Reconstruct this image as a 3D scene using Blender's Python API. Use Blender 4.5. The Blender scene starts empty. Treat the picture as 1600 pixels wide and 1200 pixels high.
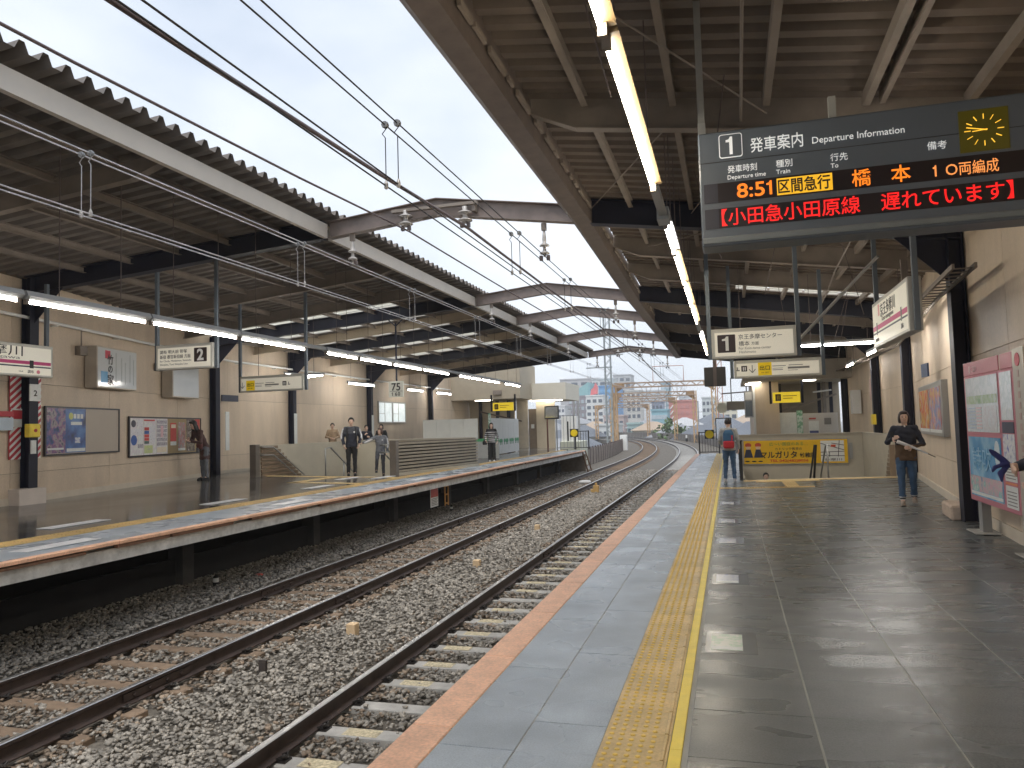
import bpy, bmesh, math, random
import numpy as np
from mathutils import Vector, Matrix

random.seed(7); rng = np.random.default_rng(7)
sc = bpy.context.scene
COL = sc.collection
R = math.radians

# ------------------------------------------------------------------ camera
cam_d = bpy.data.cameras.new('camera'); cam = bpy.data.objects.new('camera', cam_d); COL.objects.link(cam)
cam_d.sensor_width = 36; cam_d.lens = 26.55; cam_d.clip_start = .05; cam_d.clip_end = 4000
cam.matrix_world = (Matrix.Translation((0, 0, 1.53)) @ Matrix.Rotation(R(15.92), 4, 'Z')
                    @ Matrix.Rotation(R(90 + 3.37), 4, 'X') @ Matrix.Rotation(-.028, 4, 'Z'))
sc.camera = cam

# ------------------------------------------------------------------ sky, sun, exposure
SUN_EL, SUN_AZ = 68, 170
w = bpy.data.worlds.new('World'); sc.world = w; w.use_nodes = True
nt = w.node_tree; nt.nodes.clear()
o_ = nt.nodes.new('ShaderNodeOutputWorld'); bg = nt.nodes.new('ShaderNodeBackground')
sky = nt.nodes.new('ShaderNodeTexSky'); sky.sky_type = 'NISHITA'; sky.sun_disc = False
sky.sun_elevation = R(SUN_EL); sky.sun_rotation = R(SUN_AZ); sky.air_density = 1.0; sky.dust_density = 4.0
tc = nt.nodes.new('ShaderNodeTexCoord')
mp = nt.nodes.new('ShaderNodeMapping'); mp.inputs['Scale'].default_value = (1.0, 1.0, 2.2)
nz = nt.nodes.new('ShaderNodeTexNoise'); nz.inputs['Scale'].default_value = 1.5; nz.inputs['Detail'].default_value = 5; nz.inputs['Roughness'].default_value = .5
cr = nt.nodes.new('ShaderNodeValToRGB')
cr.color_ramp.elements[0].position = .36; cr.color_ramp.elements[0].color = (2.95, 3.5, 4.3, 1)
cr.color_ramp.elements[1].position = .62; cr.color_ramp.elements[1].color = (5.6, 5.85, 6.2, 1)
mx = nt.nodes.new('ShaderNodeMixRGB'); mx.inputs[0].default_value = .86      # a closed cloud deck over the clear sky
nt.links.new(tc.outputs['Generated'], mp.inputs[0]); nt.links.new(mp.outputs[0], nz.inputs['Vector'])
nt.links.new(nz.outputs['Fac'], cr.inputs[0])
nt.links.new(sky.outputs[0], mx.inputs[1]); nt.links.new(cr.outputs[0], mx.inputs[2])
nt.links.new(mx.outputs[0], bg.inputs[0]); bg.inputs[1].default_value = .10
nt.links.new(bg.outputs[0], o_.inputs[0])
sun_d = bpy.data.lights.new('sun', 'SUN'); sun = bpy.data.objects.new('sun', sun_d); COL.objects.link(sun)
sun_d.energy = 1.2; sun_d.angle = R(25); sun_d.color = (1, .97, .93)
sun.rotation_euler = (R(90 - SUN_EL), 0, R(180 - SUN_AZ))
sc.view_settings.view_transform = 'Standard'; sc.view_settings.look = 'None'
sc.view_settings.gamma = 1; sc.view_settings.use_curve_mapping = False
sc.view_settings.exposure = 1.05
sc.render.engine = 'CYCLES'
sc.cycles.use_denoising = True; sc.cycles.use_adaptive_sampling = True; sc.cycles.adaptive_threshold = .02
sc.cycles.max_bounces = 7; sc.cycles.diffuse_bounces = 3; sc.cycles.glossy_bounces = 3
sc.cycles.transmission_bounces = 4; sc.cycles.transparent_max_bounces = 8
sc.cycles.sample_clamp_indirect = 6; sc.cycles.caustics_reflective = False; sc.cycles.caustics_refractive = False
sc.cycles.blur_glossy = .5; sc.cycles.volume_bounces = 1

# ------------------------------------------------------------------ materials
MATS = {}
def M(name, col, rough=.6, metal=0., var=.14, scale=2.5, bump=0., bscale=60, emit=None, estr=0., island=0., rvar=0., spec=.5, alpha=1., trans=0., col2=None, thr=.5, stretch=(1, 1, 1), orand=0., grit=0., gscale=110):
    """plain procedural surface: base colour broken up by two noises in world space, optional bump, gloss variation"""
    if name in MATS: return MATS[name]
    m = bpy.data.materials.new(name); m.use_nodes = True; MATS[name] = m
    t = m.node_tree; N = t.nodes; L = t.links; b = N['Principled BSDF']
    col = (*col, 1)
    b.inputs['Base Color'].default_value = col; b.inputs['Roughness'].default_value = rough
    b.inputs['Metallic'].default_value = metal; b.inputs['Specular IOR Level'].default_value = spec
    if alpha < 1: b.inputs['Alpha'].default_value = alpha
    if trans: b.inputs['Transmission Weight'].default_value = trans
    if emit is not None:
        b.inputs['Emission Color'].default_value = (*emit, 1); b.inputs['Emission Strength'].default_value = estr
    g = N.new('ShaderNodeNewGeometry')
    mpn = N.new('ShaderNodeMapping'); mpn.inputs['Scale'].default_value = stretch
    L.new(g.outputs['Position'], mpn.inputs[0])
    if var or col2:
        n = N.new('ShaderNodeTexNoise'); n.inputs['Scale'].default_value = scale; n.inputs['Detail'].default_value = 6; n.inputs['Roughness'].default_value = .62
        L.new(mpn.outputs[0], n.inputs['Vector'])
        r = N.new('ShaderNodeValToRGB')
        if col2:
            r.color_ramp.elements[0].position = thr - .1; r.color_ramp.elements[1].position = thr + .1
            r.color_ramp.elements[0].color = col; r.color_ramp.elements[1].color = (*col2, 1)
        else:
            r.color_ramp.elements[0].position = .25; r.color_ramp.elements[1].position = .75
            r.color_ramp.elements[0].color = tuple(c * (1 - var) for c in col[:3]) + (1,)
            r.color_ramp.elements[1].color = tuple(min(1, c * (1 + var)) for c in col[:3]) + (1,)
        L.new(n.outputs['Fac'], r.inputs[0]); out = r.outputs[0]
        if grit:
            gn = N.new('ShaderNodeTexNoise'); gn.inputs['Scale'].default_value = gscale; gn.inputs['Detail'].default_value = 3
            L.new(g.outputs['Position'], gn.inputs['Vector'])
            gr = N.new('ShaderNodeMapRange'); gr.inputs['From Min'].default_value = .3; gr.inputs['From Max'].default_value = .7
            gr.inputs['To Min'].default_value = 1 - grit; gr.inputs['To Max'].default_value = 1 + grit
            L.new(gn.outputs['Fac'], gr.inputs[0])
            gm = N.new('ShaderNodeVectorMath'); gm.operation = 'SCALE'; L.new(out, gm.inputs[0]); L.new(gr.outputs[0], gm.inputs['Scale']); out = gm.outputs[0]
        if island or orand:
            if island: src = g.outputs['Random Per Island']; amt = island
            else:
                oi = N.new('ShaderNodeObjectInfo'); src = oi.outputs['Random']; amt = orand
            mr = N.new('ShaderNodeMapRange'); mr.inputs['To Min'].default_value = 1 - amt; mr.inputs['To Max'].default_value = 1 + amt
            L.new(src, mr.inputs[0])
            vm = N.new('ShaderNodeVectorMath'); vm.operation = 'SCALE'
            L.new(out, vm.inputs[0]); L.new(mr.outputs[0], vm.inputs['Scale']); out = vm.outputs[0]
        L.new(out, b.inputs['Base Color'])
    if rvar:
        n2 = N.new('ShaderNodeTexNoise'); n2.inputs['Scale'].default_value = scale * .8; n2.inputs['Detail'].default_value = 2.5
        L.new(mpn.outputs[0], n2.inputs['Vector'])
        mr = N.new('ShaderNodeMapRange'); mr.inputs['From Min'].default_value = .25; mr.inputs['From Max'].default_value = .75
        mr.inputs['To Min'].default_value = max(.03, rough - rvar); mr.inputs['To Max'].default_value = min(1, rough + rvar)
        L.new(n2.outputs['Fac'], mr.inputs[0]); L.new(mr.outputs[0], b.inputs['Roughness'])
    if bump:
        n3 = N.new('ShaderNodeTexNoise'); n3.inputs['Scale'].default_value = bscale; n3.inputs['Detail'].default_value = 3
        L.new(mpn.outputs[0], n3.inputs['Vector'])
        bp = N.new('ShaderNodeBump'); bp.inputs['Strength'].default_value = bump; bp.inputs['Distance'].default_value = .01
        L.new(n3.outputs['Fac'], bp.inputs['Height']); L.new(bp.outputs[0], b.inputs['Normal'])
    return m

def MARBLE(name, cols, scale=8, rough=.5, emit=0., detail=4, stretch=(1, 1, 1), voronoi=False):
    """printed pictures: several colours laid out by a noise"""
    if name in MATS: return MATS[name]
    m = bpy.data.materials.new(name); m.use_nodes = True; MATS[name] = m
    t = m.node_tree; N = t.nodes; L = t.links; b = N['Principled BSDF']; b.inputs['Roughness'].default_value = rough
    g = N.new('ShaderNodeNewGeometry'); mpn = N.new('ShaderNodeMapping'); mpn.inputs['Scale'].default_value = stretch
    L.new(g.outputs['Position'], mpn.inputs[0])
    r = N.new('ShaderNodeValToRGB'); r.color_ramp.interpolation = 'LINEAR'
    if voronoi:
        n = N.new('ShaderNodeTexVoronoi'); n.inputs['Scale'].default_value = scale
        sp = N.new('ShaderNodeSeparateColor'); L.new(mpn.outputs[0], n.inputs['Vector']); L.new(n.outputs['Color'], sp.inputs[0]); f = sp.outputs[0]
        r.color_ramp.interpolation = 'CONSTANT'; lo, hi = 0, 1
    else:
        n = N.new('ShaderNodeTexNoise'); n.inputs['Scale'].default_value = scale; n.inputs['Detail'].default_value = detail
        L.new(mpn.outputs[0], n.inputs['Vector']); f = n.outputs['Fac']; lo, hi = .3, .7
    els = r.color_ramp.elements
    while len(els) < len(cols): els.new(.5)
    for i, c in enumerate(cols):
        els[i].position = lo + (hi - lo) * i / max(1, len(cols) - (0 if voronoi else 1)); els[i].color = (*c, 1)
    L.new(f, r.inputs[0]); L.new(r.outputs[0], b.inputs['Base Color'])
    if emit:
        L.new(r.outputs[0], b.inputs['Emission Color']); b.inputs['Emission Strength'].default_value = emit
    return m

# ------------------------------------------------------------------ object helpers
XF = {}
def tag(o, label=None, cat=None, group=None, kind=None):
    if label: o['label'] = label
    if cat: o['category'] = cat
    if group: o['group'] = group
    if kind: o['kind'] = kind
    return o
def thing(name, label, cat, loc=(0, 0, 0), rotz=0., group=None):
    o = bpy.data.objects.new(name, None); COL.objects.link(o); o.empty_display_size = .2
    o.location = loc; o.rotation_euler = (0, 0, rotz)
    XF[o] = Matrix.Translation(loc) @ Matrix.Rotation(rotz, 4, 'Z')
    return tag(o, label, cat, group)
def mw(o):
    if o is None: return Matrix.Identity(4)
    if o in XF: return XF[o]
    return Matrix.Identity(4)

class MB:
    def __init__(s): s.v = []; s.f = []; s.m = []
    def add(s, vs, fs, mi=0):
        k = len(s.v); s.v += [tuple(v) for v in vs]; s.f += [tuple(i + k for i in f) for f in fs]; s.m += [mi] * len(fs); return s
    def box(s, x0, y0, z0, x1, y1, z1, mi=0):
        if x0 > x1: x0, x1 = x1, x0
        if y0 > y1: y0, y1 = y1, y0
        if z0 > z1: z0, z1 = z1, z0
        return s.add([(x0, y0, z0), (x1, y0, z0), (x1, y1, z0), (x0, y1, z0), (x0, y0, z1), (x1, y0, z1), (x1, y1, z1), (x0, y1, z1)],
                     [(0, 3, 2, 1), (4, 5, 6, 7), (0, 1, 5, 4), (1, 2, 6, 5), (2, 3, 7, 6), (3, 0, 4, 7)], mi)
    def ext(s, poly, a, b, axis='z', mi=0):
        """2-D polygon (CCW) swept from a to b along an axis"""
        def P(p, t):
            if axis == 'z': return (p[0], p[1], t)
            if axis == 'y': return (p[0], t, p[1])
            return (t, p[0], p[1])
        n = len(poly)
        fs = [tuple(range(n))[::-1], tuple(range(n, 2 * n))] + [(i, (i + 1) % n, n + (i + 1) % n, n + i) for i in range(n)]
        return s.add([P(p, a) for p in poly] + [P(p, b) for p in poly], fs, mi)
    def bar(s, p, q, wd, ht, up=(0, 0, 1), mi=0):
        p = Vector(p); q = Vector(q); d = (q - p).normalized(); up = Vector(up)
        x = d.cross(up)
        if x.length < 1e-4: x = d.cross(Vector((1, 0, 0)))
        x.normalize(); y = x.cross(d)
        c = [(-wd / 2, -ht / 2), (wd / 2, -ht / 2), (wd / 2, ht / 2), (-wd / 2, ht / 2)]
        return s.add([e + x * a + y * b for e in (p, q) for a, b in c],
                     [(0, 1, 2, 3)[::-1], (4, 5, 6, 7)] + [(i, (i + 1) % 4, 4 + (i + 1) % 4, 4 + i) for i in range(4)], mi)
    def tube(s, pts, r, n=8, caps=True, mi=0, flat=1.):
        pts = [Vector(p) for p in pts]; rs = r if isinstance(r, (list, tuple)) else [r] * len(pts)
        vs = []; prev = None
        for i, p in enumerate(pts):
            d = (pts[min(i + 1, len(pts) - 1)] - pts[max(i - 1, 0)]).normalized()
            if prev is None:
                u = d.cross(Vector((0, 0, 1)))
                if u.length < 1e-3: u = d.cross(Vector((0, 1, 0)))
            else:
                u = prev - d * prev.dot(d)
            u.normalize(); prev = u; v = d.cross(u)
            for k in range(n):
                a = 2 * math.pi * k / n
                vs.append(p + (u * math.cos(a) + v * math.sin(a) * flat) * rs[i])
        fs = [(i * n + k, i * n + (k + 1) % n, (i + 1) * n + (k + 1) % n, (i + 1) * n + k) for i in range(len(pts) - 1) for k in range(n)]
        if caps: fs += [tuple(range(n))[::-1], tuple(range((len(pts) - 1) * n, len(pts) * n))]
        return s.add(vs, fs, mi)
    def lathe(s, prof, c=(0, 0, 0), n=16, ax='z', mi=0):
        """profile (r, t) turned about an axis through c"""
        vs = []
        for r, t in prof:
            for k in range(n):
                a = 2 * math.pi * k / n
                p = (r * math.cos(a), r * math.sin(a), t) if ax == 'z' else ((r * math.cos(a), t, r * math.sin(a)) if ax == 'y' else (t, r * math.cos(a), r * math.sin(a)))
                vs.append((c[0] + p[0], c[1] + p[1], c[2] + p[2]))
        fs = [(i * n + k, i * n + (k + 1) % n, (i + 1) * n + (k + 1) % n, (i + 1) * n + k) for i in range(len(prof) - 1) for k in range(n)]
        fs += [tuple(range(n))[::-1], tuple(range((len(prof) - 1) * n, len(prof) * n))]
        return s.add(vs, fs, mi)
    def ell(s, c, rx, ry, rz, n=14, m=9, mi=0):
        vs = [(c[0], c[1], c[2] - rz)]
        for j in range(1, m):
            t = math.pi * j / m - math.pi / 2
            for k in range(n):
                a = 2 * math.pi * k / n
                vs.append((c[0] + rx * math.cos(t) * math.cos(a), c[1] + ry * math.cos(t) * math.sin(a), c[2] + rz * math.sin(t)))
        vs.append((c[0], c[1], c[2] + rz)); l = len(vs) - 1
        fs = [(0, 1 + (k + 1) % n, 1 + k) for k in range(n)]
        for j in range(m - 2):
            fs += [(1 + j * n + k, 1 + j * n + (k + 1) % n, 1 + (j + 1) * n + (k + 1) % n, 1 + (j + 1) * n + k) for k in range(n)]
        fs += [(1 + (m - 2) * n + k, 1 + (m - 2) * n + (k + 1) % n, l) for k in range(n)]
        return s.add(vs, fs, mi)
    def loft(s, rings, mi=0):
        """closed rings with equal counts"""
        n = len(rings[0]); vs = [p for r in rings for p in r]
        fs = [(i * n + k, i * n + (k + 1) % n, (i + 1) * n + (k + 1) % n, (i + 1) * n + k) for i in range(len(rings) - 1) for k in range(n)]
        fs += [tuple(range(n))[::-1], tuple(range((len(rings) - 1) * n, len(rings) * n))]
        return s.add(vs, fs, mi)
    def mesh(s, name, mats, smooth=False, inv=None, bevel=0.):
        me = bpy.data.meshes.new(name)
        vs = s.v if inv is None else [tuple(inv @ Vector(v)) for v in s.v]
        me.from_pydata(vs, [], s.f)
        mats = mats if isinstance(mats, (list, tuple)) else [mats]
        for m in mats: me.materials.append(m)
        if len(mats) > 1: me.polygons.foreach_set('material_index', s.m)
        bm = bmesh.new(); bm.from_mesh(me); bmesh.ops.recalc_face_normals(bm, faces=bm.faces)
        if bevel: bmesh.ops.bevel(bm, geom=list(bm.edges), offset=bevel, segments=1, affect='EDGES', clamp_overlap=True)
        bm.to_mesh(me); bm.free()
        if smooth: me.polygons.foreach_set('use_smooth', [True] * len(me.polygons))
        me.update(); return me
    def build(s, name, mats, parent=None, smooth=False, world=True, bevel=0., label=None):
        inv = mw(parent).inverted() if (world and parent is not None) else None
        me = s.mesh(name, mats, smooth, inv, bevel)
        return link(name, me, parent, label=label)
def link(name, me, parent=None, loc=(0, 0, 0), rot=(0, 0, 0), label=None):
    o = bpy.data.objects.new(name, me); COL.objects.link(o)
    o.location = loc; o.rotation_euler = rot
    if parent is not None:
        o.parent = parent; XF[o] = mw(parent)
    if label: o['label'] = label
    return o
def struct(name, mb, mats, **k):
    o = mb.build(name, mats, **k); o['kind'] = 'structure'; return o
def solo(name, mb, mats, label, cat, group=None, **k):
    """a thing that is one mesh, its origin at its base"""
    n = np.array(mb.v); c = Vector(((n[:, 0].min() + n[:, 0].max()) / 2, (n[:, 1].min() + n[:, 1].max()) / 2, n[:, 2].min()))
    mb.v = [(v[0] - c.x, v[1] - c.y, v[2] - c.z) for v in mb.v]
    o = mb.build(name, mats, **k); o.location = c; XF[o] = Matrix.Translation(c)
    return tag(o, label, cat, group)
def copy_tree(o, parent=None):
    c = o.copy(); COL.objects.link(c); c.parent = parent
    for ch in o.children: copy_tree(ch, c)
    return c

FONT = bpy.data.fonts.load('<builtin>')
TMP = bpy.data.scenes.new('tmp'); TVL = TMP.view_layers[0]
def evaluated_mesh(ob):
    TMP.collection.objects.link(ob)
    with bpy.context.temp_override(scene=TMP, view_layer=TVL):
        TVL.update(); me = bpy.data.meshes.new_from_object(ob.evaluated_get(TVL.depsgraph))
    bpy.data.objects.remove(ob); return me
def one(h, x, z, mat, parent, y=0., name='numeral', wd=.2):
    """the figure 1 with its flag"""
    mb = MB(); t_ = wd * h
    mb.ext([(x - t_ * .1, z), (x + t_ * .9, z), (x + t_ * .9, z + h), (x + t_ * .2, z + h), (x - t_ * .25, z + h * .86), (x - t_ * 1.2, z + h * .82), (x - t_ * 1.2, z + h * .70), (x - t_ * .1, z + h * .70)], y - .001, y + .001, 'y')
    return mb.build(name, mat, parent, world=False)
def text(s, size, x, z, mat, parent, y=0., name='lettering', bold=0., align='LEFT', width=None, spacing=1., depth=.002):
    """lettering in the x-z plane of its parent, facing -y"""
    cu = bpy.data.curves.new('t', 'FONT'); cu.body = s; cu.size = size; cu.align_x = align; cu.font = FONT
    cu.offset = bold; cu.extrude = depth; cu.space_character = spacing; cu.resolution_u = 3
    me = evaluated_mesh(bpy.data.objects.new('t', cu)); bpy.data.curves.remove(cu)
    if width and len(me.vertices):
        n = np.empty(len(me.vertices) * 3); me.vertices.foreach_get('co', n); n = n.reshape(-1, 3)
        wd = n[:, 0].max() - n[:, 0].min()
        n[:, 0] = (n[:, 0] - (n[:, 0].min() if align == 'LEFT' else 0)) * (width / wd); me.vertices.foreach_set('co', n.ravel())
    me.materials.clear(); me.materials.append(mat); me.name = name
    return link(name, me, parent, (x, y, z), (R(90), 0, 0))

def voxel(mb, name, mats, parent, vs=.014, smooth=4, world=False, loc=None, fold=0.):
    """fuse overlapping pieces into one continuous skin"""
    me = mb.mesh(name, mats[0] if isinstance(mats, (list, tuple)) else mats)
    ob = bpy.data.objects.new('tmp', me)
    r = ob.modifiers.new('r', 'REMESH'); r.mode = 'VOXEL'; r.voxel_size = vs
    if smooth:
        q = ob.modifiers.new('s', 'SMOOTH'); q.iterations = smooth; q.factor = .5
    m2 = evaluated_mesh(ob)
    if fold:            # creases of cloth
        k = len(m2.vertices); co = np.empty(k * 3); m2.vertices.foreach_get('co', co); co = co.reshape(-1, 3)
        nn = np.array([v.normal[:] for v in m2.vertices]); x, y, z = co.T; q = random.random() * 9
        d = np.sin(62 * z + 21 * x + 3 * np.sin(17 * y + q) + q) * (.5 + .5 * np.sin(13 * z - 9 * x + q)) + .7 * np.sin(31 * z - 33 * x + 14 * y + 2 * q)
        m2.vertices.foreach_set('co', (co + nn * (d * fold)[:, None]).ravel())
    m2.polygons.foreach_set('use_smooth', [True] * len(m2.polygons)); m2.name = name
    m2.materials.clear()
    for m in (mats if isinstance(mats, (list, tuple)) else [mats]): m2.materials.append(m)
    return link(name, m2, parent)

# surfaces used again and again
m_dark = M('dark_navy_steel', (.005, .007, .022), .55, var=.3)
m_brown = M('brown_steel', (.10, .075, .07), .5, var=.3, scale=4)
m_cream = M('cream_paint', (.50, .44, .37), .5, var=.10, scale=1.5)
m_creamd = M('shaded_cream_paint', (.225, .19, .16), .6, var=.22, scale=2)  # cream paint with the shade under the roofs mixed into its colour
m_white = M('white_enamel', (.78, .78, .75), .35, var=.05)
m_grey = M('grey_enamel', (.20, .21, .22), .45, var=.08)
m_greyblue = M('greyblue_pole', (.10, .125, .15), .45, var=.12)
m_steel = M('bare_steel', (.38, .38, .37), .35, metal=.7, var=.12)
m_wall = M('beige_wall', (.63, .515, .39), .55, var=.11, scale=2.4, bump=.05, bscale=30, orand=.05, stretch=(1, 1, .22), grit=.05, gscale=25)
m_conc = M('concrete', (.42, .405, .375), .8, var=.28, scale=6, bump=.3, bscale=40)
m_black = M('black', (.012, .012, .014), .5, var=0)
m_ink = M('ink', (.02, .018, .02), .6, var=0)
m_inkg = M('grey_ink', (.22, .21, .2), .6, var=0)
m_tile = M('wet_floor_tile', (.112, .121, .122), .29, var=.15, scale=2.6, rvar=.12, bump=.10, bscale=90, orand=.09, spec=.5, grit=.28, stretch=(.6, 1.6, 1))
m_slab = M('edge_slab', (.36, .41, .46), .30, var=.24, scale=2.2, rvar=.15, bump=.1, bscale=120, orand=.07, grit=.16)
m_orange = M('orange_edge', (.85, .50, .33), .5, var=.2, scale=6, orand=.05, grit=.15, gscale=50)
m_yel = M('tactile_yellow', (.62, .45, .20), .42, var=.22, scale=4, orand=.11, rvar=.12, grit=.12, gscale=60)
m_yel2 = M('yellow_paint', (.86, .66, .06), .4, var=.12, scale=8)
m_grout = M('pale_grout', (.40, .40, .37), .6, var=.15)

# ================================================================== track alignment
RAD, S0 = 355., 45.
def path(s, d=0.):
    """point on the line of the tracks: straight up to S0, then an arc bending left; d metres to the right of x = 0"""
    if s <= S0: return (d, s, 0.)
    a = (s - S0) / RAD
    return (-RAD + (RAD + d) * math.cos(a), S0 + (RAD + d) * math.sin(a), a)
def stations(a, b, step=6.):
    out = [a] if a < S0 else []
    if a < S0: out += [x for x in np.arange(math.ceil(a / 20) * 20, S0, 20) if x > a]
    out += list(np.arange(max(a, S0), b + .01, step))
    return out
def zR(x): return .02 * max(x - .352, 0.)
def zL(x): return .22 + .02 * (-7.62 - x)
RAILZ = -.82
SEND = 250.

# ================================================================== ground far below and the viaduct deck
g = MB(); g.add([(-2500, -300, -7.2), (1500, -300, -7.2), (1500, 3000, -7.2), (-2500, 3000, -7.2)], [(0, 1, 2, 3)])
struct('ground', g, M('city_ground', (.13, .13, .12), .9, var=.35, scale=.03))
ss = stations(-8, SEND)
b = MB(); rows = []
for s in ss:
    L_ = -12. if s < 47 else -9.4
    R_ = 1.0 if s < 40 else .9
    rows.append([(*path(s, L_)[:2], -1.045), (*path(s, R_)[:2], -1.045), (*path(s, R_)[:2], -1.9), (*path(s, L_)[:2], -1.9)])
b.loft(rows)
struct('track_bed', b, M('ballast_ground', (.115, .102, .085), .95, var=.55, scale=14, bump=1., bscale=30))
# embankment sides beneath the bed so that it does not float
b = MB(); rows = []
for s in ss:
    p0 = path(s, -9.0 if s > 47 else -11.8); p1 = path(s, .8); p2 = path(s, 4.5); p3 = path(s, -15.)
    rows.append([(p0[0], p0[1], -1.91), (p1[0], p1[1], -1.91), (p2[0], p2[1], -7.25), (p3[0], p3[1], -7.25)])
b.loft(rows)
struct('embankment', b, M('embankment', (.22, .215, .2), .9, var=.3, scale=.6))

# ================================================================== ballast stones (far too many to count)
def stones(n, xr, dens, ys, zfun, smin, smax):
    x = rng.uniform(xr[0], xr[1], n); y = ys(n)
    return x, y
N1 = 125000
yy = 2.6 + (rng.random(N1) ** 1.9) * 40
xx = rng.uniform(-10.2, -1.25, N1)
hw = 2.5 + .0 * yy
# keep rails' feet clear, thin out on the sleepers
railx = np.array([-7.04, -5.60, -3.52, -2.08])
dist = np.min(np.abs(xx[:, None] - railx[None]), axis=1)
ph = yy % .62
on_sl = ((ph > .21) & (ph < .41) & (xx > -7.55) & (xx < -5.1)) | ((ph > .175) & (ph < .445) & (xx > -3.85) & (xx < -1.6))
keep = (dist > .085) & (~on_sl | (rng.random(N1) < np.where(xx > -4.5, .012, .06)))
xx, yy = xx[keep], yy[keep]; n = len(xx)
mound = np.where((xx > -5.2) & (xx < -3.9), .04, .028) + np.where(xx < -7.6, .03, 0)
mound = np.where(on_sl[keep], .05, mound)
sz = rng.uniform(.011, .025, n) * (1 + .035 * np.clip(yy - 6, 0, 25))
zz = -1.035 + mound + rng.uniform(-.004, .022, n)
cube = np.array([(-1, -1, -1), (1, -1, -1), (1, 1, -1), (-1, 1, -1), (-1, -1, 1), (1, -1, 1), (1, 1, 1), (-1, 1, 1)], float)
V = cube[None] * rng.uniform(.25, 1.15, (n, 8, 3))
V *= (sz[:, None] * rng.uniform(.7, 1.5, (n, 3)))[:, None, :] * np.array([1, 1, .62])
ang = rng.uniform(0, 2 * np.pi, n); til = rng.uniform(-.6, .6, n)
ca, sa, ct, st = np.cos(ang), np.sin(ang), np.cos(til), np.sin(til)
X, Y, Z = V[..., 0], V[..., 1], V[..., 2]
Y, Z = Y * ct[:, None] - Z * st[:, None], Y * st[:, None] + Z * ct[:, None]
X, Y = X * ca[:, None] - Y * sa[:, None], X * sa[:, None] + Y * ca[:, None]
V = np.stack([X + xx[:, None], Y + yy[:, None], Z + zz[:, None]], -1).reshape(-1, 3)
F = np.array([(0, 3, 2, 1), (4, 5, 6, 7), (0, 1, 5, 4), (1, 2, 6, 5), (2, 3, 7, 6), (3, 0, 4, 7)])
F = (F[None] + (np.arange(n) * 8)[:, None, None]).reshape(-1, 4)
me = bpy.data.meshes.new('ballast_stones')
me.vertices.add(len(V)); me.vertices.foreach_set('co', V.ravel().astype(np.float32))
me.loops.add(F.size); me.loops.foreach_set('vertex_index', F.ravel().astype(np.int32))
me.polygons.add(len(F)); me.polygons.foreach_set('loop_start', (np.arange(len(F)) * 4).astype(np.int32)); me.polygons.foreach_set('loop_total', np.full(len(F), 4, np.int32))
me.update(calc_edges=True); me.validate()
me.materials.append(M('ballast_stone', (.265, .245, .215), .75, var=.35, scale=3., island=.38))
me.materials.append(M('ballast_stone_rusty', (.20, .155, .115), .8, var=.35, scale=3., island=.55))
rusty = (np.min(np.abs(xx[:, None] - railx[None]), axis=1) < rng.uniform(0, .55, n)) | ((xx > -7.0) & (xx < -5.6) & (rng.random(n) < .35))
me.polygons.foreach_set('material_index', np.repeat(rusty.astype(np.int32), 6))
o = link('ballast', me); tag(o, 'grey crushed stone ballast around the rails and sleepers', 'ballast', kind='stuff')

# ================================================================== tracks: rails, sleepers, clips, joint bars
m_railside = M('rail_rust', (.060, .042, .036), .5, metal=.3, var=.35, scale=9)
m_railtop = M('rail_running_surface', (.55, .54, .53), .36, metal=.95, var=.1, scale=12)
prof = [(-.0635, 0), (.0635, 0), (.0635, .012), (.012, .032), (.0085, .045), (.0085, .108), (.032, .122), (.0325, .150), (.024, .156), (-.024, .156), (-.0325, .150), (-.032, .122), (-.0085, .108), (-.0085, .045), (-.012, .032), (-.0635, .012)]
def rail_mb(d):
    mb = MB(); n = len(prof); rs = stations(-6, SEND, 4.)
    vs = []
    for s in rs:
        for px_, pz in prof:
            x, y, a = path(s, d + px_); vs.append((x, y, RAILZ - .156 + pz))
    fs = []; ms = []
    for i in range(len(rs) - 1):
        for k in range(n):
            fs.append((i * n + k, i * n + (k + 1) % n, (i + 1) * n + (k + 1) % n, (i + 1) * n + k)); ms.append(1 if k in (8, 9) or (k == 7) else 0)
    mb.v = vs; mb.f = fs; mb.m = ms
    return mb
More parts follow.
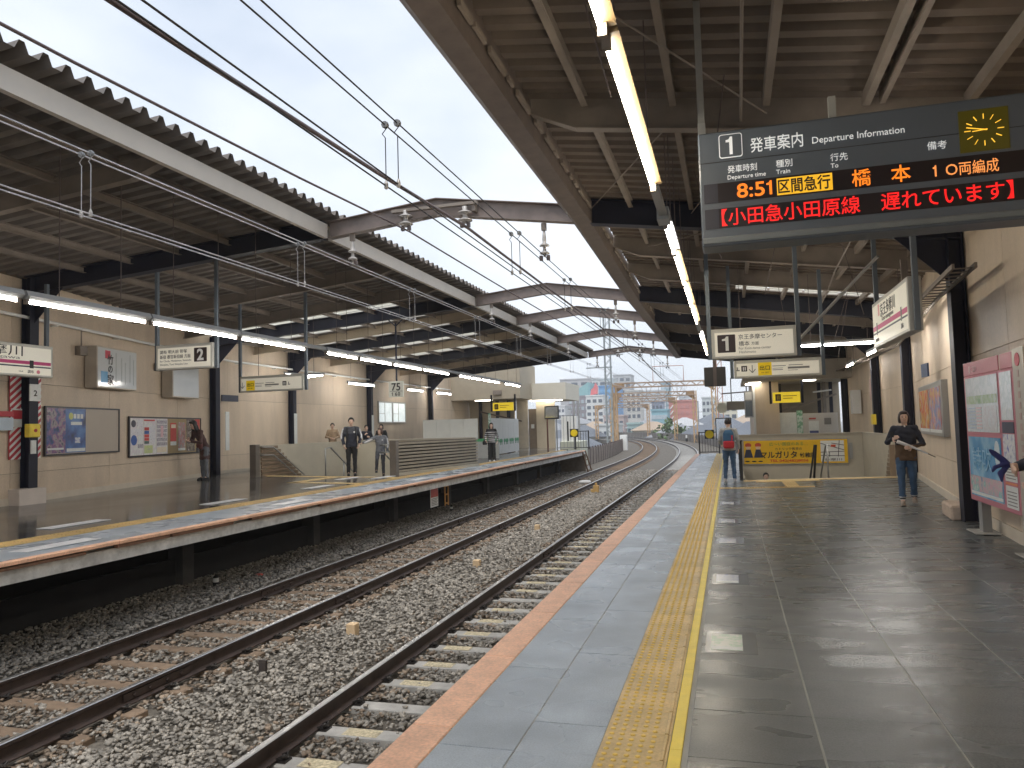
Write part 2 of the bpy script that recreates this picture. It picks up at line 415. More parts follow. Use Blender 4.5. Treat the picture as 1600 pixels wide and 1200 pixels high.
def track(xc, label, m_sl, y0, long_x):
    t = thing('railway_track', label, 'railway track', (xc, 0, RAILZ - .18))
    for d in (-.72, .72): rail_mb(xc + d).build('rail', [m_railside, m_railtop], t)
    sl = MB(); w0 = .09
    sl.ext([(-w0 - .02, -.15), (w0 + .02, -.15), (w0, 0), (-w0, 0)], -1.0, 1.0, 'x')
    me = sl.mesh('sleeper', m_sl, bevel=.008)
    def clip(sd):
        cl = MB()
        cl.box(-.05, -.05, .0, .05, .05, .014)
        cl.tube([(-sd * .045, -.045, .02), (sd * .02, -.045, .05), (sd * .035, 0, .03), (sd * .02, .045, .05), (-sd * .045, .045, .02)], .011, 6)
        cl.lathe([(.017, .01), (.017, .045), (.008, .052)], (sd * .01, 0, 0), 8)
        return cl
    m_cl = M('clip_steel', (.03, .026, .024), .45, metal=.4, var=.2)
    mc = {sd: clip(sd).mesh('rail_clip', m_cl) for sd in (-1, 1)}
    farclip = MB()
    k = 0; s = y0
    far = MB()
    while s < 125:
        x, y, a = path(s, xc)
        if s < 62:
            z = RAILZ - .156 - .014
            o = link('sleeper', me, t, (x - xc, y, z - (RAILZ - .18) + random.uniform(-.003, .003)), (0, 0, a + random.uniform(-.006, .006)))
            for d in (-.72, .72):
                for sd in (-1, 1):
                    if s < 21: link('rail_clip', mc[sd], o, (d + sd * .085, 0, 0))
                    elif s < 36: q = path(s, xc + d + sd * .085); farclip.box(q[0] - .05, q[1] - .05, z, q[0] + .05, q[1] + .05, z + .04)
        else:
            far.bar(path(s, xc - 1.0)[:2] + (RAILZ - .22,), path(s, xc + 1.0)[:2] + (RAILZ - .22,), .21, .1)
        s += .62; k += 1
    o = far.build('far_sleepers', m_sl, t); o['kind'] = 'stuff'
    o = farclip.build('far_rail_clips', m_cl, t); o['kind'] = 'stuff'
    # fishplates and short guard bars
    return t
m_slw = M('rusty_sleeper', (.19, .135, .092), .8, var=.3, scale=7, orand=.12)
m_slc = M('concrete_sleeper', (.36, .35, .33), .7, var=.22, scale=6, col2=None, orand=.1)
tL = track(-6.32, 'left railway track with rust brown sleepers beside the far platform', m_slw, .31, 0)
tR = track(-2.80, 'right railway track with grey concrete sleepers beside the near platform', m_slc, .31, 0)
mb = MB(); mb.box(-.16, -.075, 0, .16, .075, .003); pm = mb.mesh('paint_mark', M('cream_mark', (.46, .40, .27), .7, var=.25, scale=20, grit=.3, gscale=40))
for k_ in range(34):
    if k_ % 7 != 3: link('paint_mark', pm, tR, (-.30 + random.uniform(-.03, .03), .31 + .62 * k_ + random.uniform(-.01, .01), .0105), (0, 0, 0))
for t, xr_, ys_ in ((tL, -5.60, (6.4, 10.4, 18.5, 27)), (tL, -7.04, (10.7, 19.5)), (tR, -3.52, (14.6, 25))):
    for y in ys_:
        mb = MB()
        for sd in (-1, 1):
            mb.box(xr_ + sd * .010, y - .45, RAILZ - .118, xr_ + sd * .028, y + .45, RAILZ - .048)
            for q in (-.32, -.12, .12, .32): mb.lathe([(.016, sd * .028), (.016, sd * .05)] if sd > 0 else [(.016, -.05), (.016, -.028)], (xr_, y + q, RAILZ - .085), 6, 'x')
        mb.build('joint_bar', m_railside, t, bevel=0)
# rail anchors lying across the sleepers (short rusty bars inside the gauge)
mb = MB(); mb.box(-.018, -.17, 0, .018, .17, .022)
anc = mb.mesh('tie_bar', M('rust', (.11, .045, .028), .7, var=.3, scale=14))
for t, d, ys_ in ((tL, .42, np.arange(5.9, 40, 1.86)), (tR, .18, np.arange(4.03, 40, 1.86))):
    for y in ys_: link('tie_bar', anc, t, (d, y, .012), (0, 0, random.uniform(-.15, .15)))

# blocks and markers standing in the ballast
m_wood = M('pale_wood', (.60, .44, .27), .7, var=.12, scale=20)
labs = ['pale wooden marker block in the ballast nearest the camera', 'pale wooden marker block, second from the camera between the tracks', 'pale wooden marker block, third from the camera between the tracks']
for (x, y), lb in zip(((-4.66, 8.72), (-4.56, 13.3), (-4.66, 18.25)), labs):
    mb = MB(); mb.ext([(x - .062, y - .06), (x + .062, y - .065), (x + .06, y + .062), (x - .06, y + .06)], -1.03, -.86)
    solo('marker_block', mb, m_wood, lb, 'block', 'wooden marker blocks between the tracks', bevel=.006)
mb = MB(); mb.box(-5.05, 28.5, -1.03, -4.85, 28.7, -.72); mb.box(-5.16, 28.55, -1.03, -5.06, 28.68, -.86); mb.tube([(-4.95, 28.6, -.72), (-4.95, 28.6, -.62)], .05, 8)
solo('track_device', mb, M('ochre_box', (.52, .33, .12), .6, var=.15), 'small ochre junction box standing in the ballast between the tracks', 'junction box', bevel=.01)
mb = MB(); mb.box(-4.93, 7.13, -1.03, -4.84, 7.16, -.86); mb.box(-4.925, 7.122, -.99, -4.845, 7.131, -.88)
solo('ground_marker', mb, M('dark_iron', (.05, .04, .035), .7, var=.3), 'small rusty iron plate standing in the ballast', 'marker plate')
for (x, y), lb in zip(((-8.42, 11.0), (-8.4, 22.2)), ('stubby black and white post in the ballast nearest the left edge', 'stubby black and white post in the ballast below the far red notice')):
    t = thing('marker_post', lb, 'post', (x, y, -1.04), group='black and white posts by the far platform')
    MB().lathe([(.05, 0), (.05, .12), (.045, .13)], n=12).build('base', m_black, t, world=False)
    MB().lathe([(.045, .13), (.045, .2)], n=12).build('white_band', m_white, t, world=False)
    MB().lathe([(.045, .2), (.045, .215), (.03, .235), (.012, .243)], n=12).build('cap', m_black, t, world=False)
mb = MB(); mb.lathe([(.075, -1.04), (.075, -.97)], (-8.2, 11.9, 0), 12); mb.lathe([(.076, -.97), (.07, -.945), (.03, -.94)], (-8.2, 11.9, 0), 12, mi=1)
solo('pipe_stub', mb, [m_white, M('red_cap', (.55, .08, .05), .5)], 'white pipe stub with a red cap in the ballast', 'pipe')
for i, (x, y) in enumerate(((-8.3, 29.4), (-8.6, 38.2))):
    mb = MB(); mb.ext([(x - .12, y - .1), (x + .12, y - .1), (x + .1, y + .1), (x - .1, y + .1)], -1.05, -.83)
    solo('concrete_block', mb, m_conc, ('small concrete block by the far platform wall', 'concrete block near the far platform end')[i], 'block', bevel=.02)
mb = MB(); mb.ext([(-6.5, 33.0), (-5.95, 33.0), (-6.02, 33.5), (-6.43, 33.5)], -1.0, -.86)
solo('track_coil', mb, M('pale_plastic', (.62, .62, .62), .5), 'pale grey signalling unit lying between the far rails', 'signal unit', bevel=.05)

# ================================================================== near platform
HX0, HX1, HY0, HY1 = .36, 3.95, 21.0, 25.6           # stair opening
YF, YB = 39.0, -5.0
pr = MB()
def slabR(mb, x0, x1, y0, y1, z1=-.005, z0=-.55):
    def zz(x): return z1 + zR(x)
    mb.ext([(x0, z0), (x1, z0), (x1, zz(x1)), (x0, zz(x0))], y0, y1, 'y')
for a in ((-1.60, 0, YB, YF), (0, .352, YB, YF), (.352, HX0, YB, YF), (HX0, 4.6, YB, HY0), (HX0, 4.6, HY1, YF), (HX1, 4.6, HY0, HY1)): slabR(pr, *a)
plat = thing('platform', None, None, (0, 0, -.6)); plat['kind'] = 'structure'; plat['label'] = 'near platform of wet dark grey tiles'
del plat['label']
pr.build('slab', m_grout, plat)
mb = MB(); mb.box(-1.45, YB, -1.06, -1.35, YF, -.55)
for y in np.arange(YB, YF, 2.5): mb.box(-1.58, y, -.62, -1.3, y + .3, -.55)
mb.build('side_wall', M('dark_concrete', (.10, .098, .095), .85, var=.3, scale=5), plat)
def plate(mbm, name, m, bev): return mbm.mesh(name, m, bevel=bev)
gx, gy = .600, .604
mb = MB(); mb.box(-gx / 2 + .0055, -gy / 2 + .001, -.03, gx / 2 - .0055, gy / 2 - .001, 0); tile = mb.mesh('floor_tile', m_tile, bevel=.0012)
tl = -math.atan(.02)
cnt = 0
for c in range(-1, 7):
    xc_ = .352 + gx * (c + .5)
    for r in range(-3, 56):
        yc_ = 4.25 + gy * (r + .5)
        if c == -1: continue
        if xc_ > HX0 - .01 and yc_ + gy / 2 > HY0 + .05: continue
        if cnt >= 299: continue
        wall = (2.4 + (yc_ - 2) * .094) if yc_ < 12.4 else 3.35 + (yc_ - 12.4) * .1235
        if xc_ - gx / 2 > wall: continue
        cnt += 1
        link('floor_tile', tile, plat, (xc_, yc_, .6 + zR(xc_)), (0, tl, 0))
# tiles of the first column are a little narrower, next to the yellow line
mb = MB(); mb.box(-.298, -gy / 2 + .0025, -.03, .297, gy / 2 - .0025, 0); tile0 = mb.mesh('edge_tile', m_tile, bevel=.0012)
for r in range(-3, 56): link('edge_tile', tile0, plat, (.05, 4.25 + gy * (r + .5), .6 + .001), (0, 0, 0))
# kerb side slabs, orange blocks, tactile paving
L_ = 1.22
mb = MB(); mb.box(-.1925, -L_ / 2 + .003, -.05, .1925, L_ / 2 - .003, 0); slabm = mb.mesh('kerb_slab', m_slab, bevel=.003)
mb = MB(); mb.box(-.1125, -L_ / 2 + .003, -.06, .1125, L_ / 2 - .003, .0); orm = mb.mesh('orange_kerb_block', m_orange, bevel=.006)
for k in range(int((YF - YB) / L_)):
    y = YB + L_ * (k + .5)
    link('kerb_slab', slabm, plat, (-1.2435, y, .6)); link('kerb_slab', slabm, plat, (-.8535, y + .37, .6))
    link('orange_kerb_block', orm, plat, (-1.5525, y + .2, .602))
mb = MB(); mb.box(-.1605, -.149, -.03, .1605, .149, .004)
for i in range(5):
    for j in range(5): mb.lathe([(.0135, .002), (.0125, .0075), (.007, .0095)], (-.128 + i * .052, -.12 + j * .06, 0), 8, mi=1)
mb.ext([(.128, .004), (.15, .004), (.146, .0105), (.132, .0105)], -.144, .144, 'y')
tac = mb.mesh('tactile_tile', [m_yel, M('tactile_dot', (.80, .56, .12), .4, var=.15, scale=9)])
mb = MB(); mb.box(-.029, -.6, -.03, .029, .6, .0045); yl = mb.mesh('yellow_line', m_yel2, bevel=.002)
k = 0; y = 1.9
while y < YF - .2:
    link('tactile_tile', tac, plat, (-.4985, y, .6), (0, 0, random.uniform(-.004, .004))); y += .301; k += 1
for k in range(30): link('yellow_line', yl, plat, (-.305, 1.9 + 1.2 * k, .6))
# tactile paving that leads to the stairs
mb = MB(); mb.box(-.149, -.149, -.02, .149, .149, .006)
for i in range(5):
    for j in range(5): mb.lathe([(.012, .006), (.008, .0105)], (-.12 + i * .06, -.12 + j * .06, 0), 6)
tac2 = mb.mesh('guide_tile', m_yel)
gl = [(-.15 + .3 * i, 18.4) for i in range(5)] + [(1.35, 18.4 + .3 * i) for i in range(6)] + [(1.05, 18.4), (1.65, 18.4)] + [(.45 + .3 * i, 20.55) for i in range(12)] + [(.75 + .3 * i, 20.25) for i in range(5)]
for x, y in gl: link('guide_tile', tac2, plat, (x, y, .6 + zR(x) + .004), (0, tl if x > 0 else 0, 0))

# boarding stickers on the floor
m_film = M('clear_film', (.17, .175, .175), .2, var=.1)
m_paper = M('sticker_white', (.70, .72, .70), .3, var=.08, scale=20)
m_paperb = MARBLE('sticker_blue', [(.35, .37, .55), (.6, .62, .68), (.72, .73, .74), (.3, .32, .6)], 14, .25)
m_paperg = MARBLE('sticker_green', [(.68, .70, .60), (.74, .74, .68), (.45, .6, .45), (.72, .72, .66)], 16, .3)
names_ = ['white and green notice stuck flat on the floor nearest the camera', 'blue and white notice stuck flat on the floor, second from the camera', 'pale blue notice stuck flat on the floor, third from the camera', 'pale notice stuck flat on the floor, fourth from the camera', 'pale notice stuck flat on the floor, fifth from the camera']
for i, y in enumerate((5.56, 7.78, 10.25, 12.3, 15.0)):
    t = thing('floor_sticker', names_[i], 'floor sticker', (-.08, y, .0015), group='notices stuck on the platform floor')
    mb = MB(); mb.box(-.14, -.27, 0, .2, .27, .0012); mb.build('film', m_film, t, world=False)
    mb = MB(); mb.box(-.105, -.20, .0012, .105, .20, .0024); mb.build('print', (m_paperg if i == 0 else m_paperb), t, world=False)
    mb = MB(); mb.box(-.1, -.19, .0024, .1, -.12, .0034); mb.build('white_band', m_paper, t, world=False)

# ================================================================== far platform
LX0, LX1, LY0, LY1 = -13.2, -9.5, 20.0, 25.4
far = thing('platform', None, None, (-7.62, 0, -.3)); far['kind'] = 'structure'
def slabL(mb, x0, x1, y0, y1, dz=-.0, z0=-.2):
    mb.ext([(x0, z0), (x1, z0), (x1, zL(x1) + dz), (x0, zL(x0) + dz)], y0, y1, 'y')
mb = MB()
FE = 41.5
for a in ((-17, LX0, -2, 50), (LX0, LX1, -2, LY0), (LX0, LX1, LY1, 50), (LX1, -9.03, -2, 45)): slabL(mb, *a)
mb.build('tiled_floor', M('far_floor', (.085, .083, .078), .15, var=.2, scale=.8, rvar=.10, stretch=(1, .35, 1), bump=.05, bscale=40), far)
mb = MB(); slabL(mb, -9.03, -7.79, -2, FE, -.03, .001)
mb.build('slab', m_grout, far)
mb = MB(); mb.ext([(-.462, -.04), (.462, -.04), (.462, 0.), (-.462, .0185)], -.609, .609, 'y'); fs_ = mb.mesh('kerb_slab', m_slab, bevel=.003)
mb = MB(); mb.box(-.065, -.607, -.04, .065, .607, .004); fo_ = mb.mesh('orange_kerb_block', m_orange, bevel=.005)
mb = MB(); mb.box(-.165, -.149, -.02, .165, .149, .008)
for i in range(5): mb.bar((-.13 + i * .065, -.14, .011), (-.13 + i * .065, .14, .011), .02, .008)
ft_ = mb.mesh('tactile_tile', m_yel)
for k in range(int((FE + 2) / 1.22)):
    y = -1.39 + 1.22 * k
    link('kerb_slab', fs_, far, (-.595, y, .3 + zL(-8.215) - .009)); link('orange_kerb_block', fo_, far, (-.065, y + .3, .3 + .222))
for k in range(int((FE - 3) / .301)):
    if k < 130: link('tactile_tile', ft_, far, (-1.235, 3 + .301 * k, .3 + zL(-8.855)), (0, math.atan(.02), 0))
# what shows below the edge: boards, concrete beam, dark recess, posts, dark back wall
m_conc2 = M('wet_white_concrete', (.60, .60, .58), .75, var=.35, scale=5, bump=.6, bscale=18)
mb = MB(); mb.box(-7.785, -2, -.03, -7.69, FE, .13)
mb.build('edge_beam', m_conc2, far)
mb = MB(); rr = random.Random(3)
m_boardm = M('brown_board', (.22, .12, .075), .7, var=.3, scale=9)
me_b = None
y = -1.
while y < 40:
    l = rr.uniform(.9, 1.9)
    mb = MB(); mb.box(-7.72, y, .132, -7.635 + rr.uniform(-.03, .0), y + l, .165 + rr.uniform(0, .012)); mb.build('edge_board', m_boardm, far)
    y += l + rr.choice((.02, .05, .5))
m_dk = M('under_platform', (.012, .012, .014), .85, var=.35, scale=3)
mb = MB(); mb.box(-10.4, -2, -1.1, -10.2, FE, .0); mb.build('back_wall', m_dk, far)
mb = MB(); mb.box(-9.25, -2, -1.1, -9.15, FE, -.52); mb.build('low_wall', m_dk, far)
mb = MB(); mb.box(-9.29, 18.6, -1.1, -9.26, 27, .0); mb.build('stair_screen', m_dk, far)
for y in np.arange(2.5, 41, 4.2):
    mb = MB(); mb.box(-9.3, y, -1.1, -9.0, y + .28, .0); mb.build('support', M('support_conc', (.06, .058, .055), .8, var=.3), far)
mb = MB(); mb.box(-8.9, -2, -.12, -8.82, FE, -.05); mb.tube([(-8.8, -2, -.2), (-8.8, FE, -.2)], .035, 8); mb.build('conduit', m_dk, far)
m_dash = M('white_mark', (.78, .79, .80), .35, var=.08, scale=9)
for i, (x, y) in enumerate(((-8.12, 7.6), (-8.1, 12.9), (-8.1, 19.0), (-9.6, 9.3), (-9.5, 12.7), (-9.5, 16.2), (-10.2, 19.0), (-9.4, 19.6))):
    mb = MB(); z = zL(x) + .008; mb.ext([(x - .16, y - .55), (x + .12, y - .55), (x + .12, y + .55), (x - .16, y + .55)], z - .004, z + .003)
    mb.build('white_mark', m_dash, far)
mb = MB()
for i in range(14): link('guide_tile', tac2, far, (-13.0 + .3 * i + 7.62, 19.55, .3 + zL(-13 + .3 * i)), (0, math.atan(.02), 0))
for i in range(8): link('guide_tile', tac2, far, (-10.9 + 7.62, 17.4 + .3 * i, .3 + zL(-10.9)), (0, math.atan(.02), 0))
for i in range(7): link('guide_tile', tac2, far, (-10.9 + .3 * i + 7.62, 17.4, .3 + zL(-10.9 + .3 * i)), (0, math.atan(.02), 0))
# end face of the far platform, ladder, notices below the edge
mb = MB(); mb.box(-10.6, FE, -1.1, -7.72, FE + .25, .2); mb.build('end_wall', M('brick_brown_conc', (.28, .23, .18), .8, var=.25, scale=6), far)
t = thing('red_notice', 'red and white warning notice below the edge of the far platform', 'notice', (-7.95, 19.7, -.58), R(90))
mb = MB(); mb.box(-.28, 0, 0, .28, .012, .55); mb.build('plate', m_white, t, world=False)
mb = MB(); mb.box(-.26, -.004, .27, .26, 0, .53); mb.build('red_field', M('notice_red', (.55, .11, .09), .5), t, world=False)
for k in range(5):
    mb = MB(); mb.box(-.22, -.004, .05 + .042 * k, .22 - .06 * (k % 2), 0, .067 + .042 * k); mb.build('print_line', m_inkg, t, world=False)
t = thing('step_ladder', 'ochre iron rung ladder fixed below the edge of the far platform', 'ladder', (-7.98, 20.75, -.65), R(90))
m_och = M('ochre_paint', (.50, .24, .05), .55, var=.2)
for x in (-.13, .13):
    mb = MB(); mb.box(x - .025, 0, 0, x + .025, .03, .6); mb.build('side_rail', m_och, t, world=False)
for z in (.05, .3, .54):
    mb = MB(); mb.box(-.105, .004, z, .105, .026, z + .04); mb.build('rung', m_och, t, world=False)
t = thing('step_ladder', 'brown wooden ladder leaning at the end of the far platform', 'ladder', (-7.55, 40.7, -1.04), R(80))
m_ladw = M('ladder_brown', (.16, .10, .06), .7, var=.2)
for x in (-.24, .24):
    mb = MB(); mb.bar((x * 1.25, -.25, 0), (x, .12, 1.25), .05, .07); mb.build('side_rail', m_ladw, t, world=False)
for k in range(4):
    f_ = .15 + .23 * k
    mb = MB(); mb.bar((-.27 + .05 * f_, -.25 + .37 * f_, 1.25 * f_), (.27 - .05 * f_, -.25 + .37 * f_, 1.25 * f_), .04, .05); mb.build('rung', m_ladw, t, world=False)

# ================================================================== stairs down from both platforms
def steps(x0, x1, y0, n, zt, parent):
    for k in range(n):
        mb = MB(); mb.box(x0, y0 + .3 * k, zt - .17 * (k + 1) - .17, x1, y0 + .3 * (k + 1) + .01, zt - .17 * (k + 1))
        mb.build('step', M('stair_granite', (.22, .21, .2), .7, var=.2, scale=9), parent)
def handrail(t, pts, r=.022, mat=None):
    MB().tube(pts, r, 8).build('handrail', mat or m_steel, t, smooth=True)

# ================================================================== walls
RW = [(2.15, -4.), (3.15, 9.96), (3.35, 12.4), (4.35, 20.5), (4.35, 31.0)]
LW = [(-10.6, -2.), (-13.25, 11.3), (-15.45, 20.8), (-15.6, 25.), (-15.6, 45.)]
def wall_x(W, y):
    for (x0, y0), (x1, y1) in zip(W, W[1:]):
        if y <= y1: return x0 + (x1 - x0) * (y - y0) / (y1 - y0)
    return W[-1][0]
FY = [12., 20.2, 24.5, 30.8, 38.]          # steel frames
def roofR(x): return 4.84 - .145 * (x + 2.29)          # underside of the frames over the near platform
def roofL(x): return 5.02 - .090 * (-6.82 - x)
def edgeR(y): return -2.29 if y < 12 else -2.29 - .16 * min(1, (y - 12) / 8)

def wall(W, zf, zt, label, side, rows, step=2.9):
    """panelled wall: each panel its own piece with open joints over a dark backing"""
    t = thing('station_wall', label, 'wall', (W[1][0], W[1][1], 0))
    bk = MB()
    for (x0, y0), (x1, y1) in zip(W, W[1:]):
        d = Vector((x1 - x0, y1 - y0, 0)); l = d.length; d.normalize(); nrm = Vector((d.y, -d.x, 0)) * side
        a = Vector((x0, y0, 0)); c = [a, a + d * l]
        z0, z1 = zf - .4, zt + .5
        q = [c[0] + nrm * .03, c[1] + nrm * .03, c[1] + nrm * .16, c[0] + nrm * .16]
        bk.add([(p.x, p.y, z0) for p in q] + [(p.x, p.y, z1) for p in q], [(0, 1, 2, 3), (4, 5, 6, 7), (0, 1, 5, 4), (1, 2, 6, 5), (2, 3, 7, 6), (3, 0, 4, 7)])
        n = max(1, round(l / step)); s = l / n
        for k in range(n):
            for (r0, r1) in zip(rows, rows[1:]):
                p = a + d * (s * k + .004); q_ = a + d * (s * (k + 1) - .004)
                mb = MB()
                qq = [p, q_, q_ + nrm * .028, p + nrm * .028]
                mb.add([(v.x, v.y, r0 + .004) for v in qq] + [(v.x, v.y, r1 - .004) for v in qq], [(0, 1, 2, 3), (4, 5, 6, 7), (0, 1, 5, 4), (1, 2, 6, 5), (2, 3, 7, 6), (3, 0, 4, 7)])
                mb.build('wall_panel', m_wall, t)
        bb = MB(); p = a - nrm * .025; q_ = p + d * l
        qq = [p, q_, q_ + nrm * .024, p + nrm * .024]
        bb.add([(v.x, v.y, zf - .05) for v in qq] + [(v.x, v.y, zf + .13) for v in qq], [(0, 1, 2, 3), (4, 5, 6, 7), (0, 1, 5, 4), (1, 2, 6, 5), (2, 3, 7, 6), (3, 0, 4, 7)])
        bb.build('skirting', M('skirting', (.62, .55, .45), .55, var=.12), t)
    bk.build('backing', M('joint_dark', (.16, .12, .085), .8), t)
    return t
wr = wall(RW, .075, 4.3, 'long beige panelled wall along the back of the near platform', 1, [.2, .78, 2.35, 4.45])
wl = wall(LW, .34, 4.5, 'long beige panelled wall along the back of the far platform', -1, [.46, .93, 2.70, 4.75])

# ================================================================== canopies
PITCH, DEP = .28, .105
def deck(y0, y1, x0, x1, zf):
    """trapezoidal corrugated sheet, ribs running across the platform"""
    mb = MB(); n = max(1, int(round((y1 - y0) / PITCH))); p = (y1 - y0) / n
    prof_ = []
    for k in range(n):
        a = y0 + p * k
        prof_ += [(a, 0), (a + p * .42, 0), (a + p * .60, DEP), (a + p * .82, DEP)]
    prof_.append((y1, 0))
    xs = [x0, (x0 + x1) / 2, x1]
    vs = [(x, y, zf(x) + z) for x in xs for y, z in prof_]; m = len(prof_)
    mb.add(vs, [(i * m + k, i * m + k + 1, (i + 1) * m + k + 1, (i + 1) * m + k) for i in range(len(xs) - 1) for k in range(m - 1)])
    return mb
m_deckR = M('deck_brown', (.150, .118, .094), .6, var=.30, scale=1.6, rvar=.1)
m_deckL = M('deck_grey', (.158, .138, .122), .6, var=.30, scale=1.6)
m_sky = M('skylight_sheet', (.82, .80, .74), .5, var=.12, scale=2, trans=0.)
# translucent plastic: lets the daylight through
nt_ = m_sky.node_tree; tr = nt_.nodes.new('ShaderNodeBsdfTranslucent'); tr.inputs[0].default_value = (.9, .88, .8, 1)
tp = nt_.nodes.new('ShaderNodeBsdfTransparent'); tp.inputs[0].default_value = (.95, .93, .85, 1)
mxs = nt_.nodes.new('ShaderNodeMixShader'); mxs.inputs[0].default_value = .62
out_ = [n for n in nt_.nodes if n.type == 'OUTPUT_MATERIAL'][0]
nt_.links.new(tr.outputs[0], mxs.inputs[1]); nt_.links.new(tp.outputs[0], mxs.inputs[2]); nt_.links.new(mxs.outputs[0], out_.inputs[0])

def ibeam(mb, p, q, h, wd=.16, tf=.014, tw=.01):
    """I-section along p-q with its lower flange at p, q"""
    p = Vector(p); q = Vector(q); u = Vector((0, 0, 1))
    mb.bar(p + u * tf / 2, q + u * tf / 2, wd, tf); mb.bar(p + u * (h - tf / 2), q + u * (h - tf / 2), wd, tf); mb.bar(p + u * h / 2, q + u * h / 2, tw, h - 2 * tf)

canR = thing('platform_canopy', 'brown corrugated steel canopy over the near platform', 'canopy', (3.5, 12, 0))
canL = thing('platform_canopy', 'corrugated steel canopy with pale fascia over the far platform', 'canopy', (-14, 12, 0.3))
BH = .40
# --- near canopy: roof sheets by bay, with a skylight strip
bays = [(-5, 3.9), (3.9, 8.), (8., 12.), (12., 14.55), (14.55, 17.05), (17.05, 20.2), (20.2, 22.3), (22.3, 24.5), (24.5, 27.6), (27.6, 30.8), (30.8, 34.4), (34.4, 38.4)]
dkR = lambda x: roofR(x) + BH + .002
for y0, y1 in bays:
    xw = wall_x(RW, y1) + .3
    if y0 == 17.05:
        deck(y0, 18.5, edgeR(y0) + .3, xw, dkR).build('roof_sheet', m_deckR, canR)
        deck(18.5, y1, edgeR(y0) + .3, .3, dkR).build('roof_sheet', m_deckR, canR)
        for k in range(5): deck(18.5, 19.6, .3 + .8 * k, .3 + .8 * k + .74, dkR).build('skylight', m_sky, canR)
        deck(19.6, y1, .3, xw, dkR).build('roof_sheet', m_deckR, canR)
    elif y0 in (20.2, 22.3):
        deck(y0, y1, edgeR(y0) + .3, .9, dkR).build('roof_sheet', m_deckR, canR)
        deck(y0, y0 + .9, .9, xw, dkR).build('skylight', m_sky, canR); deck(y0 + .9, y1, .9, xw, dkR).build('roof_sheet', m_deckR, canR)
    else: deck(y0, y1, edgeR(y0) + .3, xw, dkR).build('roof_sheet', m_deckR, canR)
# --- edge box of the near canopy
ys = [-5, 12, 20.2, 38.4]
for y0, y1 in zip(ys, ys[1:]):
    mb = MB()
    for z, h in ((roofR(-2.29), .02),):
        a, b_ = edgeR(y0), edgeR(y1)
        sec = lambda x: [(x, 4.83), (x + .06, 4.80), (x + .30, 4.80), (x + .30, 5.28), (x, 5.30)]
        mb.loft([[(px_, y0, pz) for px_, pz in sec(a)], [(px_, y1, pz) for px_, pz in sec(b_)]])
    mb.build('edge_gutter', M('edge_brown', (.115, .09, .077), .5, var=.25, scale=5), canR)
for y0, y1 in bays:      # ragged sealant line along the inner gutter edge
    mb = MB(); r_ = random.Random(int(y0 * 10) + 50); y = y0 + .1
    while y < y1 - .4:
        l = r_.uniform(.15, .5); x = edgeR(y) + .32
        mb.box(x, y, 4.965 + r_.uniform(-.01, .01), x + .035, y + l, 5.02); y += l + r_.uniform(.04, .2)
    if mb.v: o = mb.build('sealant', M('sealant', (.20, .165, .135), .7, var=.3), canR); o['kind'] = 'stuff'
# --- frames, girders, purlins of the near canopy
def colx(y): return wall_x(RW, y) - .16
for i, y in enumerate(FY):
    mb = MB(); xa = edgeR(y) + .02; xb = colx(y) + .1
    n = 3
    ibeam(mb, (xa, y, roofR(xa)), (xb, y, roofR(xb)), BH, .2)
    mb.build('frame_beam', m_dark, canR)
    if i < 4:
        mb = MB(); x = colx(y)
        mb.bar((x + .05, y, .0), (x + .05, y, roofR(x) + .3), .22, .012, (0, 1, 0))
        mb.bar((x - .06, y, .0), (x - .06, y, roofR(x) + .3), .014, .2, (0, 1, 0)); mb.bar((x + .11, y, .0), (x + .11, y, roofR(x) + .3), .014, .2, (0, 1, 0))
        mb.ext([(x - .06, roofR(x) - .6), (x - .06, roofR(x)), (x - .75, roofR(x - .75))], y - .008, y + .008, 'y')
        mb.build('column', m_dark, canR)
gy_ = [3.9, 8., 14.55, 17.05, 22.3, 27.6, 34.4]
for y in gy_:
    mb = MB(); xa = edgeR(y) + .32; xb = wall_x(RW, y) - .02
    z0 = .06
    mb.ext([(xa, roofR(xa) + z0 + .16), (xa + .5, roofR(xa + .5) + z0), (xb, roofR(xb) + z0), (xb, roofR(xb) + BH), (xa, roofR(xa) + BH)], y - .006, y + .006, 'y')
    for p, q in (((xa, roofR(xa) + z0 + .16), (xa + .5, roofR(xa + .5) + z0)), ((xa + .5, roofR(xa + .5) + z0), (xb, roofR(xb) + z0))):
        mb.bar((p[0], y, p[1]), (q[0], y, q[1]), .13, .014)
    mb.build('girder', m_creamd, canR)
allY = sorted(FY + gy_ + [-5, 38.3])
for x in (-1.35, -.42, .5, 1.42, 2.3, 3.15, 3.95):
    for y0, y1 in zip(allY, allY[1:]):
        if x > wall_x(RW, (y0 + y1) / 2) - .1: continue
        mb = MB(); z = roofR(x) + BH - .005
        mb.box(x - .035, y0 + .1, z - .12, x - .027, y1 - .1, z); mb.box(x - .027, y0 + .1, z - .12, x + .035, y1 - .1, z - .112); mb.box(x - .027, y0 + .1, z - .008, x + .035, y1 - .1, z - .0005)
        if abs(x - 1.42) < .1 and y0 < 12: mb.box(x + .12, y0 + .1, z - .12, x + .17, y1 - .1, z - .002)
        mb.build('purlin', m_creamd, canR)
# diagonal rods
for (a, c) in (((-2.0, 3.95), (.5, 7.95)), ((-.4, 8.05), (-2., 11.9)), ((.5, 8.05), (-.42, 11.9)), ((2.3, 12.1), (.5, 14.5)), ((.5, 12.1), (-1.35, 14.5))):
    MB().tube([(a[0], a[1], roofR(a[0]) + .22), (c[0], c[1], roofR(c[0]) + .22)], .009, 6).build('tie_rod', m_creamd, canR)

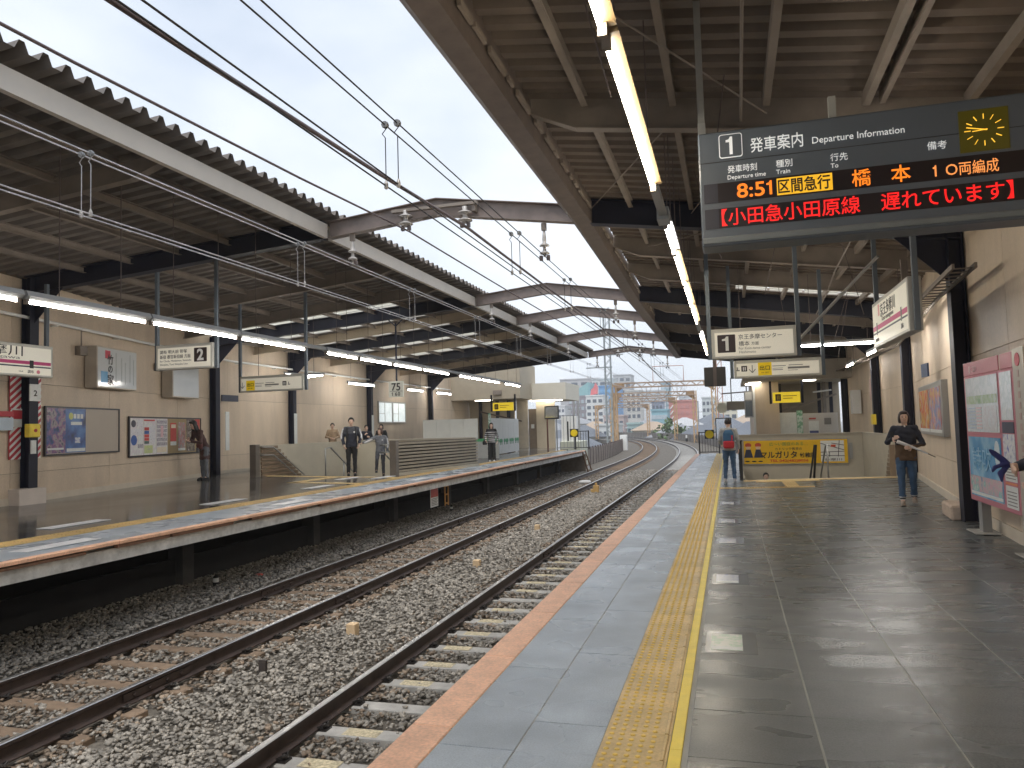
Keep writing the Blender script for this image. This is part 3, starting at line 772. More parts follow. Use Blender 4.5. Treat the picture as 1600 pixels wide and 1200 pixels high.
for (x, y, l, dx) in ((-.95, 5.2, 1.1, .25), (.1, 7.2, 1.3, -.2), (-.3, 10.1, 1.2, .3), (.9, 10.9, 1.4, -.35), (1.9, 13.4, 1.3, .3), (.3, 15.9, 1.4, 0), (2.5, 16.2, 1.3, -.4), (-.9, 13.2, 1.2, .3), (1.2, 18.0, 1.5, .2), (2.8, 19.0, 1.5, -.3)):
    MB().tube([(x, y, roofR(x) + BH - .1), (x + dx, y, roofR(x) + BH - .1 - l)], .006, 5).build('hanging_rod', m_brown, canR)
for (pts) in ([(edgeR(9) + .5, 8.1, 4.95), (.4, 8.12, 4.60), (2.6, 8.1, 4.22)], [(.2, 3.9, 4.55), (.25, 8., 4.62), (.3, 12, 4.5)], [(1.9, 12.1, 4.25), (1.95, 14.5, 4.2), (2.1, 17., 4.2), (2.2, 20., 4.15)]):
    MB().tube(pts, .014, 6).build('cable', m_creamd, canR)
# --- far canopy
dkL = lambda x: roofL(x) + BH - .06
baysL = [(-2, 4.1), (4.1, 8.2), (8.2, 12.), (12., 15.4), (15.4, 18.), (18., 20.2), (20.2, 22.3), (22.3, 24.5), (24.5, 27.6), (27.6, 30.8), (30.8, 34.4), (34.4, 38.4)]
SKY_L = {18.: (18.7, 20.0), 20.2: (20.5, 22.0), 22.3: (22.6, 24.2), 24.5: (24.9, 27.2), 27.6: (28.0, 30.4)}
for y0, y1 in baysL:
    xw = wall_x(LW, y1) - .3
    if y0 in SKY_L:
        a, c = SKY_L[y0]; xs0, xs1 = -8.9, -15.3
        deck(y0, a, xw, -6.55, dkL).build('roof_sheet', m_deckL, canL); deck(c, y1, xw, -6.55, dkL).build('roof_sheet', m_deckL, canL)
        deck(a, c, xs0, -6.55, dkL).build('roof_sheet', m_deckL, canL); deck(a, c, xw, xs1, dkL).build('roof_sheet', m_deckL, canL)
        n = 6; s = (xs0 - xs1) / n
        for k in range(n): deck(a, c, xs1 + s * k + .1, xs1 + s * (k + 1) - .1, dkL).build('skylight', m_sky, canL)
    else: deck(y0, y1, xw, -6.55, dkL).build('roof_sheet', m_deckL, canL)
prevY = -2
for y in FY:
    mb = MB(); mb.box(-6.84, prevY + .1, 5.02, -6.76, y - .06, 5.27); mb.box(-6.92, prevY + .1, 5.262, -6.84, y - .06, 5.27)
    mb.build('fascia', M('pale_fascia', (.56, .52, .465), .5, var=.07, scale=2), canL); prevY = y
    mb = MB(); xa = -6.86; yc = {12.: 11.62, 20.2: 19.6}.get(y, y); xb = wall_x(LW, yc) + .1
    ibeam(mb, (xa, y, roofL(xa)), (xb, yc, roofL(xb)), BH - .06, .2); mb.build('frame_beam', m_dark, canL)
    x = wall_x(LW, yc) + .17
    mb = MB(); zf = zL(x)
    mb.bar((x, yc, zf), (x, yc, roofL(x) + .3), .2, .012, (0, 1, 0)); mb.bar((x - .1, yc, zf), (x - .1, yc, roofL(x) + .3), .014, .2, (0, 1, 0)); mb.bar((x + .1, yc, zf), (x + .1, yc, roofL(x) + .3), .014, .2, (0, 1, 0))
    mb.ext([(x + .1, roofL(x) - .6), (x + .8, roofL(x + .8)), (x + .1, roofL(x))], yc - .008, yc + .008, 'y')
    mb.build('column', m_dark, canL)
gyL = [4.1, 8.2, 15.4, 18., 22.3, 27.6, 34.4]
for y in gyL:
    mb = MB(); xa = -6.95; xb = wall_x(LW, y) + .02; z0 = .05; tp_ = BH - .075
    mb.ext([(xa, roofL(xa) + z0 + .14), (xa, roofL(xa) + tp_), (xb, roofL(xb) + tp_), (xb, roofL(xb) + z0), (xa - .6, roofL(xa - .6) + z0)], y - .006, y + .006, 'y')
    mb.bar((xa, y, roofL(xa) + z0 + .14), (xa - .6, y, roofL(xa - .6) + z0), .13, .014); mb.bar((xa - .6, y, roofL(xa - .6) + z0), (xb, y, roofL(xb) + z0), .13, .014)
    mb.build('girder', m_creamd if y < 20 else M('skylit_cream', (.45, .37, .27), .6, var=.15), canL)  # girders among the skylights: daylight on them painted as a lighter cream
allYL = sorted(FY + gyL + [-2, 38.3])
for x in np.arange(-7.7, -15.4, -1.05):
    for y0, y1 in zip(allYL, allYL[1:]):
        if x < wall_x(LW, (y0 + y1) / 2) + .1: continue
        mb = MB(); z = roofL(x) + BH - .066
        mb.box(x - .035, y0 + .1, z - .12, x - .027, y1 - .1, z); mb.box(x - .027, y0 + .1, z - .12, x + .035, y1 - .1, z - .112); mb.box(x - .027, y0 + .1, z - .008, x + .035, y1 - .1, z - .0005)
        mb.build('purlin', m_creamd, canL)
m_plinth = M('plinth', (.60, .53, .47), .7, var=.12)
# concrete feet of the first columns
mb = MB(); mb.box(-13.62, 11.25, zL(-13.5) - .03, -12.96, 11.85, zL(-13.5) + .30)
solo('column_plinth', mb, m_plinth, 'pale square concrete plinth under the dark column by the red striped panel', 'plinth', bevel=.012)
mb = MB(); mb.ext([(2.97, 12.1), (3.32, 12.05), (3.38, 12.85), (3.06, 12.95)], .04, .26)
solo('column_plinth', mb, M('chipped_plinth', (.50, .40, .32), .8, var=.2, scale=9, bump=.5, bscale=12), 'chipped concrete plinth at the foot of the dark column by the kiosk', 'plinth', bevel=.03)

# ================================================================== arches over the tracks
m_arch = M('arch_purple_brown', (.21, .17, .152), .5, var=.25, scale=3)
lab_ = ['nearest brown steel roof arch spanning the tracks', 'second brown steel roof arch spanning the tracks', 'third brown steel roof arch spanning the tracks', 'fourth brown steel roof arch spanning the tracks', 'farthest brown steel roof arch spanning the tracks']
for y, lb in zip(FY, lab_):
    t = thing('roof_arch', lb, 'roof arch', (-4.6, y, 4.8), group='steel arches over the tracks')
    xa, xb, xm = -6.74, edgeR(y) - .01, -4.67
    za, zb, zm = 5.02, 4.85, 5.22
    for nm, (p, q) in dict(l=((xa, y, za), (xm, y, zm)), r=((xm, y, zm), (xb, y, zb))).items():
        mb = MB(); ibeam(mb, p, q, .30, .17); mb.build('beam', m_arch, t)
    mb = MB(); mb.bar((xm, y, zm - .005), (xm, y, zm + .302), .175, .02, (0, 1, 0)); mb.build('splice_plate', m_arch, t)

# ================================================================== stair wells
m_cw = M('stairwell_beige', (.50, .455, .36), .6, var=.08)
m_sl_ = M('brown_louver', (.21, .145, .09), .5, var=.2)
t = thing('stairwell', 'beige stairwell with parapet walls going down from the near platform', 'stairwell', (2.1, 21, -.5))
mb = MB(); mb.box(.30, HY1 - .12, -3.2, HX1 + .15, HY1 + .02, 1.08); mb.build('far_parapet', m_cw, t)
mb = MB(); mb.box(.26, HY1 - .16, 1.08, HX1 + .19, HY1 + .06, 1.12); mb.build('coping', M('coping', (.46, .42, .35), .5), t)
mb = MB(); mb.box(HX1 - .01, HY0 + .02, -3.2, HX1 + .12, HY1 - .121, 1.08); mb.build('side_parapet', m_cw, t)
mb = MB(); mb.box(HX1 - .02, HY0 + .28, 1.08, HX1 + .14, HY1 - .161, 1.115); mb.build('coping', MATS['coping'], t)
mb = MB(); mb.box(.28, HY0 + .35, -3.2, .36, HY1 - .121, .02); mb.build('inner_wall', m_cw, t)
steps(.37, HX1 - .012, HY0 + .05, 11, .02, t)
# brown louvred flank where the flight starts
for k in range(9):
    mb = MB(); z = -.25 + .11 * k; y1_ = HY0 + .95 - .085 * k
    mb.box(HX1 - .07, HY0 + .04, z, HX1 - .014, y1_, z + .085); mb.build('louver', m_sl_, t)
mb = MB(); mb.box(HX1 - .1, HY0 - .08, .05, HX1 + .02, HY0 + .02, .86); mb.build('newel', M('louver_post', (.26, .19, .13), .5), t)
for x in (2.15, 2.42):
    mb = MB(); mb.tube([(x - (.08 if x < 2.3 else 0), HY0 + .15, .02), (x, HY0 + .15, .88), (x, HY0 + .45, .86), (x, HY0 + 3., -.7)], .022 if x > 2.3 else .028, 8)
    mb.build('handrail', m_steel if x > 2.3 else m_black, t, smooth=True)
mb = MB(); mb.box(.22, HY0 - .1, .0, .30, HY0 + .0, 1.02); mb.box(.2, HY0 - .12, 1.02, .32, HY0 + .02, 1.05); mb.build('end_post', m_black, t)
mb = MB()
for z in (.35, .7, .98): mb.tube([(.26, HY0, z), (.26, HY1 - .1, z)], .018, 8)
for y in np.arange(HY0 + .8, HY1, .8): mb.tube([(.26, y, 0), (.26, y, .98)], .014, 8)
mb.build('side_railing', m_black, t)

t = thing('stairwell', 'beige stairwell with slatted railing going down from the far platform', 'stairwell', (-11.2, 20, -.3))
zb = zL(-11)
mb = MB(); mb.box(LX0 - .1, LY1 - .1, -3., LX1 + .15, LY1 - .004, 1.22); mb.build('far_parapet', m_cw, t)
mb = MB(); mb.box(LX0 - .14, LY1 - .13, 1.22, LX1 + .85, LY1 + .03, 1.26); mb.box(LX1 + .15, LY1 - .1, zL(-9), LX1 + .8, LY1 - .004, 1.22); mb.build('coping', MATS['coping'], t)
mb = MB(); mb.box(LX0 - .12, LY0 - .9, -3., LX0 + .01, LY1 - .101, 1.24); mb.build('side_parapet', m_cw, t)
for k in range(13):
    z = -.25 + .115 * k; y1_ = LY0 + 2.0 - .16 * k
    mb = MB(); mb.box(LX0 + .014, LY0 - .75, z, LX0 + .055, y1_, z + .09); mb.build('louver', m_sl_, t)
mb = MB(); mb.box(LX0 - .14, LY0 - 1.05, zL(LX0) - .02, LX0 + .06, LY0 - .85, 1.27); mb.build('end_post', M('bronze_post', (.17, .145, .12), .45, metal=.3), t)
steps(LX0 + .06, LX1 + .14, LY0 + .05, 13, zb, t)
mb = MB(); mb.box(LX1 + .145, LY0 + .02, -3., LX1 + .2, LY1 - .101, zL(-9.3) + .0); mb.build('inner_wall', m_cw, t)
def loop_rail(t, x, y, z, ln):
    mb = MB(); mb.tube([(x, y, z), (x, y, z + .8), (x + .03, y + .25, z + .83), (x, y + ln, z + .83 - .567 * (ln - .25))], .024, 8); mb.tube([(x, y + 1.1, z - .5), (x, y + 1.1, z + .36)], .02, 8)
    mb.build('handrail', m_steel, t, smooth=True)
loop_rail(t, -11.55, LY0 + .1, zb, 4.)
for z in (.62, .85):
    mb = MB(); mb.tube([(LX0 + .03, LY0 - .8, z + .34), (LX0 + .16, LY0 - .78, z + .34), (LX0 + .16, LY0 - .3, z + .32), (LX0 + .16, LY0 + 3., z - 1.5)], .02, 8); mb.build('handrail', m_steel, t, smooth=True)
# slatted railing on the track side: posts and slats
pA, pB = Vector((-9.35, 20.3, 0)), Vector((-8.62, 25.5, 0)); dv = (pB - pA)
m_bz = M('bronze_slat', (.36, .32, .25), .42, metal=.2, var=.15)
for k in range(9):
    z = zL(-9) + .13 + .1 * k
    mb = MB(); mb.bar(pA + Vector((0, 0, z)), pB + Vector((0, 0, z)), .05, .058); mb.build('slat', m_bz, t)
mb = MB(); mb.bar(pA + Vector((-.06, 0, zL(-9) + .5)), pB + Vector((-.06, 0, zL(-9) + .5)), .02, .96); mb.build('backing_sheet', M('backing_bronze', (.07, .062, .05), .6), t)
mb = MB(); p = pA - dv.normalized() * .12; mb.box(p.x - .1, p.y - .1, zL(-9.3) - .02, p.x + .1, p.y + .1, zL(-9.3) + 1.02); mb.build('end_post', MATS['bronze_post'], t)
mb = MB(); mb.bar(pA + Vector((0, 0, zL(-9) + .04)), pB + Vector((0, 0, zL(-9) + .04)), .14, .09); mb.build('kerb', m_cw, t)
for z in (.72, .94):
    mb = MB(); mb.tube([(p.x - .08, p.y - .02, z + .22), (p.x - .42, p.y - .02, z + .22), (p.x - .42, p.y + .2, z + .20), (p.x - .36, p.y + 3, z - 1.4)], .02, 8); mb.build('handrail', m_steel, t, smooth=True)

# ================================================================== building at the end of the near platform
t = thing('platform_building', 'beige platform building with low eaves beyond the near stairs', 'building', (2.8, 31, 0))
mb = MB(); mb.box(.95, 31.0, 0, 1.6, 31.12, 3.3); mb.box(1.6, 31.0, 0, 1.9, 31.12, 3.3); mb.build('front_wall', m_wall, t)
mb = MB(); mb.box(1.9, 33.5, 0, 4.4, 33.6, 3.4); mb.build('recess_wall', M('recess_wall', (.34, .29, .22), .6, var=.1), t)
mb = MB(); mb.box(.95, 31.121, 0, 1.05, 37, 3.3); mb.build('side_wall', m_wall, t)
mb = MB(); mb.box(.55, 29.6, 3.05, 4.4, 34, 3.18); mb.box(.55, 29.6, 3.18, 4.4, 29.72, 3.75); mb.build('eaves', M('eaves_beige', (.40, .36, .30), .6, var=.1), t)
mb = MB(); mb.box(.62, 31.3, 1.7, .95, 31.36, 2.75); mb.build('window_frame', m_steel, t)
mb = MB(); mb.box(.66, 31.285, 1.75, .91, 31.30, 2.35); mb.build('pane', M('dark_glass', (.12, .14, .16), .1, var=.1), t)
mb = MB(); mb.box(.66, 31.285, 2.4, .91, 31.30, 2.7); mb.build('blind', m_white, t)
mb = MB(); mb.box(.94, 30.96, 0, 1.02, 30.999, 3.05); mb.build('downpipe', m_white, t)
for x in (2.05, 3.55, 3.75, 4.0):
    mb = MB(); mb.box(x - .06, 32.8, 0, x + .06, 32.95, 3.05); mb.build('post', m_dark if x != 3.75 else m_creamd, t)
mb = MB(); mb.bar((2.1, 32.7, 1.95), (4.2, 32.7, 2.55), .06, .08); mb.build('brace', m_creamd, t)
mb = MB(); mb.bar((3.3, 32.6, 2.65), (4.0, 32.6, 2.72), .05, .06); mb.build('bracket', m_white, t)
for (x, y) in ((1.15, 30.6), (1.05, 31.6), (3.1, 30.3)):
    mb = MB(); mb.box(x - .35, y, 3.02, x + .1, y + .5, 3.049); mb.build('downlight', M('downlight', (.9, .88, .8), .5, emit=(1, .93, .8), estr=5), t)
t = thing('site_hoarding', 'white sheet hoarding with green edge below the yellow sign of the near platform', 'hoarding', (2.9, 31.5, 0))
mb = MB(); mb.box(1.93, 31.5, 0, 2.55, 31.54, 1.85); mb.build('sheet', M('white_sheet', (.76, .80, .80), .35, var=.1, scale=5, bump=.4, bscale=5), t)
mb = MB(); mb.box(2.78, 31.5, 0, 4.05, 31.54, 1.8); mb.build('panel', M('grey_board', (.55, .53, .5), .6, var=.06), t)
mb = MB(); mb.box(2.56, 31.46, 0, 2.77, 31.58, 1.92)
mb.build('green_netting', MARBLE('green_white_net', [(.12, .42, .25), (.7, .8, .75), (.1, .36, .2), (.75, .82, .78)], 5, .5), t)
for (x0, z0, x1, z1, mm) in ((2.98, 1.0, 3.35, 1.5, m_paper), (3.0, 1.02, 3.33, 1.12, M('navy_ink', (.08, .1, .25), .5)), (3.0, 1.56, 3.25, 1.62, M('notice_red', (.55, .11, .09), .5)), (3.55, 1.35, 3.8, 1.6, m_inkg)):
    mb = MB(); d = .012 if mm is m_paper else .02; mb.box(x0, 31.5 - d, z0, x1, 31.499 - d + .008, z1); mb.build('notice', mm, t)

# ================================================================== buildings at the end of the far platform
m_wall2 = M('far_beige', (.50, .43, .32), .6, var=.08)
t = thing('platform_building', 'tall beige platform building closing the end of the far canopy', 'building', (-13.5, 43.5, .3))
mb = MB(); mb.box(-15.5, 44.5, .2, -12.6, 44.7, 3.25); mb.build('lower_wall', m_wall2, t)
mb = MB(); mb.box(-15.6, 41.6, 3.25, -11.4, 45.2, 5.3); mb.build('upper_wall', M('upper_beige', (.40, .345, .26), .6, var=.08), t)
mb = MB(); mb.box(-12.6, 45.0, .2, -11.9, 45.2, 3.25); mb.build('pier', M('pier_pale', (.60, .53, .42), .6), t)
mb = MB(); mb.box(-11.899, 45.25, .25, -11.35, 45.32, 2.7); mb.build('door', M('door_brown', (.24, .19, .14), .5), t)
mb = MB(); mb.box(-11.75, 45.235, 1.5, -11.55, 45.249, 1.75); mb.build('door_notice', m_paper, t)
mb = MB(); mb.box(-11.34, 45.0, .2, -10.2, 45.2, 3.25); mb.build('right_wall', m_wall2, t)
mb = MB(); mb.box(-11.39, 44.2, 3.2, -9.3, 48.5, 4.2); mb.build('annex_fascia', M('annex_cream', (.66, .62, .52), .6, var=.05), t)
for x in (-14.7, -13.6, -12.9):
    mb = MB(); mb.box(x - .09, 44.2, .2, x + .09, 44.35, 3.25); mb.build('post', m_dark, t)
for (x, y) in ((-13.9, 42.4), (-11.1, 44.6), (-10.2, 44.8)):
    mb = MB(); mb.box(x - .5, y, 3.15 if x > -12 else 3.2, x + .5, y + .25, 3.199 if x > -12 else 3.249); mb.build('downlight', MATS['downlight'], t)
mb = MB(); mb.bar((-14.6, 43.9, 2.6), (-11.9, 43.6, 1.95), .06, .08); mb.build('brace', m_brown, t)
mb = MB(); mb.box(-13.0, 41.5, 3.5, -12.5, 41.6, 3.75); mb.build('loudspeaker', m_creamd, t)
t = thing('site_hoarding', 'long white site hoarding with a green tree print on the far platform', 'hoarding', (-12.5, 36, .3))
m_hoard = M('hoarding_white', (.68, .69, .66), .45, var=.06)
hp = [(-15.2, 31.2), (-13.9, 31.3), (-12.6, 32.2), (-11.9, 33.4)]
for k in range(4):
    x0, x1 = -13.4 + .66 * k, -13.4 + .66 * (k + 1) - .012
    mb = MB(); mb.box(x0, 32.0, zL(-13) - .02, x1, 32.04, 2.02); mb.build('panel', m_hoard, t)
mb = MB(); mb.box(-10.75, 31.4, .25, -9.62, 31.44, 1.0); mb.build('grey_board', M('hoard_grey', (.35, .36, .36), .5), t)
mb = MB(); mb.box(-10.75, 31.385, 1.0, -9.62, 31.44, 1.12); mb.build('green_band', M('tree_green', (.06, .30, .13), .5), t)
for k in range(5):
    a = Vector((-10.55 - .10 * k, 33.0 + 1.35 * k, 0)); c = Vector((-10.55 - .10 * (k + 1), 33.0 + 1.35 * (k + 1) - .012, 0))
    mb = MB(); mb.bar(a + Vector((0, 0, 1.18)), c + Vector((0, 0, 1.18)), .04, 1.72); mb.build('panel', m_hoard, t)
    for q in (.25, .55, .8):
        v = a.lerp(c, q) + Vector((.03, 0, .95)); mb = MB(); mb.ell(v, .008, .16, .1, 10, 6); mb.tube([v + Vector((0, 0, -.2)), v], .015, 6); mb.build('tree_print', MATS['tree_green'], t)
mb = MB(); mb.tube([(-10.5, 32.9, .3), (-10.5, 32.9, 2.25)], .07, 8)
mb.build('striped_post_wrap', MATS['green_white_net'], t)

# ================================================================== lamps
m_tubeW = M('tube_warm', (.9, .9, .85), .4, var=0, emit=(1., .89, .70), estr=36)
m_tubeC = M('tube_cool', (.9, .9, .9), .4, var=0, emit=(1., .95, .89), estr=36)
m_house = M('lamp_housing', (.30, .31, .31), .4, var=.08)
m_housew = M('lamp_housing_warm', (.17, .115, .055), .55, var=.1)
def lamp(x, y0, y1, z, mt, label, trough=True, rods=None, group=None):
    t = thing('fluorescent_lamp', label, 'lamp', (x, (y0 + y1) / 2, z - .03), group=group)
    mb = MB()
    if trough: mb.ext([(x - .075, z + .07), (x - .03, z + .03), (x + .03, z + .03), (x + .075, z + .07), (x + .05, z + .13), (x - .05, z + .13)], y0, y1, 'y')
    else: mb.ext([(x - .025, z + .045), (x + .075, z + .05), (x + .06, z + .11), (x - .025, z + .11)], y0, y1, 'y')
    mb.build('housing', m_housew if mt is m_tubeW else m_house, t)
    mb = MB(); mb.tube([(x, y0 + .06, z), (x, y1 - .06, z)], .0145, 8); mb.build('tube', mt, t, smooth=True)
    for y in (y0 + .02, y1 - .06):
        mb = MB(); mb.box(x - .025, y, z - .026, x + .025, y + .04, z + .044); mb.build('lamp_holder', m_creamd, t)
    for y, zt in (rods or []):
        mb = MB(); mb.tube([(x, y, z + .1), (x, y, zt)], .006, 6); mb.build('hanger', m_brown, t)
segsR = [(-3.4, -1.0, 'fluorescent lamp of the near lamp row two places behind the camera'), (-.96, 1.56, 'fluorescent lamp of the near lamp row just behind the camera'), (1.6, 3.96, 'warm fluorescent lamp hanging above the tactile strip, nearest the camera'), (4.02, 6.78, 'long warm fluorescent lamp left of the departure board'),
         (8.05, 9.42, 'short bright fluorescent lamp after the gap in the near lamp row'), (9.46, 11.6, 'warm fluorescent lamp just before the nearest roof arch'), (11.64, 13.9, 'warm fluorescent lamp just past the nearest roof arch'), (13.94, 16.3, 'warm fluorescent lamp beside the upper part of the platform 1 sign'),
         (18.0, 19.9, 'fluorescent lamp after the second gap of the near lamp row'), (19.94, 21.9, 'next to last fluorescent lamp of the near lamp row'), (21.94, 24.0, 'farthest fluorescent lamp of the near lamp row above the dark monitor')]
for i, (a, c, lb) in enumerate(segsR):
    lamp(-.56, a, c, 3.63, m_tubeC if i in (4, 8) else m_tubeW, lb, False, [(a + .4, dkR(-.56)), (c - .4, dkR(-.56))], 'lamps above the near platform edge')
mb = MB(); mb.box(-.6, 6.8, 3.66, -.52, 8.03, 3.71); mb.box(-.62, 7.75, 3.62, -.5, 8.0, 3.75); solo('cable_duct', mb, m_house, 'grey cable duct bridging the first gap of the near lamp row', 'cable duct')
mb = MB(); mb.box(-.6, 16.32, 3.66, -.52, 17.98, 3.71); solo('cable_duct', mb, m_house, 'grey cable duct bridging the second gap of the near lamp row', 'cable duct')
mb = MB()
segsL = [(-.4, 1.95, 'lamp of the far lamp row well left of the picture'), (1.98, 4.37, 'lamp of the far lamp row just left of the picture'), (4.4, 6.93, 'lamp at the left edge of the picture in the far lamp row'), (6.97, 8.97, 'lamp above the station name board in the far lamp row'), (9.0, 11.05, 'lamp above the platform 2 sign in the far lamp row'), (11.08, 13.2, 'lamp ending right of the platform 2 sign in the far lamp row'),
         (13.95, 15.4, 'lamp above the yellow exit sign after the gap in the far lamp row'), (15.43, 17.2, 'lamp left of the speed sign post in the far lamp row'), (17.23, 19.1, 'lamp behind the speed sign post in the far lamp row'), (19.13, 21.2, 'lamp right of the speed sign post in the far lamp row'),
         (22.0, 24.2, 'third lamp from the far end of the far lamp row'), (24.23, 26.4, 'next to last lamp of the far lamp row'), (27.0, 29.2, 'farthest lamp of the far lamp row')]
for a, c, lb in segsL:
    lamp(-8.0, a, c, 3.2, m_tubeC, lb, True, [(a + .5, dkL(-8)), (c - .5, dkL(-8))], 'lamps above the far platform edge')
for a, c, lb in ((13.22, 13.93, 'first'), (21.22, 21.98, 'second'), (26.42, 26.98, 'third')):
    mb = MB(); mb.box(-8.05, a, 3.26, -7.95, c, 3.32); solo('cable_duct', mb, m_house, f'grey cable duct bridging the {lb} gap of the far lamp row', 'cable duct')
for (x, a, c, z, lb) in ((-14.4, 22.4, 24.0, 3.55, 'wall side lamp left of the far window'), (-14.5, 27.0, 29.4, 3.5, 'wall side lamp above the man on the far stairs'), (-14.6, 33.0, 35.0, 3.5, 'wall side lamp above the far window'), (-14.7, 37.0, 39.2, 3.5, 'wall side lamp right of the far window')):
    lamp(x, a, c, z, m_tubeC, lb, False, [(a + .3, roofL(x)), (c - .3, roofL(x))], 'lamps along the far wall')
for (x, a, c, z, lb) in ((2.35, 6.5, 7.9, 3.42, 'unseen lamp added to brighten the near wall behind the departure board'), (2.9, 13.3, 14.4, 3.18, 'nearest lamp of the row along the near wall'), (3.25, 16.4, 17.6, 3.16, 'second lamp of the row along the near wall'), (3.5, 19.8, 21.2, 3.16, 'third lamp of the row along the near wall'), (3.62, 24.0, 25.6, 3.16, 'fourth lamp of the row along the near wall')):  # first lamp is added out of sight to brighten the near wall
    lamp(x, a, c, z, m_tubeC, lb, False, [(a + .2, roofR(x)), (c - .2, roofR(x))], 'lamps along the near wall')
def xlamp(x0, x1, y, z, label, roof):
    t = thing('fluorescent_lamp', label, 'lamp', ((x0 + x1) / 2, y, z - .03))
    mb = MB(); mb.bar((x0, y, z + .05), (x1, y, z + .05), .1, .05); mb.build('housing', m_house, t)
    mb = MB(); mb.tube([(x0 + .05, y, z), (x1 - .05, y, z)], .02, 8); mb.build('tube', m_tubeC, t, smooth=True)
    for x in (x0 + .3, x1 - .3):
        mb = MB(); mb.tube([(x, y, z + .07), (x, y, roof(x))], .006, 6); mb.build('hanger', m_brown, t)
xlamp(1.25, 3.0, 15.2, 2.93, 'cross lamp hanging behind the platform 1 sign', roofR)
xlamp(-12.6, -10.3, 17.9, 3.08, 'cross lamp hanging above the yellow exit sign of the far platform', roofL)
# white conduit along the far wall and grey cable tray on the near wall
mb = MB(); pts = [(wall_x(LW, y) + .16, y, 4.02 - .004 * y) for y in (6, 11.3, 15, 20.8, 30, 41)]
mb.tube(pts, .035, 8)
for y in np.arange(8, 40, 2.2): mb.box(wall_x(LW, y) - .0, y, 3.96 - .004 * y, wall_x(LW, y) + .17, y + .04, 4.0 - .004 * y)
solo('wall_conduit', mb, m_white, 'white conduit running along the top of the far wall', 'conduit', smooth=False)
mb = MB()
for (a, c) in zip(RW[1:], RW[2:]):
    for off in (.28, .52): mb.bar((a[0] - off, a[1], 3.3), (c[0] - off, c[1], 3.3), .03, .06)
    n = int((c[1] - a[1]) / .25)
    for k in range(n):
        f_ = (k + .5) / n; x = a[0] + (c[0] - a[0]) * f_; y = a[1] + (c[1] - a[1]) * f_
        mb.box(x - .5, y, 3.285, x - .3, y + .02, 3.30)
solo('cable_tray', mb, m_creamd, 'cream ladder cable tray along the top of the near wall', 'cable tray')

# ================================================================== departure board
t = thing('departure_board', 'large dark grey departure board with orange and red LED lines and a clock', 'departure board', (-.14, 6.0, 2.895))
m_board = M('board_grey', (.098, .116, .142), .42, var=.06)
W_, H_ = 2.62, .90
mb = MB(); mb.ext([(0, .0), (.26, .0), (.26, H_), (.0, H_)], 0, W_, 'x'); mb.build('case', m_board, t, world=False, bevel=.012)
mb = MB(); mb.ext([(-.012, .022), (-.0, .022), (-.0, .07), (-.012, .058)], .01, W_ - .01, 'x'); mb.build('lower_trim', M('trim_pale', (.16, .18, .19), .4), t, world=False)
mb = MB(); mb.box(.012, -.004, .655, W_ - .01, 0, .6585); mb.build('seam', m_black, t, world=False)
m_led = M('led_panel', (.012, .006, .008), .35, var=0)
for z0, z1, nm in ((.336, .489, 'upper_led_panel'), (.135, .29, 'lower_led_panel')):
    mb = MB(); mb.box(.03, -.003, z0, W_ - .03, -.0, z1); mb.build(nm, m_led, t, world=False)
    mb = MB(); mb.box(.03, -.005, z0, .135, -.003, z1); mb.build('blank_cell', M('blank_cell', (.03, .03, .045), .4), t, world=False)
def led(name, c, s):
    m = bpy.data.materials.new(name); m.use_nodes = True; N = m.node_tree.nodes; L = m.node_tree.links; b = N['Principled BSDF']
    g_ = N.new('ShaderNodeNewGeometry'); sp = N.new('ShaderNodeSeparateXYZ'); L.new(g_.outputs['Position'], sp.inputs[0])
    outs = []
    for ax in ('X', 'Z'):   # rows and columns of diodes
        a = N.new('ShaderNodeMath'); a.operation = 'MULTIPLY'; a.inputs[1].default_value = 2 * math.pi / .0085; L.new(sp.outputs[ax], a.inputs[0])
        q = N.new('ShaderNodeMath'); q.operation = 'COSINE'; L.new(a.outputs[0], q.inputs[0]); outs.append(q.outputs[0])
    ad = N.new('ShaderNodeMath'); ad.operation = 'ADD'; L.new(outs[0], ad.inputs[0]); L.new(outs[1], ad.inputs[1])
    mr = N.new('ShaderNodeMapRange'); mr.inputs['From Min'].default_value = -1.4; mr.inputs['From Max'].default_value = 1.2; mr.inputs['To Min'].default_value = s * .45; mr.inputs['To Max'].default_value = s
    L.new(ad.outputs[0], mr.inputs[0]); b.inputs['Base Color'].default_value = (.02, .01, .01, 1)
    b.inputs['Emission Color'].default_value = (*c, 1); L.new(mr.outputs[0], b.inputs['Emission Strength']); return m
l_or = led('led_orange', (1., .22, .012), .85); l_ye = led('led_yellow', (1., .52, .02), .62); l_rd = led('led_red', (1., .012, .012), .75); l_o2 = led('led_orange_soft', (1., .33, .08), .7)
m_lw = M('board_lettering', (.82, .84, .84), .5, var=0, emit=(.9, .95, 1.), estr=.16)
YF_ = -.0065
text('8:5', .155, .275, .36, l_or, t, YF_, width=.205, bold=.002); one(.108, .515, .36, l_or, t, YF_, wd=.17)
mb = MB(); mb.box(.567, -.0055, .346, .96, -.003, .475); mb.build('train_type_field', l_ye, t, world=False)
text('区間急行', .115, .575, .368, m_black, t, -.0085, width=.37, bold=.002)
text('橋', .135, 1.09, .362, l_or, t, YF_, bold=.001); text('本', .135, 1.355, .362, l_or, t, YF_, bold=.001)
one(.082, 1.645, .362, l_o2, t, YF_, wd=.13); text('O', .112, 1.715, .362, l_o2, t, YF_, width=.075); text('両編成', .105, 1.80, .362, l_o2, t, YF_, width=.25)
text('【小田急小田原線　遅れています】', .14, .155, .163, l_rd, t, YF_, width=1.975, bold=.001)
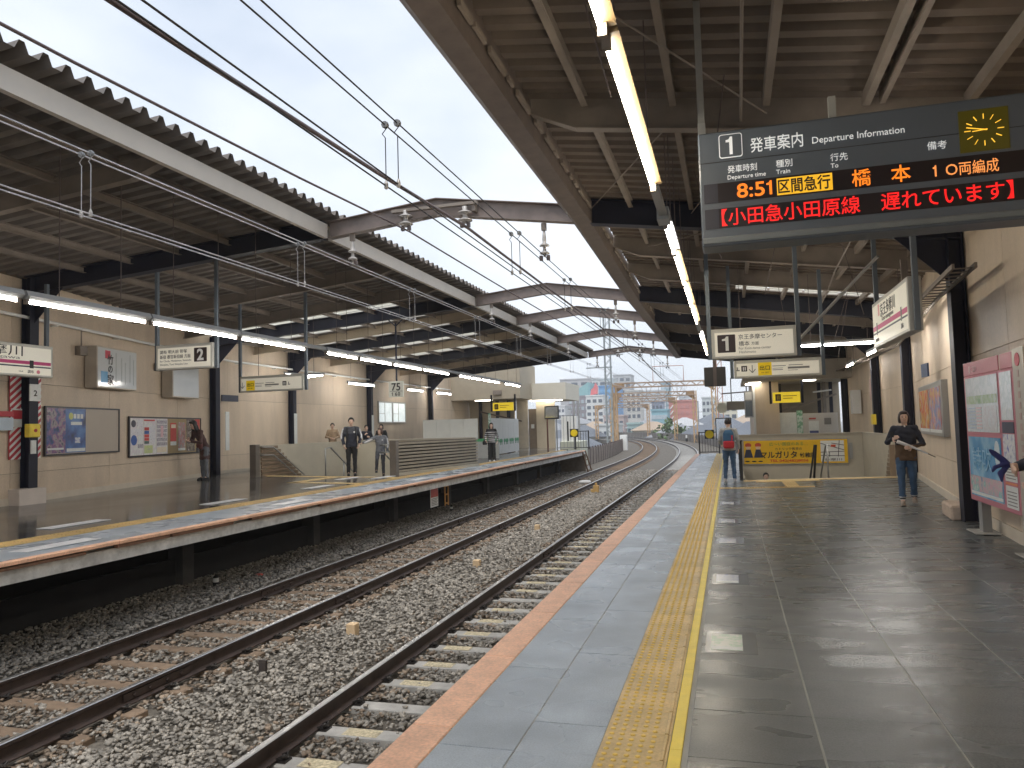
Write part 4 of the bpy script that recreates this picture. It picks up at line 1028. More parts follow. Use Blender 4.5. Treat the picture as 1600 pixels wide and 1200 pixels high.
text('発車案内', .122, .389, .71, m_lw, t, YF_, width=.38, bold=.0005); text('Departure Information', .072, .834, .712, m_lw, t, YF_, width=.63)
text('発車時刻', .062, .215, .565, m_lw, t, YF_, width=.215); text('Departure time', .046, .212, .51, m_lw, t, YF_, width=.28)
text('種別', .062, .567, .565, m_lw, t, YF_); text('Train', .048, .567, .51, m_lw, t, YF_)
text('行先', .062, .952, .565, m_lw, t, YF_); text('To', .048, .952, .51, m_lw, t, YF_)
text('備考', .066, 1.603, .565, m_lw, t, YF_)
def rrect(mb, x0, z0, x1, z1, r, y0, y1, mi=0, n=4):
    poly = []
    for cx, cz, a0 in ((x1 - r, z0 + r, -90), (x1 - r, z1 - r, 0), (x0 + r, z1 - r, 90), (x0 + r, z0 + r, 180)):
        for k in range(n + 1):
            a = R(a0 + 90 * k / n); poly.append((cx + r * math.cos(a), cz + r * math.sin(a)))
    return mb.ext(poly, y0, y1, 'y', mi)
mb = MB(); rrect(mb, .157, .682, .331, .868, .02, -.006, -.0); mb.build('number_frame', m_lw, t, world=False)
mb = MB(); rrect(mb, .163, .688, .325, .862, .016, -.0085, -.006); mb.build('number_field', m_board, t, world=False)
one(.14, .237, .705, m_lw, t, -.0095, wd=.17)
mb = MB(); mb.box(1.815, -.006, .51, 2.13, 0, .815); mb.build('clock_face', M('clock_olive', (.036, .034, .008), .3, var=.1, emit=(.12, .09, .0), estr=.12), t, world=False)
l_cl = M('clock_mark', (.8, .5, .05), .5, var=0, emit=(1., .55, .05), estr=.5)
cx, cz = 1.972, .662
for k in range(12):
    a = R(30 * k); mb = MB()
    p = Vector((cx + .085 * math.sin(a), -.009, cz + .066 * math.cos(a) * 1.2)); q = Vector((cx + .125 * math.sin(a), -.009, cz + .096 * math.cos(a) * 1.2))
    mb.bar(p, q, .004, .010, (0, 1, 0)); mb.build('hour_mark', l_cl, t, world=False)
for a, l in ((R(-95), .075), (R(-75), .115)):
    mb = MB(); mb.bar((cx + .02 * -math.sin(a), -.012, cz - .015 * math.cos(a)), (cx + l * math.sin(a), -.012, cz + l * .9 * math.cos(a)), .004, .009, (0, 1, 0)); mb.build('clock_hand', l_cl, t, world=False)
for x in (.03, 1.0, 2.55):
    mb = MB(); xx_ = -.14 + x; zt = roofR(xx_) + BH - .12 if x > 1 else 5.0
    mb.box(x - .026, .1, H_, x + .026, .15, (zt - 2.895) if x != 1.0 else H_ + .2); mb.build('hanger', M('pale_post', (.30, .30, .28), .45, var=.1), t, world=False)
mb = MB(); mb.box(.0, .09, H_ + .02, .06, .16, H_ + .12); mb.build('clamp', m_steel, t, world=False)

# ================================================================== hanging signs
m_face = M('sign_face', (.78, .75, .66), .4, var=.03, emit=(1., .93, .74), estr=.10)
m_rim = M('sign_rim', (.50, .49, .44), .4, var=.05)
m_brk = M('sign_dark_brown', (.035, .02, .02), .4, var=0)
m_exit = M('exit_yellow', (.86, .60, .01), .4, var=.03, emit=(1., .7, .02), estr=.08)
def signbox(name, label, loc, rotz, w_, h_, dep, posts, cat='sign'):
    t = thing(name, label, cat, loc, rotz)
    mb = MB(); mb.box(0, 0, 0, w_, dep, h_); mb.build('case', m_rim, t, world=False, bevel=.006)
    mb = MB(); mb.box(.045, -.004, .035, w_ - .045, 0, h_ - .055); mb.build('face', m_face, t, world=False)
    for x, zt in posts:
        mb = MB(); mb.box(x - .03, dep * .3, 0, x + .03, dep * .3 + .06, zt); mb.build('post', m_greyblue, t, world=False)
    return t
d_ = -.0055
t = signbox('platform_sign', 'cream hanging sign with a dark square number 1 over the near platform', (-.2, 11.8, 2.49), 0, 1.21, .45, .16, ((-.035, 2.06), (1.245, 1.95)))
mb = MB(); rrect(mb, .085, .09, .345, .36, .012, -.006, 0); mb.build('number_square', m_brk, t, world=False)
one(.215, .205, .118, m_white, t, -.0095, wd=.21)
text('京王多摩センター', .08, .39, .285, m_ink, t, d_, width=.62); text('橋本', .08, .39, .185, m_ink, t, d_); text('方面', .055, .57, .19, m_ink, t, d_)
text('For Keio-tama-center', .055, .39, .125, m_inkg, t, d_, width=.46); text('Hashimoto', .055, .39, .07, m_inkg, t, d_)
def exit_sign(t, w_, flip):
    x0 = .18 if flip else .42
    mb = MB(); mb.box(x0, -.0055, .0355, x0 + .235, -.004, .27); mb.build('exit_field', m_exit, t, world=False)
    text('出口', .095, x0 + .118, .135, m_ink, t, -.0085, align='CENTER', bold=.001); text('Exit  出口', .03, x0 + .118, .075, m_ink, t, -.0085, align='CENTER')
    xa = x0 - .1
    mb = MB(); mb.bar((xa, -.006, .23), (xa, -.006, .1), .003, .014, (1, 0, 0)); mb.bar((xa, -.006, .09), (xa - .055, -.006, .155), .003, .014, (1, 0, 1)); mb.bar((xa, -.006, .09), (xa + .055, -.006, .155), .003, .014, (-1, 0, 1)); mb.build('arrow', m_inkg, t, world=False)
    for k, (a, c, z, h) in enumerate(((.29, .56, .19, .012), (.29, .5, .15, .008), (.29, .5, .12, .012), (.62, .9, .195, .012), (.6, 1.03, .135, .035), (.6, .8, .105, .008))):
        mb = MB(); mb.box(x0 + a * .85, -.0055, z, x0 + c * .85, -.004, z + h); mb.build('print_line', m_inkg, t, world=False)
    xi = x0 + .98 if flip else .13
    mb = MB(); mb.box(xi, -.006, .12, xi + .1, -.004, .22); mb.build('pictogram', m_brk, t, world=False)
    mb = MB(); mb.box(xi + .025, -.0075, .135, xi + .045, -.006, .2); mb.box(xi + .058, -.0075, .135, xi + .078, -.006, .2); mb.build('pictogram_figure', m_white, t, world=False)
    xc2 = xi + .17 if flip else xi - .06
    mb = MB(); mb.box(xc2 - .03, -.0055, .13, xc2 + .03, -.004, .15); mb.box(xc2 - .02, -.0055, .15, xc2 - .0, -.004, .20); mb.build('pictogram_arrow', m_inkg, t, world=False)
t = signbox('exit_sign', 'cream hanging sign with a yellow exit field below the platform 1 sign', (.13, 14.4, 2.33), 0, 1.50, .32, .16, ((-.035, 2.1), (1.535, 1.9)))
exit_sign(t, 1.5, False)
t = signbox('exit_sign', 'cream hanging sign with a yellow exit field over the far platform', (-11.1, 15.4, 2.56), 0, 1.70, .37, .16, ((-.035, 2.2), (1.735, 2.3)))
exit_sign(t, 1.7, True)
t = signbox('platform_sign', 'cream hanging sign with a dark square 2 over the far platform', (-10.38, 11.85, 2.81), 0, 1.26, .47, .16, ((-.035, 1.95), (1.295, 2.05)))
mb = MB(); rrect(mb, .86, .125, 1.14, .385, .012, -.006, 0); mb.build('number_square', m_brk, t, world=False)
text('2', .29, 1.0, .155, m_white, t, -.0095, align='CENTER', bold=.009)
text('調布 明大前 笹塚', .075, .1, .31, m_ink, t, d_, width=.6); text('新宿 都営新宿線 方面', .078, .1, .215, m_ink, t, d_, width=.68)
text('for Chofu, Meidaimae, Sasazuka', .05, .1, .15, m_inkg, t, d_, width=.7); text('Shinjuku, Toei Shinjuku Line', .05, .1, .085, m_inkg, t, d_, width=.62)

# station name boards (face the tracks)
m_pink = M('line_pink', (.62, .06, .22), .45, var=0); m_navy = M('line_navy', (.03, .035, .07), .45, var=0)
t = signbox('station_name_board', 'hanging station name board with a pink line over the near platform', (2.1, 12.1, 2.55), R(-90), 2.27, .65, .15, ((-.06, 2.1), (2.33, 2.2)))
mb = MB(); mb.box(.05, -.0055, .235, 2.22, -.004, .30); mb.build('pink_line', m_pink, t, world=False)
mb = MB(); mb.box(.05, -.0055, .185, 2.22, -.004, .207); mb.build('navy_line', m_navy, t, world=False)
text('京王多摩川', .2, .62, .40, m_ink, t, d_, width=.95); text('Keio-tamagawa', .09, .7, .325, m_inkg, t, d_, width=.75)
for x in (.33, 1.9):
    mb = MB(); mb.box(x - .03, -.0075, .17, x + .03, -.0055, .34); mb.build('stop_mark', m_inkg, t, world=False)
mb = MB(); mb.box(.45, -.0055, .42, .55, -.004, .58); mb.build('station_number', M('pink_mark', (.75, .35, .35), .5), t, world=False)
text('調布', .07, 1.85, .08, m_inkg, t, d_); text('京王稲田堤', .05, .3, .08, m_inkg, t, d_, align='CENTER')
mb = MB(); mb.box(.2, .152, .05, 2.0, .20, .5); mb.build('rear_case', m_greyblue, t, world=False)
t = signbox('station_name_board', 'hanging station name board with a pink line over the far platform', (-12.0, 8.3, 2.70), R(90), 2.78, .58, .2, ((-.05, 2.0), (2.72, 1.75)))
mb = MB(); mb.box(.05, -.0055, .215, 2.73, -.004, .275); mb.build('pink_line', m_pink, t, world=False)
mb = MB(); mb.box(.05, -.0055, .165, 2.73, -.004, .19); mb.build('navy_line', m_navy, t, world=False)
text('京王多摩川', .2, .55, .37, m_ink, t, d_, width=1.6); text('Keio-tamagawa', .075, .8, .30, m_inkg, t, d_, width=1.3)
mb = MB(); mb.box(2.29, -.0075, .15, 2.37, -.0055, .29); mb.build('stop_mark', m_ink, t, world=False)
text('調布', .065, 2.25, .065, m_ink, t, d_); text('Chofu', .035, 2.12, .075, m_inkg, t, d_, align='CENTER')
mb = MB(); mb.lathe([(.035, -.0055), (.035, -.004)], (2.47, 0, .09), 16, 'y'); mb.build('line_badge', M('badge_pink', (.7, .2, .25), .5), t, world=False)

# yellow direction signs at both platform ends
for loc, lb, sc_ in (((1.65, 30.4, 2.22), 'small yellow hanging direction sign at the near platform building', 1.), ((-11.3, 36., 2.43), 'small yellow hanging direction sign at the far platform building', 1.08)):
    t = thing('direction_sign', lb, 'sign', loc)
    mb = MB(); mb.box(0, 0, 0, .98 * sc_, .1, .4); mb.build('case', M('yellow_sign', (.86, .60, .02), .4, var=.04, emit=(1., .72, .04), estr=.25), t, world=False, bevel=.008)
    mb = MB(); mb.box(.09, -.004, .07, .29, 0, .33); mb.build('pictogram', m_brk, t, world=False)
    mb = MB(); mb.box(.14, -.006, .12, .18, -.004, .28); mb.box(.2, -.006, .12, .24, -.004, .28); mb.build('pictogram_figure', M('exit_y2', (.8, .56, .02), .5), t, world=False)
    for z in (.24, .15):
        mb = MB(); mb.box(.36, -.003, z, .36 + (.5 if z > .2 else .35), 0, z + .03); mb.build('print_line', M('olive_ink', (.45, .33, .02), .5), t, world=False)
    for x in (-.08, 1.06 * sc_):
        mb = MB(); mb.box(x - .04, .02, -.03, x + .04, .08, .84 if loc[0] > 0 else .8); mb.build('post', m_dark, t, world=False)

# yellow kindergarten advertisement on the stair parapet
t = thing('advertising_board', 'yellow kindergarten advertising board on the stair parapet', 'advertising board', (.42, HY1 - .125, .18))
m_ady = M('ad_yellow', (.84, .50, .01), .45, var=.03)
aw, ah = 3.08, .74
mb = MB(); mb.box(-.03, -.03, -.03, aw + .03, 0, ah + .03); mb.build('frame', m_steel, t, world=False)
mb = MB(); mb.box(0, -.036, 0, aw, -.03, ah); mb.build('panel', m_ady, t, world=False)
text('広～い園庭のある…', .115, .78, .575, M('ad_green', (.12, .26, .05), .5), t, -.04, width=1.15); text('カトリック教育の', .095, .95, .43, m_ink, t, -.04, width=.8)
text('マルガリタ', .24, .5, .19, m_ink, t, -.04, width=1.1, bold=.006); text('幼稚園', .16, 1.68, .2, m_ink, t, -.04, width=.46, bold=.004)
text('TEL 042(482)8056', .105, .78, .06, M('ad_red', (.62, .08, .02), .5), t, -.04, width=1.15, bold=.003)
mb = MB(); mb.box(2.3, -.039, .05, 2.98, -.036, .70); mb.build('map_field', m_white, t, world=False)
for p, q in (((2.3, .62), (2.98, .40)), ((2.3, .34), (2.98, .36)), ((2.62, .62), (2.98, .55)), ((2.85, .7), (2.8, .2)), ((2.55, .34), (2.55, .2)), ((2.3, .24), (2.98, .22))):
    mb = MB(); mb.bar((p[0], -.041, p[1]), (q[0], -.041, q[1]), .003, .018, (0, 1, 0) if False else (0, 0, 1)); mb.build('map_line', m_ink, t, world=False)
mb = MB(); mb.box(2.6, -.045, .5, 2.74, -.039, .57); mb.build('map_mark', MATS['ad_red'], t, world=False)
text('多摩川', .085, 2.4, .08, m_ink, t, -.042, width=.5)
m_beret = M('beret_red', (.55, .08, .04), .5)
for x in (.14, .44):      # the two small child figures of the print
    mb = MB(); mb.ell((x, -.038, .6), .1, .004, .07, 12, 8); mb.build('printed_beret', m_beret, t, world=False)
    mb = MB(); mb.ell((x, -.0385, .52), .075, .003, .07, 12, 8); mb.build('printed_face', M('print_skin', (.72, .5, .32), .5), t, world=False)
    mb = MB(); mb.ext([(x - .14, .2), (x + .14, .2), (x + .07, .46), (x - .07, .46)], -.04, -.036, 'y'); mb.build('printed_coat', m_navy, t, world=False)
for x in (.1, .3, .5):
    mb = MB(); mb.ell((x, -.038, .08), .07, .003, .022, 10, 6); mb.build('printed_shadow', m_ink, t, world=False)
mb = MB(); mb.box(aw + .04, -.05, .12, aw + .14, 0, .62); mb.build('lamp_box', m_steel, t, world=False)

# speed sign, monitor, mirrors, gates
t = thing('speed_sign', 'square 75 speed sign hanging on a thin dark post', 'speed sign', (-9.14, 19.9, 2.52))
mb = MB(); mb.box(-.235, -.0, 0, .235, .03, .46); mb.build('plate', M('sign_greygreen', (.55, .56, .5), .5, var=.08), t, world=False, bevel=.006)
text('75', .30, 0, .195, m_ink, t, -.004, align='CENTER', bold=.005); one(.1, -.12, .04, m_ink, t, -.004, wd=.2); text('60', .15, .045, .04, m_ink, t, -.004, align='CENTER', spacing=1.2, bold=.003)
mb = MB(); mb.box(-.2, -.003, .165, .2, 0, .175); mb.build('divider', m_ink, t, world=False)
mb = MB(); mb.tube([(0, .05, .3), (0, .05, 2.15)], .028, 8); mb.tube([(-.22, .05, 2.25), (0, .05, 2.05), (.22, .05, 2.25)], .02, 6); mb.build('post', m_dark, t, world=False)
t = thing('monitor', 'dark square monitor hanging at the end of the near lamp row', 'monitor', (-.36, 24.5, 2.68))
mb = MB(); mb.box(-.33, 0, 0, .33, .28, .6); mb.build('case', m_black, t, world=False, bevel=.02)
mb = MB(); mb.box(-.29, -.004, .04, .29, 0, .56); mb.build('screen', M('dark_screen', (.012, .011, .012), .45, var=.1), t, world=False)
mb = MB(); mb.box(-.05, -.03, 0, .05, -.005, 1.9); mb.box(-.05, -.005, .6, .05, .2, .66); mb.build('hanger', m_brown, t, world=False)
t = thing('hanging_box', 'grey ribbed box hanging near the end of the near platform', 'sign box', (.45, 33.2, 2.05))
mb = MB(); mb.box(-.5, 0, 0, .5, .12, .36)
for k in range(9): mb.box(-.5 + .125 * k - .006, -.012, 0, -.5 + .125 * k + .006, 0, .36)
mb.build('case', M('box_greybrown', (.24, .22, .19), .6), t, world=False)
mb = MB(); mb.lathe([(.24, -.02), (.24, .02)], (-.7, .05, .1), 6, 'y'); mb.build('hexagon_plate', M('hex_plate', (.6, .6, .5), .5), t, world=False)
mb = MB(); mb.box(-.33, .04, .36, -.29, .08, 1.35); mb.box(.29, .04, .36, .33, .08, 1.35); mb.bar((-.7, .06, .7), (.4, .06, .75), .04, .05); mb.build('hanger', m_brown, t, world=False)
def gate(name, label, loc, w_, h_, nb, mat):
    t = thing(name, label, 'gate', loc)
    for x in (0, w_):
        mb = MB(); mb.box(x - .03, -.03, 0, x + .03, .03, h_); mb.build('post', mat, t, world=False)
    for z in (.1, h_ - .03):
        mb = MB(); mb.box(.031, -.02, z - .02, w_ - .031, .02, z + .02); mb.build('rail', mat, t, world=False)
    for k in range(nb):
        mb = MB(); x = w_ * (k + 1) / (nb + 1); mb.box(x - .01, -.01, .12, x + .01, .01, h_ - .05); mb.build('bar', mat, t, world=False)
    return t
gate('end_gate', 'black barred gate closing the end of the near platform', (-1.45, 38.6, 0), .95, 1.1, 6, m_black)
t = thing('warning_disc', 'yellow warning disc on the gate of the near platform end', 'sign', (-.95, 38.5, .75))
mb = MB(); mb.box(-.22, 0, 0, .22, .02, .44); mb.build('plate', m_black, t, world=False)
mb = MB(); mb.lathe([(.2, -.012), (.2, 0)], (0, 0, .22), 20, 'y'); mb.build('disc', M('disc_yellow', (.85, .62, .02), .4), t, world=False)
gate('end_gate', 'black barred gate closing the end of the far platform', (-9.5, 42.4, .25), 1.0, 1.95, 4, m_grey)
gate('end_gate', 'low dark gate at the very end of the far platform', (-8.35, 42.0, .25), .75, 1.05, 4, m_black)
t = thing('warning_disc', 'yellow warning disc on the low gate of the far platform end', 'sign', (-8.4, 41.9, .95))
mb = MB(); mb.box(-.24, 0, 0, .24, .02, .46); mb.build('plate', m_black, t, world=False)
mb = MB(); mb.lathe([(.2, -.012), (.2, 0)], (0, 0, .23), 20, 'y'); mb.build('disc', MATS['disc_yellow'], t, world=False)
t = thing('driver_mirror', 'tilted square mirror on a brown post at the far platform end', 'mirror', (-9.72, 40.6, .26))
mb = MB(); mb.tube([(.1, 0, 0), (.1, 0, 1.75)], .045, 8); mb.build('post', M('post_redbrown', (.13, .05, .035), .5), t, world=False)
mb = MB(); mb.ext([(-.0, 1.75), (.12, 1.72), (.12, 2.42), (.05, 2.45)], -.05, .75, 'x'); mb.build('housing', m_black, t, world=False)
mb = MB(); mb.ext([(-.006, 1.8), (-.002, 1.8), (.045, 2.4), (.041, 2.4)], .0, .7, 'x'); mb.build('mirror_glass', M('mirror_glass', (.6, .62, .64), .12, metal=.9, var=.15, scale=3), t, world=False)
t = thing('white_booth', 'narrow white cabinet behind the gate of the far platform', 'cabinet', (-9.0, 43.4, .25))
mb = MB(); mb.box(-.45, 0, 0, .45, .5, 1.9); mb.build('body', m_white, t, world=False, bevel=.01)
mb = MB(); mb.box(-.1, -.02, .2, -.02, 0, 1.6); mb.build('dark_strip', m_black, t, world=False)
t = thing('driver_mirror', 'black framed mirror standing behind the man with the backpack', 'mirror', (-.25, 36.5, 0))
mb = MB(); mb.box(-.36, 0, .75, .36, .06, 1.75); mb.build('frame', m_black, t, world=False)
mb = MB(); mb.box(-.32, -.005, .79, .32, 0, 1.71); mb.build('mirror_glass', MATS['mirror_glass'], t, world=False)
mb = MB(); mb.tube([(0, .03, 0), (0, .03, .75)], .035, 8); mb.build('post', m_black, t, world=False)

# ================================================================== far wall: posters, boxes, window
ANG = math.atan2(9.5, -2.2)
def onL(y, z, off=.03): return (wall_x(LW, y) + off, y, z)
K_ = 1.026
def wboard(name, label, y0, y1, z0, z1, fm, back, cat='poster'):
    t = thing(name, label, cat, onL(y0, z0), ANG)
    w_ = (y1 - y0) * K_; h_ = z1 - z0
    for x0, zz0, x1, zz1 in ((-.0, 0, w_, .035), (0, h_ - .035, w_, h_), (0, .035, .035, h_ - .035), (w_ - .035, .035, w_, h_ - .035)):
        mb = MB(); mb.box(x0, -.03, zz0, x1, .01, zz1); mb.build('frame_bar', fm, t, world=False)
    mb = MB(); mb.box(.035, -.012, .035, w_ - .035, .005, h_ - .035); mb.build('backboard', back, t, world=False)
    return t, w_, h_
def sheet(t, x0, z0, x1, z1, m, y=-.016, name='poster_sheet'):
    mb = MB(); mb.box(x0, y, z0, x1, y + .003, z1); return mb.build(name, m, t, world=False)
m_frm = M('board_frame', (.04, .035, .04), .4, var=.1)
t, w_, h_ = wboard('notice_board', 'framed board with a dark blue event poster and an empty beige half', 12.2, 14.8, 1.23, 2.26, m_frm, M('board_beige', (.45, .39, .32), .5, var=.03))
sheet(t, .04, .05, .66, h_ - .04, MARBLE('poster_festival', [(.02, .03, .09), (.05, .09, .25), (.25, .10, .22), (.35, .30, .30), (.06, .05, .12), (.3, .12, .10)], 6, .35))
sheet(t, .66, .05, 1.36, h_ - .04, MARBLE('poster_blue', [(.025, .03, .05), (.04, .07, .22), (.07, .16, .42), (.12, .25, .5), (.03, .04, .10)], 2.2, .35))
mb = MB(); mb.lathe([(.075, -.02), (.075, -.016)], (.84, 0, .83), 16, 'y'); mb.build('print_badge', M('badge_lime', (.6, .62, .2), .5), t, world=False)
for k in range(3): sheet(t, .93 + .12 * k, .78, 1.02 + .12 * k, .88, m_paper, -.019, 'print_block')
sheet(t, .84, .64, 1.22, .71, m_paper, -.019, 'print_block'); sheet(t, .7, .07, 1.34, .14, m_paper, -.019, 'print_block'); sheet(t, .98, .25, 1.16, .37, m_paperb, -.019, 'print_block'); sheet(t, .08, .12, .6, .16, m_paper, -.019, 'print_block')
t, w_, h_ = wboard('notice_board', 'framed notice board crowded with small white and red leaflets', 15.2, 18.9, 1.08, 2.09, m_frm, M('board_tan', (.36, .27, .14), .6, var=.05))
m_lf = [MARBLE('leaflet_a', [(.75, .73, .76), (.6, .6, .66), (.78, .76, .76), (.35, .33, .4)], 22, .5), MARBLE('leaflet_b', [(.74, .72, .74), (.66, .60, .64), (.7, .72, .68), (.78, .76, .74)], 12, .5), MARBLE('leaflet_c', [(.12, .12, .16), (.6, .58, .6), (.2, .18, .25), (.7, .68, .7)], 26, .5)]
for i, (a, c) in enumerate(((.05, .66), (.67, 1.27), (1.28, 1.86))): sheet(t, a, .04, c, h_ - .04, m_lf[1])
m_red = M('leaflet_red', (.55, .06, .05), .5); m_blu = M('leaflet_blue', (.05, .12, .38), .5); m_grn = M('leaflet_green', (.55, .62, .3), .5)
mb = MB(); mb.ell((.2, -.018, .83), .11, .003, .09, 14, 8); mb.build('print_block', M('leaflet_dark', (.06, .06, .09), .5), t, world=False)
mb = MB(); mb.ell((.22, -.018, .42), .14, .003, .13, 14, 8); mb.build('print_block', m_blu, t, world=False)
for a, b_, c, d, m in ((.38, .74, .62, .92, m_lf[0]), (.09, .55, .62, .70, m_lf[0]), (.4, .22, .64, .32, m_lf[2]), (.42, .36, .62, .52, m_paper), (.68, .90, 1.2, .94, m_red), (.7, .66, .92, .74, m_red), (.7, .57, .92, .65, m_blu), (.7, .48, .92, .56, m_red), (.7, .40, .92, .47, m_red), (.7, .32, .92, .39, M('leaflet_dkgreen', (.08, .14, .12), .5)), (.95, .3, 1.22, .8, m_lf[0]), (.7, .08, 1.1, .28, m_grn), (.86, .17, 1.05, .2, m_lf[2])): sheet(t, a, b_, c, d, m, -.019, 'print_block')
for r_ in range(6): sheet(t, 1.31, .26 + .115 * r_, 1.83, .35 + .115 * r_, m_lf[2], -.019, 'print_block')
sheet(t, 1.5, .48, 1.63, .78, M('leaflet_pink', (.7, .45, .5), .5), -.021, 'print_block'); sheet(t, 1.32, .08, 1.8, .22, M('leaflet_cream', (.72, .64, .5), .5), -.019, 'print_block')
sheet(t, 2.02, .36, 2.34, .86, m_red); sheet(t, 2.06, .72, 2.3, .82, M('leaflet_cream', (.72, .64, .5), .5), -.019, 'print_block'); sheet(t, 2.02, .25, 2.34, .355, m_paper)
sheet(t, 2.45, .17, 2.85, .88, MARBLE('leaflet_d', [(.1, .14, .1), (.5, .2, .2), (.3, .3, .28), (.6, .5, .45)], 9, .5)); sheet(t, 2.45, .1, 2.85, .168, m_paper)
sheet(t, 2.92, .06, 3.42, h_ - .04, MARBLE('leaflet_e', [(.04, .035, .03), (.3, .26, .2), (.08, .05, .04), (.55, .5, .45)], 7, .5)); sheet(t, 3.44, .55, 3.72, h_ - .04, m_red)
# wall light boxes
t = thing('light_box', 'white wall light box with brush lettering and red and blue squares', 'light box', onL(13.5, 2.7), ANG)
mb = MB(); mb.box(0, -.28, 0, 1.62, .0, .94); mb.build('case', M('box_cream', (.52, .46, .38), .5), t, world=False, bevel=.01)
mb = MB(); mb.box(.03, -.286, .03, 1.59, -.28, .91); mb.build('face', M('lightbox_face', (.62, .64, .64), .12, var=.03), t, world=False)
for (x0, z0, x1, z1, m) in ((.30, .68, .5, .86, M('brush_red', (.55, .03, .06), .4)), (.14, .12, .40, .38, M('brush_blue', (.05, .32, .62), .4))): sheet(t, x0, z0, x1, z1, m, -.29, 'print_block')
text('竹', .24, .38, .57, m_ink, t, -.291, bold=.004); text('の', .2, .4, .37, m_ink, t, -.291, bold=.004); text('家', .26, .38, .1, m_ink, t, -.291, bold=.004)
for k, x in enumerate((.72, .95, 1.1, 1.3, 1.45)):
    sheet(t, x, .12 + .06 * (k % 2), x + .03, .84 - .1 * (k % 3), M('faint_ink', (.38, .41, .40), .5), -.289, 'print_line')
t = thing('light_box', 'blank white wall light box below the platform 2 sign', 'light box', onL(16.75, 2.62), ANG)
mb = MB(); mb.box(0, -.3, 0, 1.5, .0, 1.0); mb.build('case', MATS['box_cream'], t, world=False, bevel=.01)
mb = MB(); mb.box(.03, -.306, .03, 1.47, -.3, .97); mb.build('face', MATS['lightbox_face'], t, world=False)
for y, z in ((13.2, 3.5), (16.4, 3.4)):
    mb = MB(); mb.box(wall_x(LW, y) + .0, y, z - .1, wall_x(LW, y) + .15, y + .2, z + .1); mb.tube([(wall_x(LW, y) + .07, y + .1, z + .1), (wall_x(LW, y) + .07, y + .1, z + .5)], .015, 6)
    solo('junction_box', mb, m_creamd, ('small grey junction box left of the lettered light box' if y < 14 else 'small grey junction box left of the blank light box'), 'junction box')
# red and white striped panel behind the first column
t = thing('striped_panel', 'red and white diagonally striped panel behind the dark column', 'panel', onL(11.22, 1.2), ANG)
sw, sh = .88, 1.62
mb = MB(); mb.box(0, -.02, 0, sw, .0, sh); mb.build('backing', M('stripe_red', (.48, .045, .06), .5, var=.08), t, world=False)
k = 0; zz_ = -.75
while zz_ < sh:
    p = [(0, zz_), (sw, zz_ + .62), (sw, zz_ + .68), (0, zz_ + .06)]
    # clip to the panel
    def clip(poly, lo, hi):
        for sgn, lim in ((1, lo), (-1, -hi)):
            out = []
            for i in range(len(poly)):
                a_, b_ = poly[i], poly[(i + 1) % len(poly)]
                ia, ib = sgn * a_[1] >= lim, sgn * b_[1] >= lim
                if ia: out.append(a_)
                if ia != ib:
                    f_ = (lim * sgn - a_[1]) / (b_[1] - a_[1]); out.append((a_[0] + (b_[0] - a_[0]) * f_, lim * sgn))
            poly = out
            if not poly: return []
        return poly
    p = clip(p, .001, sh - .001)
    if len(p) >= 3: mb = MB(); mb.ext(p, -.024, -.0205, 'y'); mb.build('white_stripe', m_white, t, world=False)
    zz_ += .135
sheet(t, .03, .62, .34, .98, m_paper, -.03, 'notice'); sheet(t, .05, .78, .32, .95, MATS['stripe_red'], -.033, 'notice_field')
t = thing('emergency_box', 'yellow emergency button box on the dark far column', 'emergency box', (-12.96, 11.56, 1.72), R(90))
mb = MB(); mb.box(-.1, -.0, -.1, .14, .14, .16); mb.build('case', m_yel2, t, world=False, bevel=.012)
mb = MB(); mb.lathe([(.035, -.015), (.03, 0)], (.02, 0, .03), 12, 'y'); mb.build('button', m_red, t, world=False)
mb = MB(); mb.box(-.1, .005, .6, .14, .03, .93); mb.build('number_plate', m_paper, t, world=False)
text('2', .16, .02, .7, m_ink, t, .003, align='CENTER', bold=.003)
mb = MB(); mb.box(-.06, .005, -.42, .05, .03, -.16); mb.build('small_notice', m_paper, t, world=False)
mb = MB(); mb.box(wall_x(LW, 10.4) + .03, 9.6, 1.76, wall_x(LW, 11.1) + .08, 11.18, 2.0); mb.box(wall_x(LW, 10.4) + .03, 9.6, 2.02, wall_x(LW, 11.1) + .08, 11.18, 2.12, 1)
solo('wall_notice', mb, [M('pale_blue_board', (.5, .58, .65), .5), MATS['stripe_red']], 'pale blue wall notice with a red top at the left edge of the picture', 'notice')
# small plates on further columns
for y, lb in ((20.2, 'dark blue plate on the far column behind the stooping woman'),):
    x = wall_x(LW, y) + .3
    mb = MB(); mb.box(x - .0, y - .3, 2.62, x + .04, y + .5, 2.82); solo('column_plate', mb, M('plate_navy', (.03, .035, .06), .4), lb, 'plate')
for y, lb in ((20.2, 'pale vertical strip on the second far column'), (24.5, 'white station name strip on the third far column'), (30.8, 'white station name strip on the fourth far column')):
    x = wall_x(LW, y) + .285
    mb = MB(); mb.box(x, y - .09, 1.1, x + .02, y + .09, 2.3)
    solo('column_strip', mb, m_paper, lb, 'sign strip')
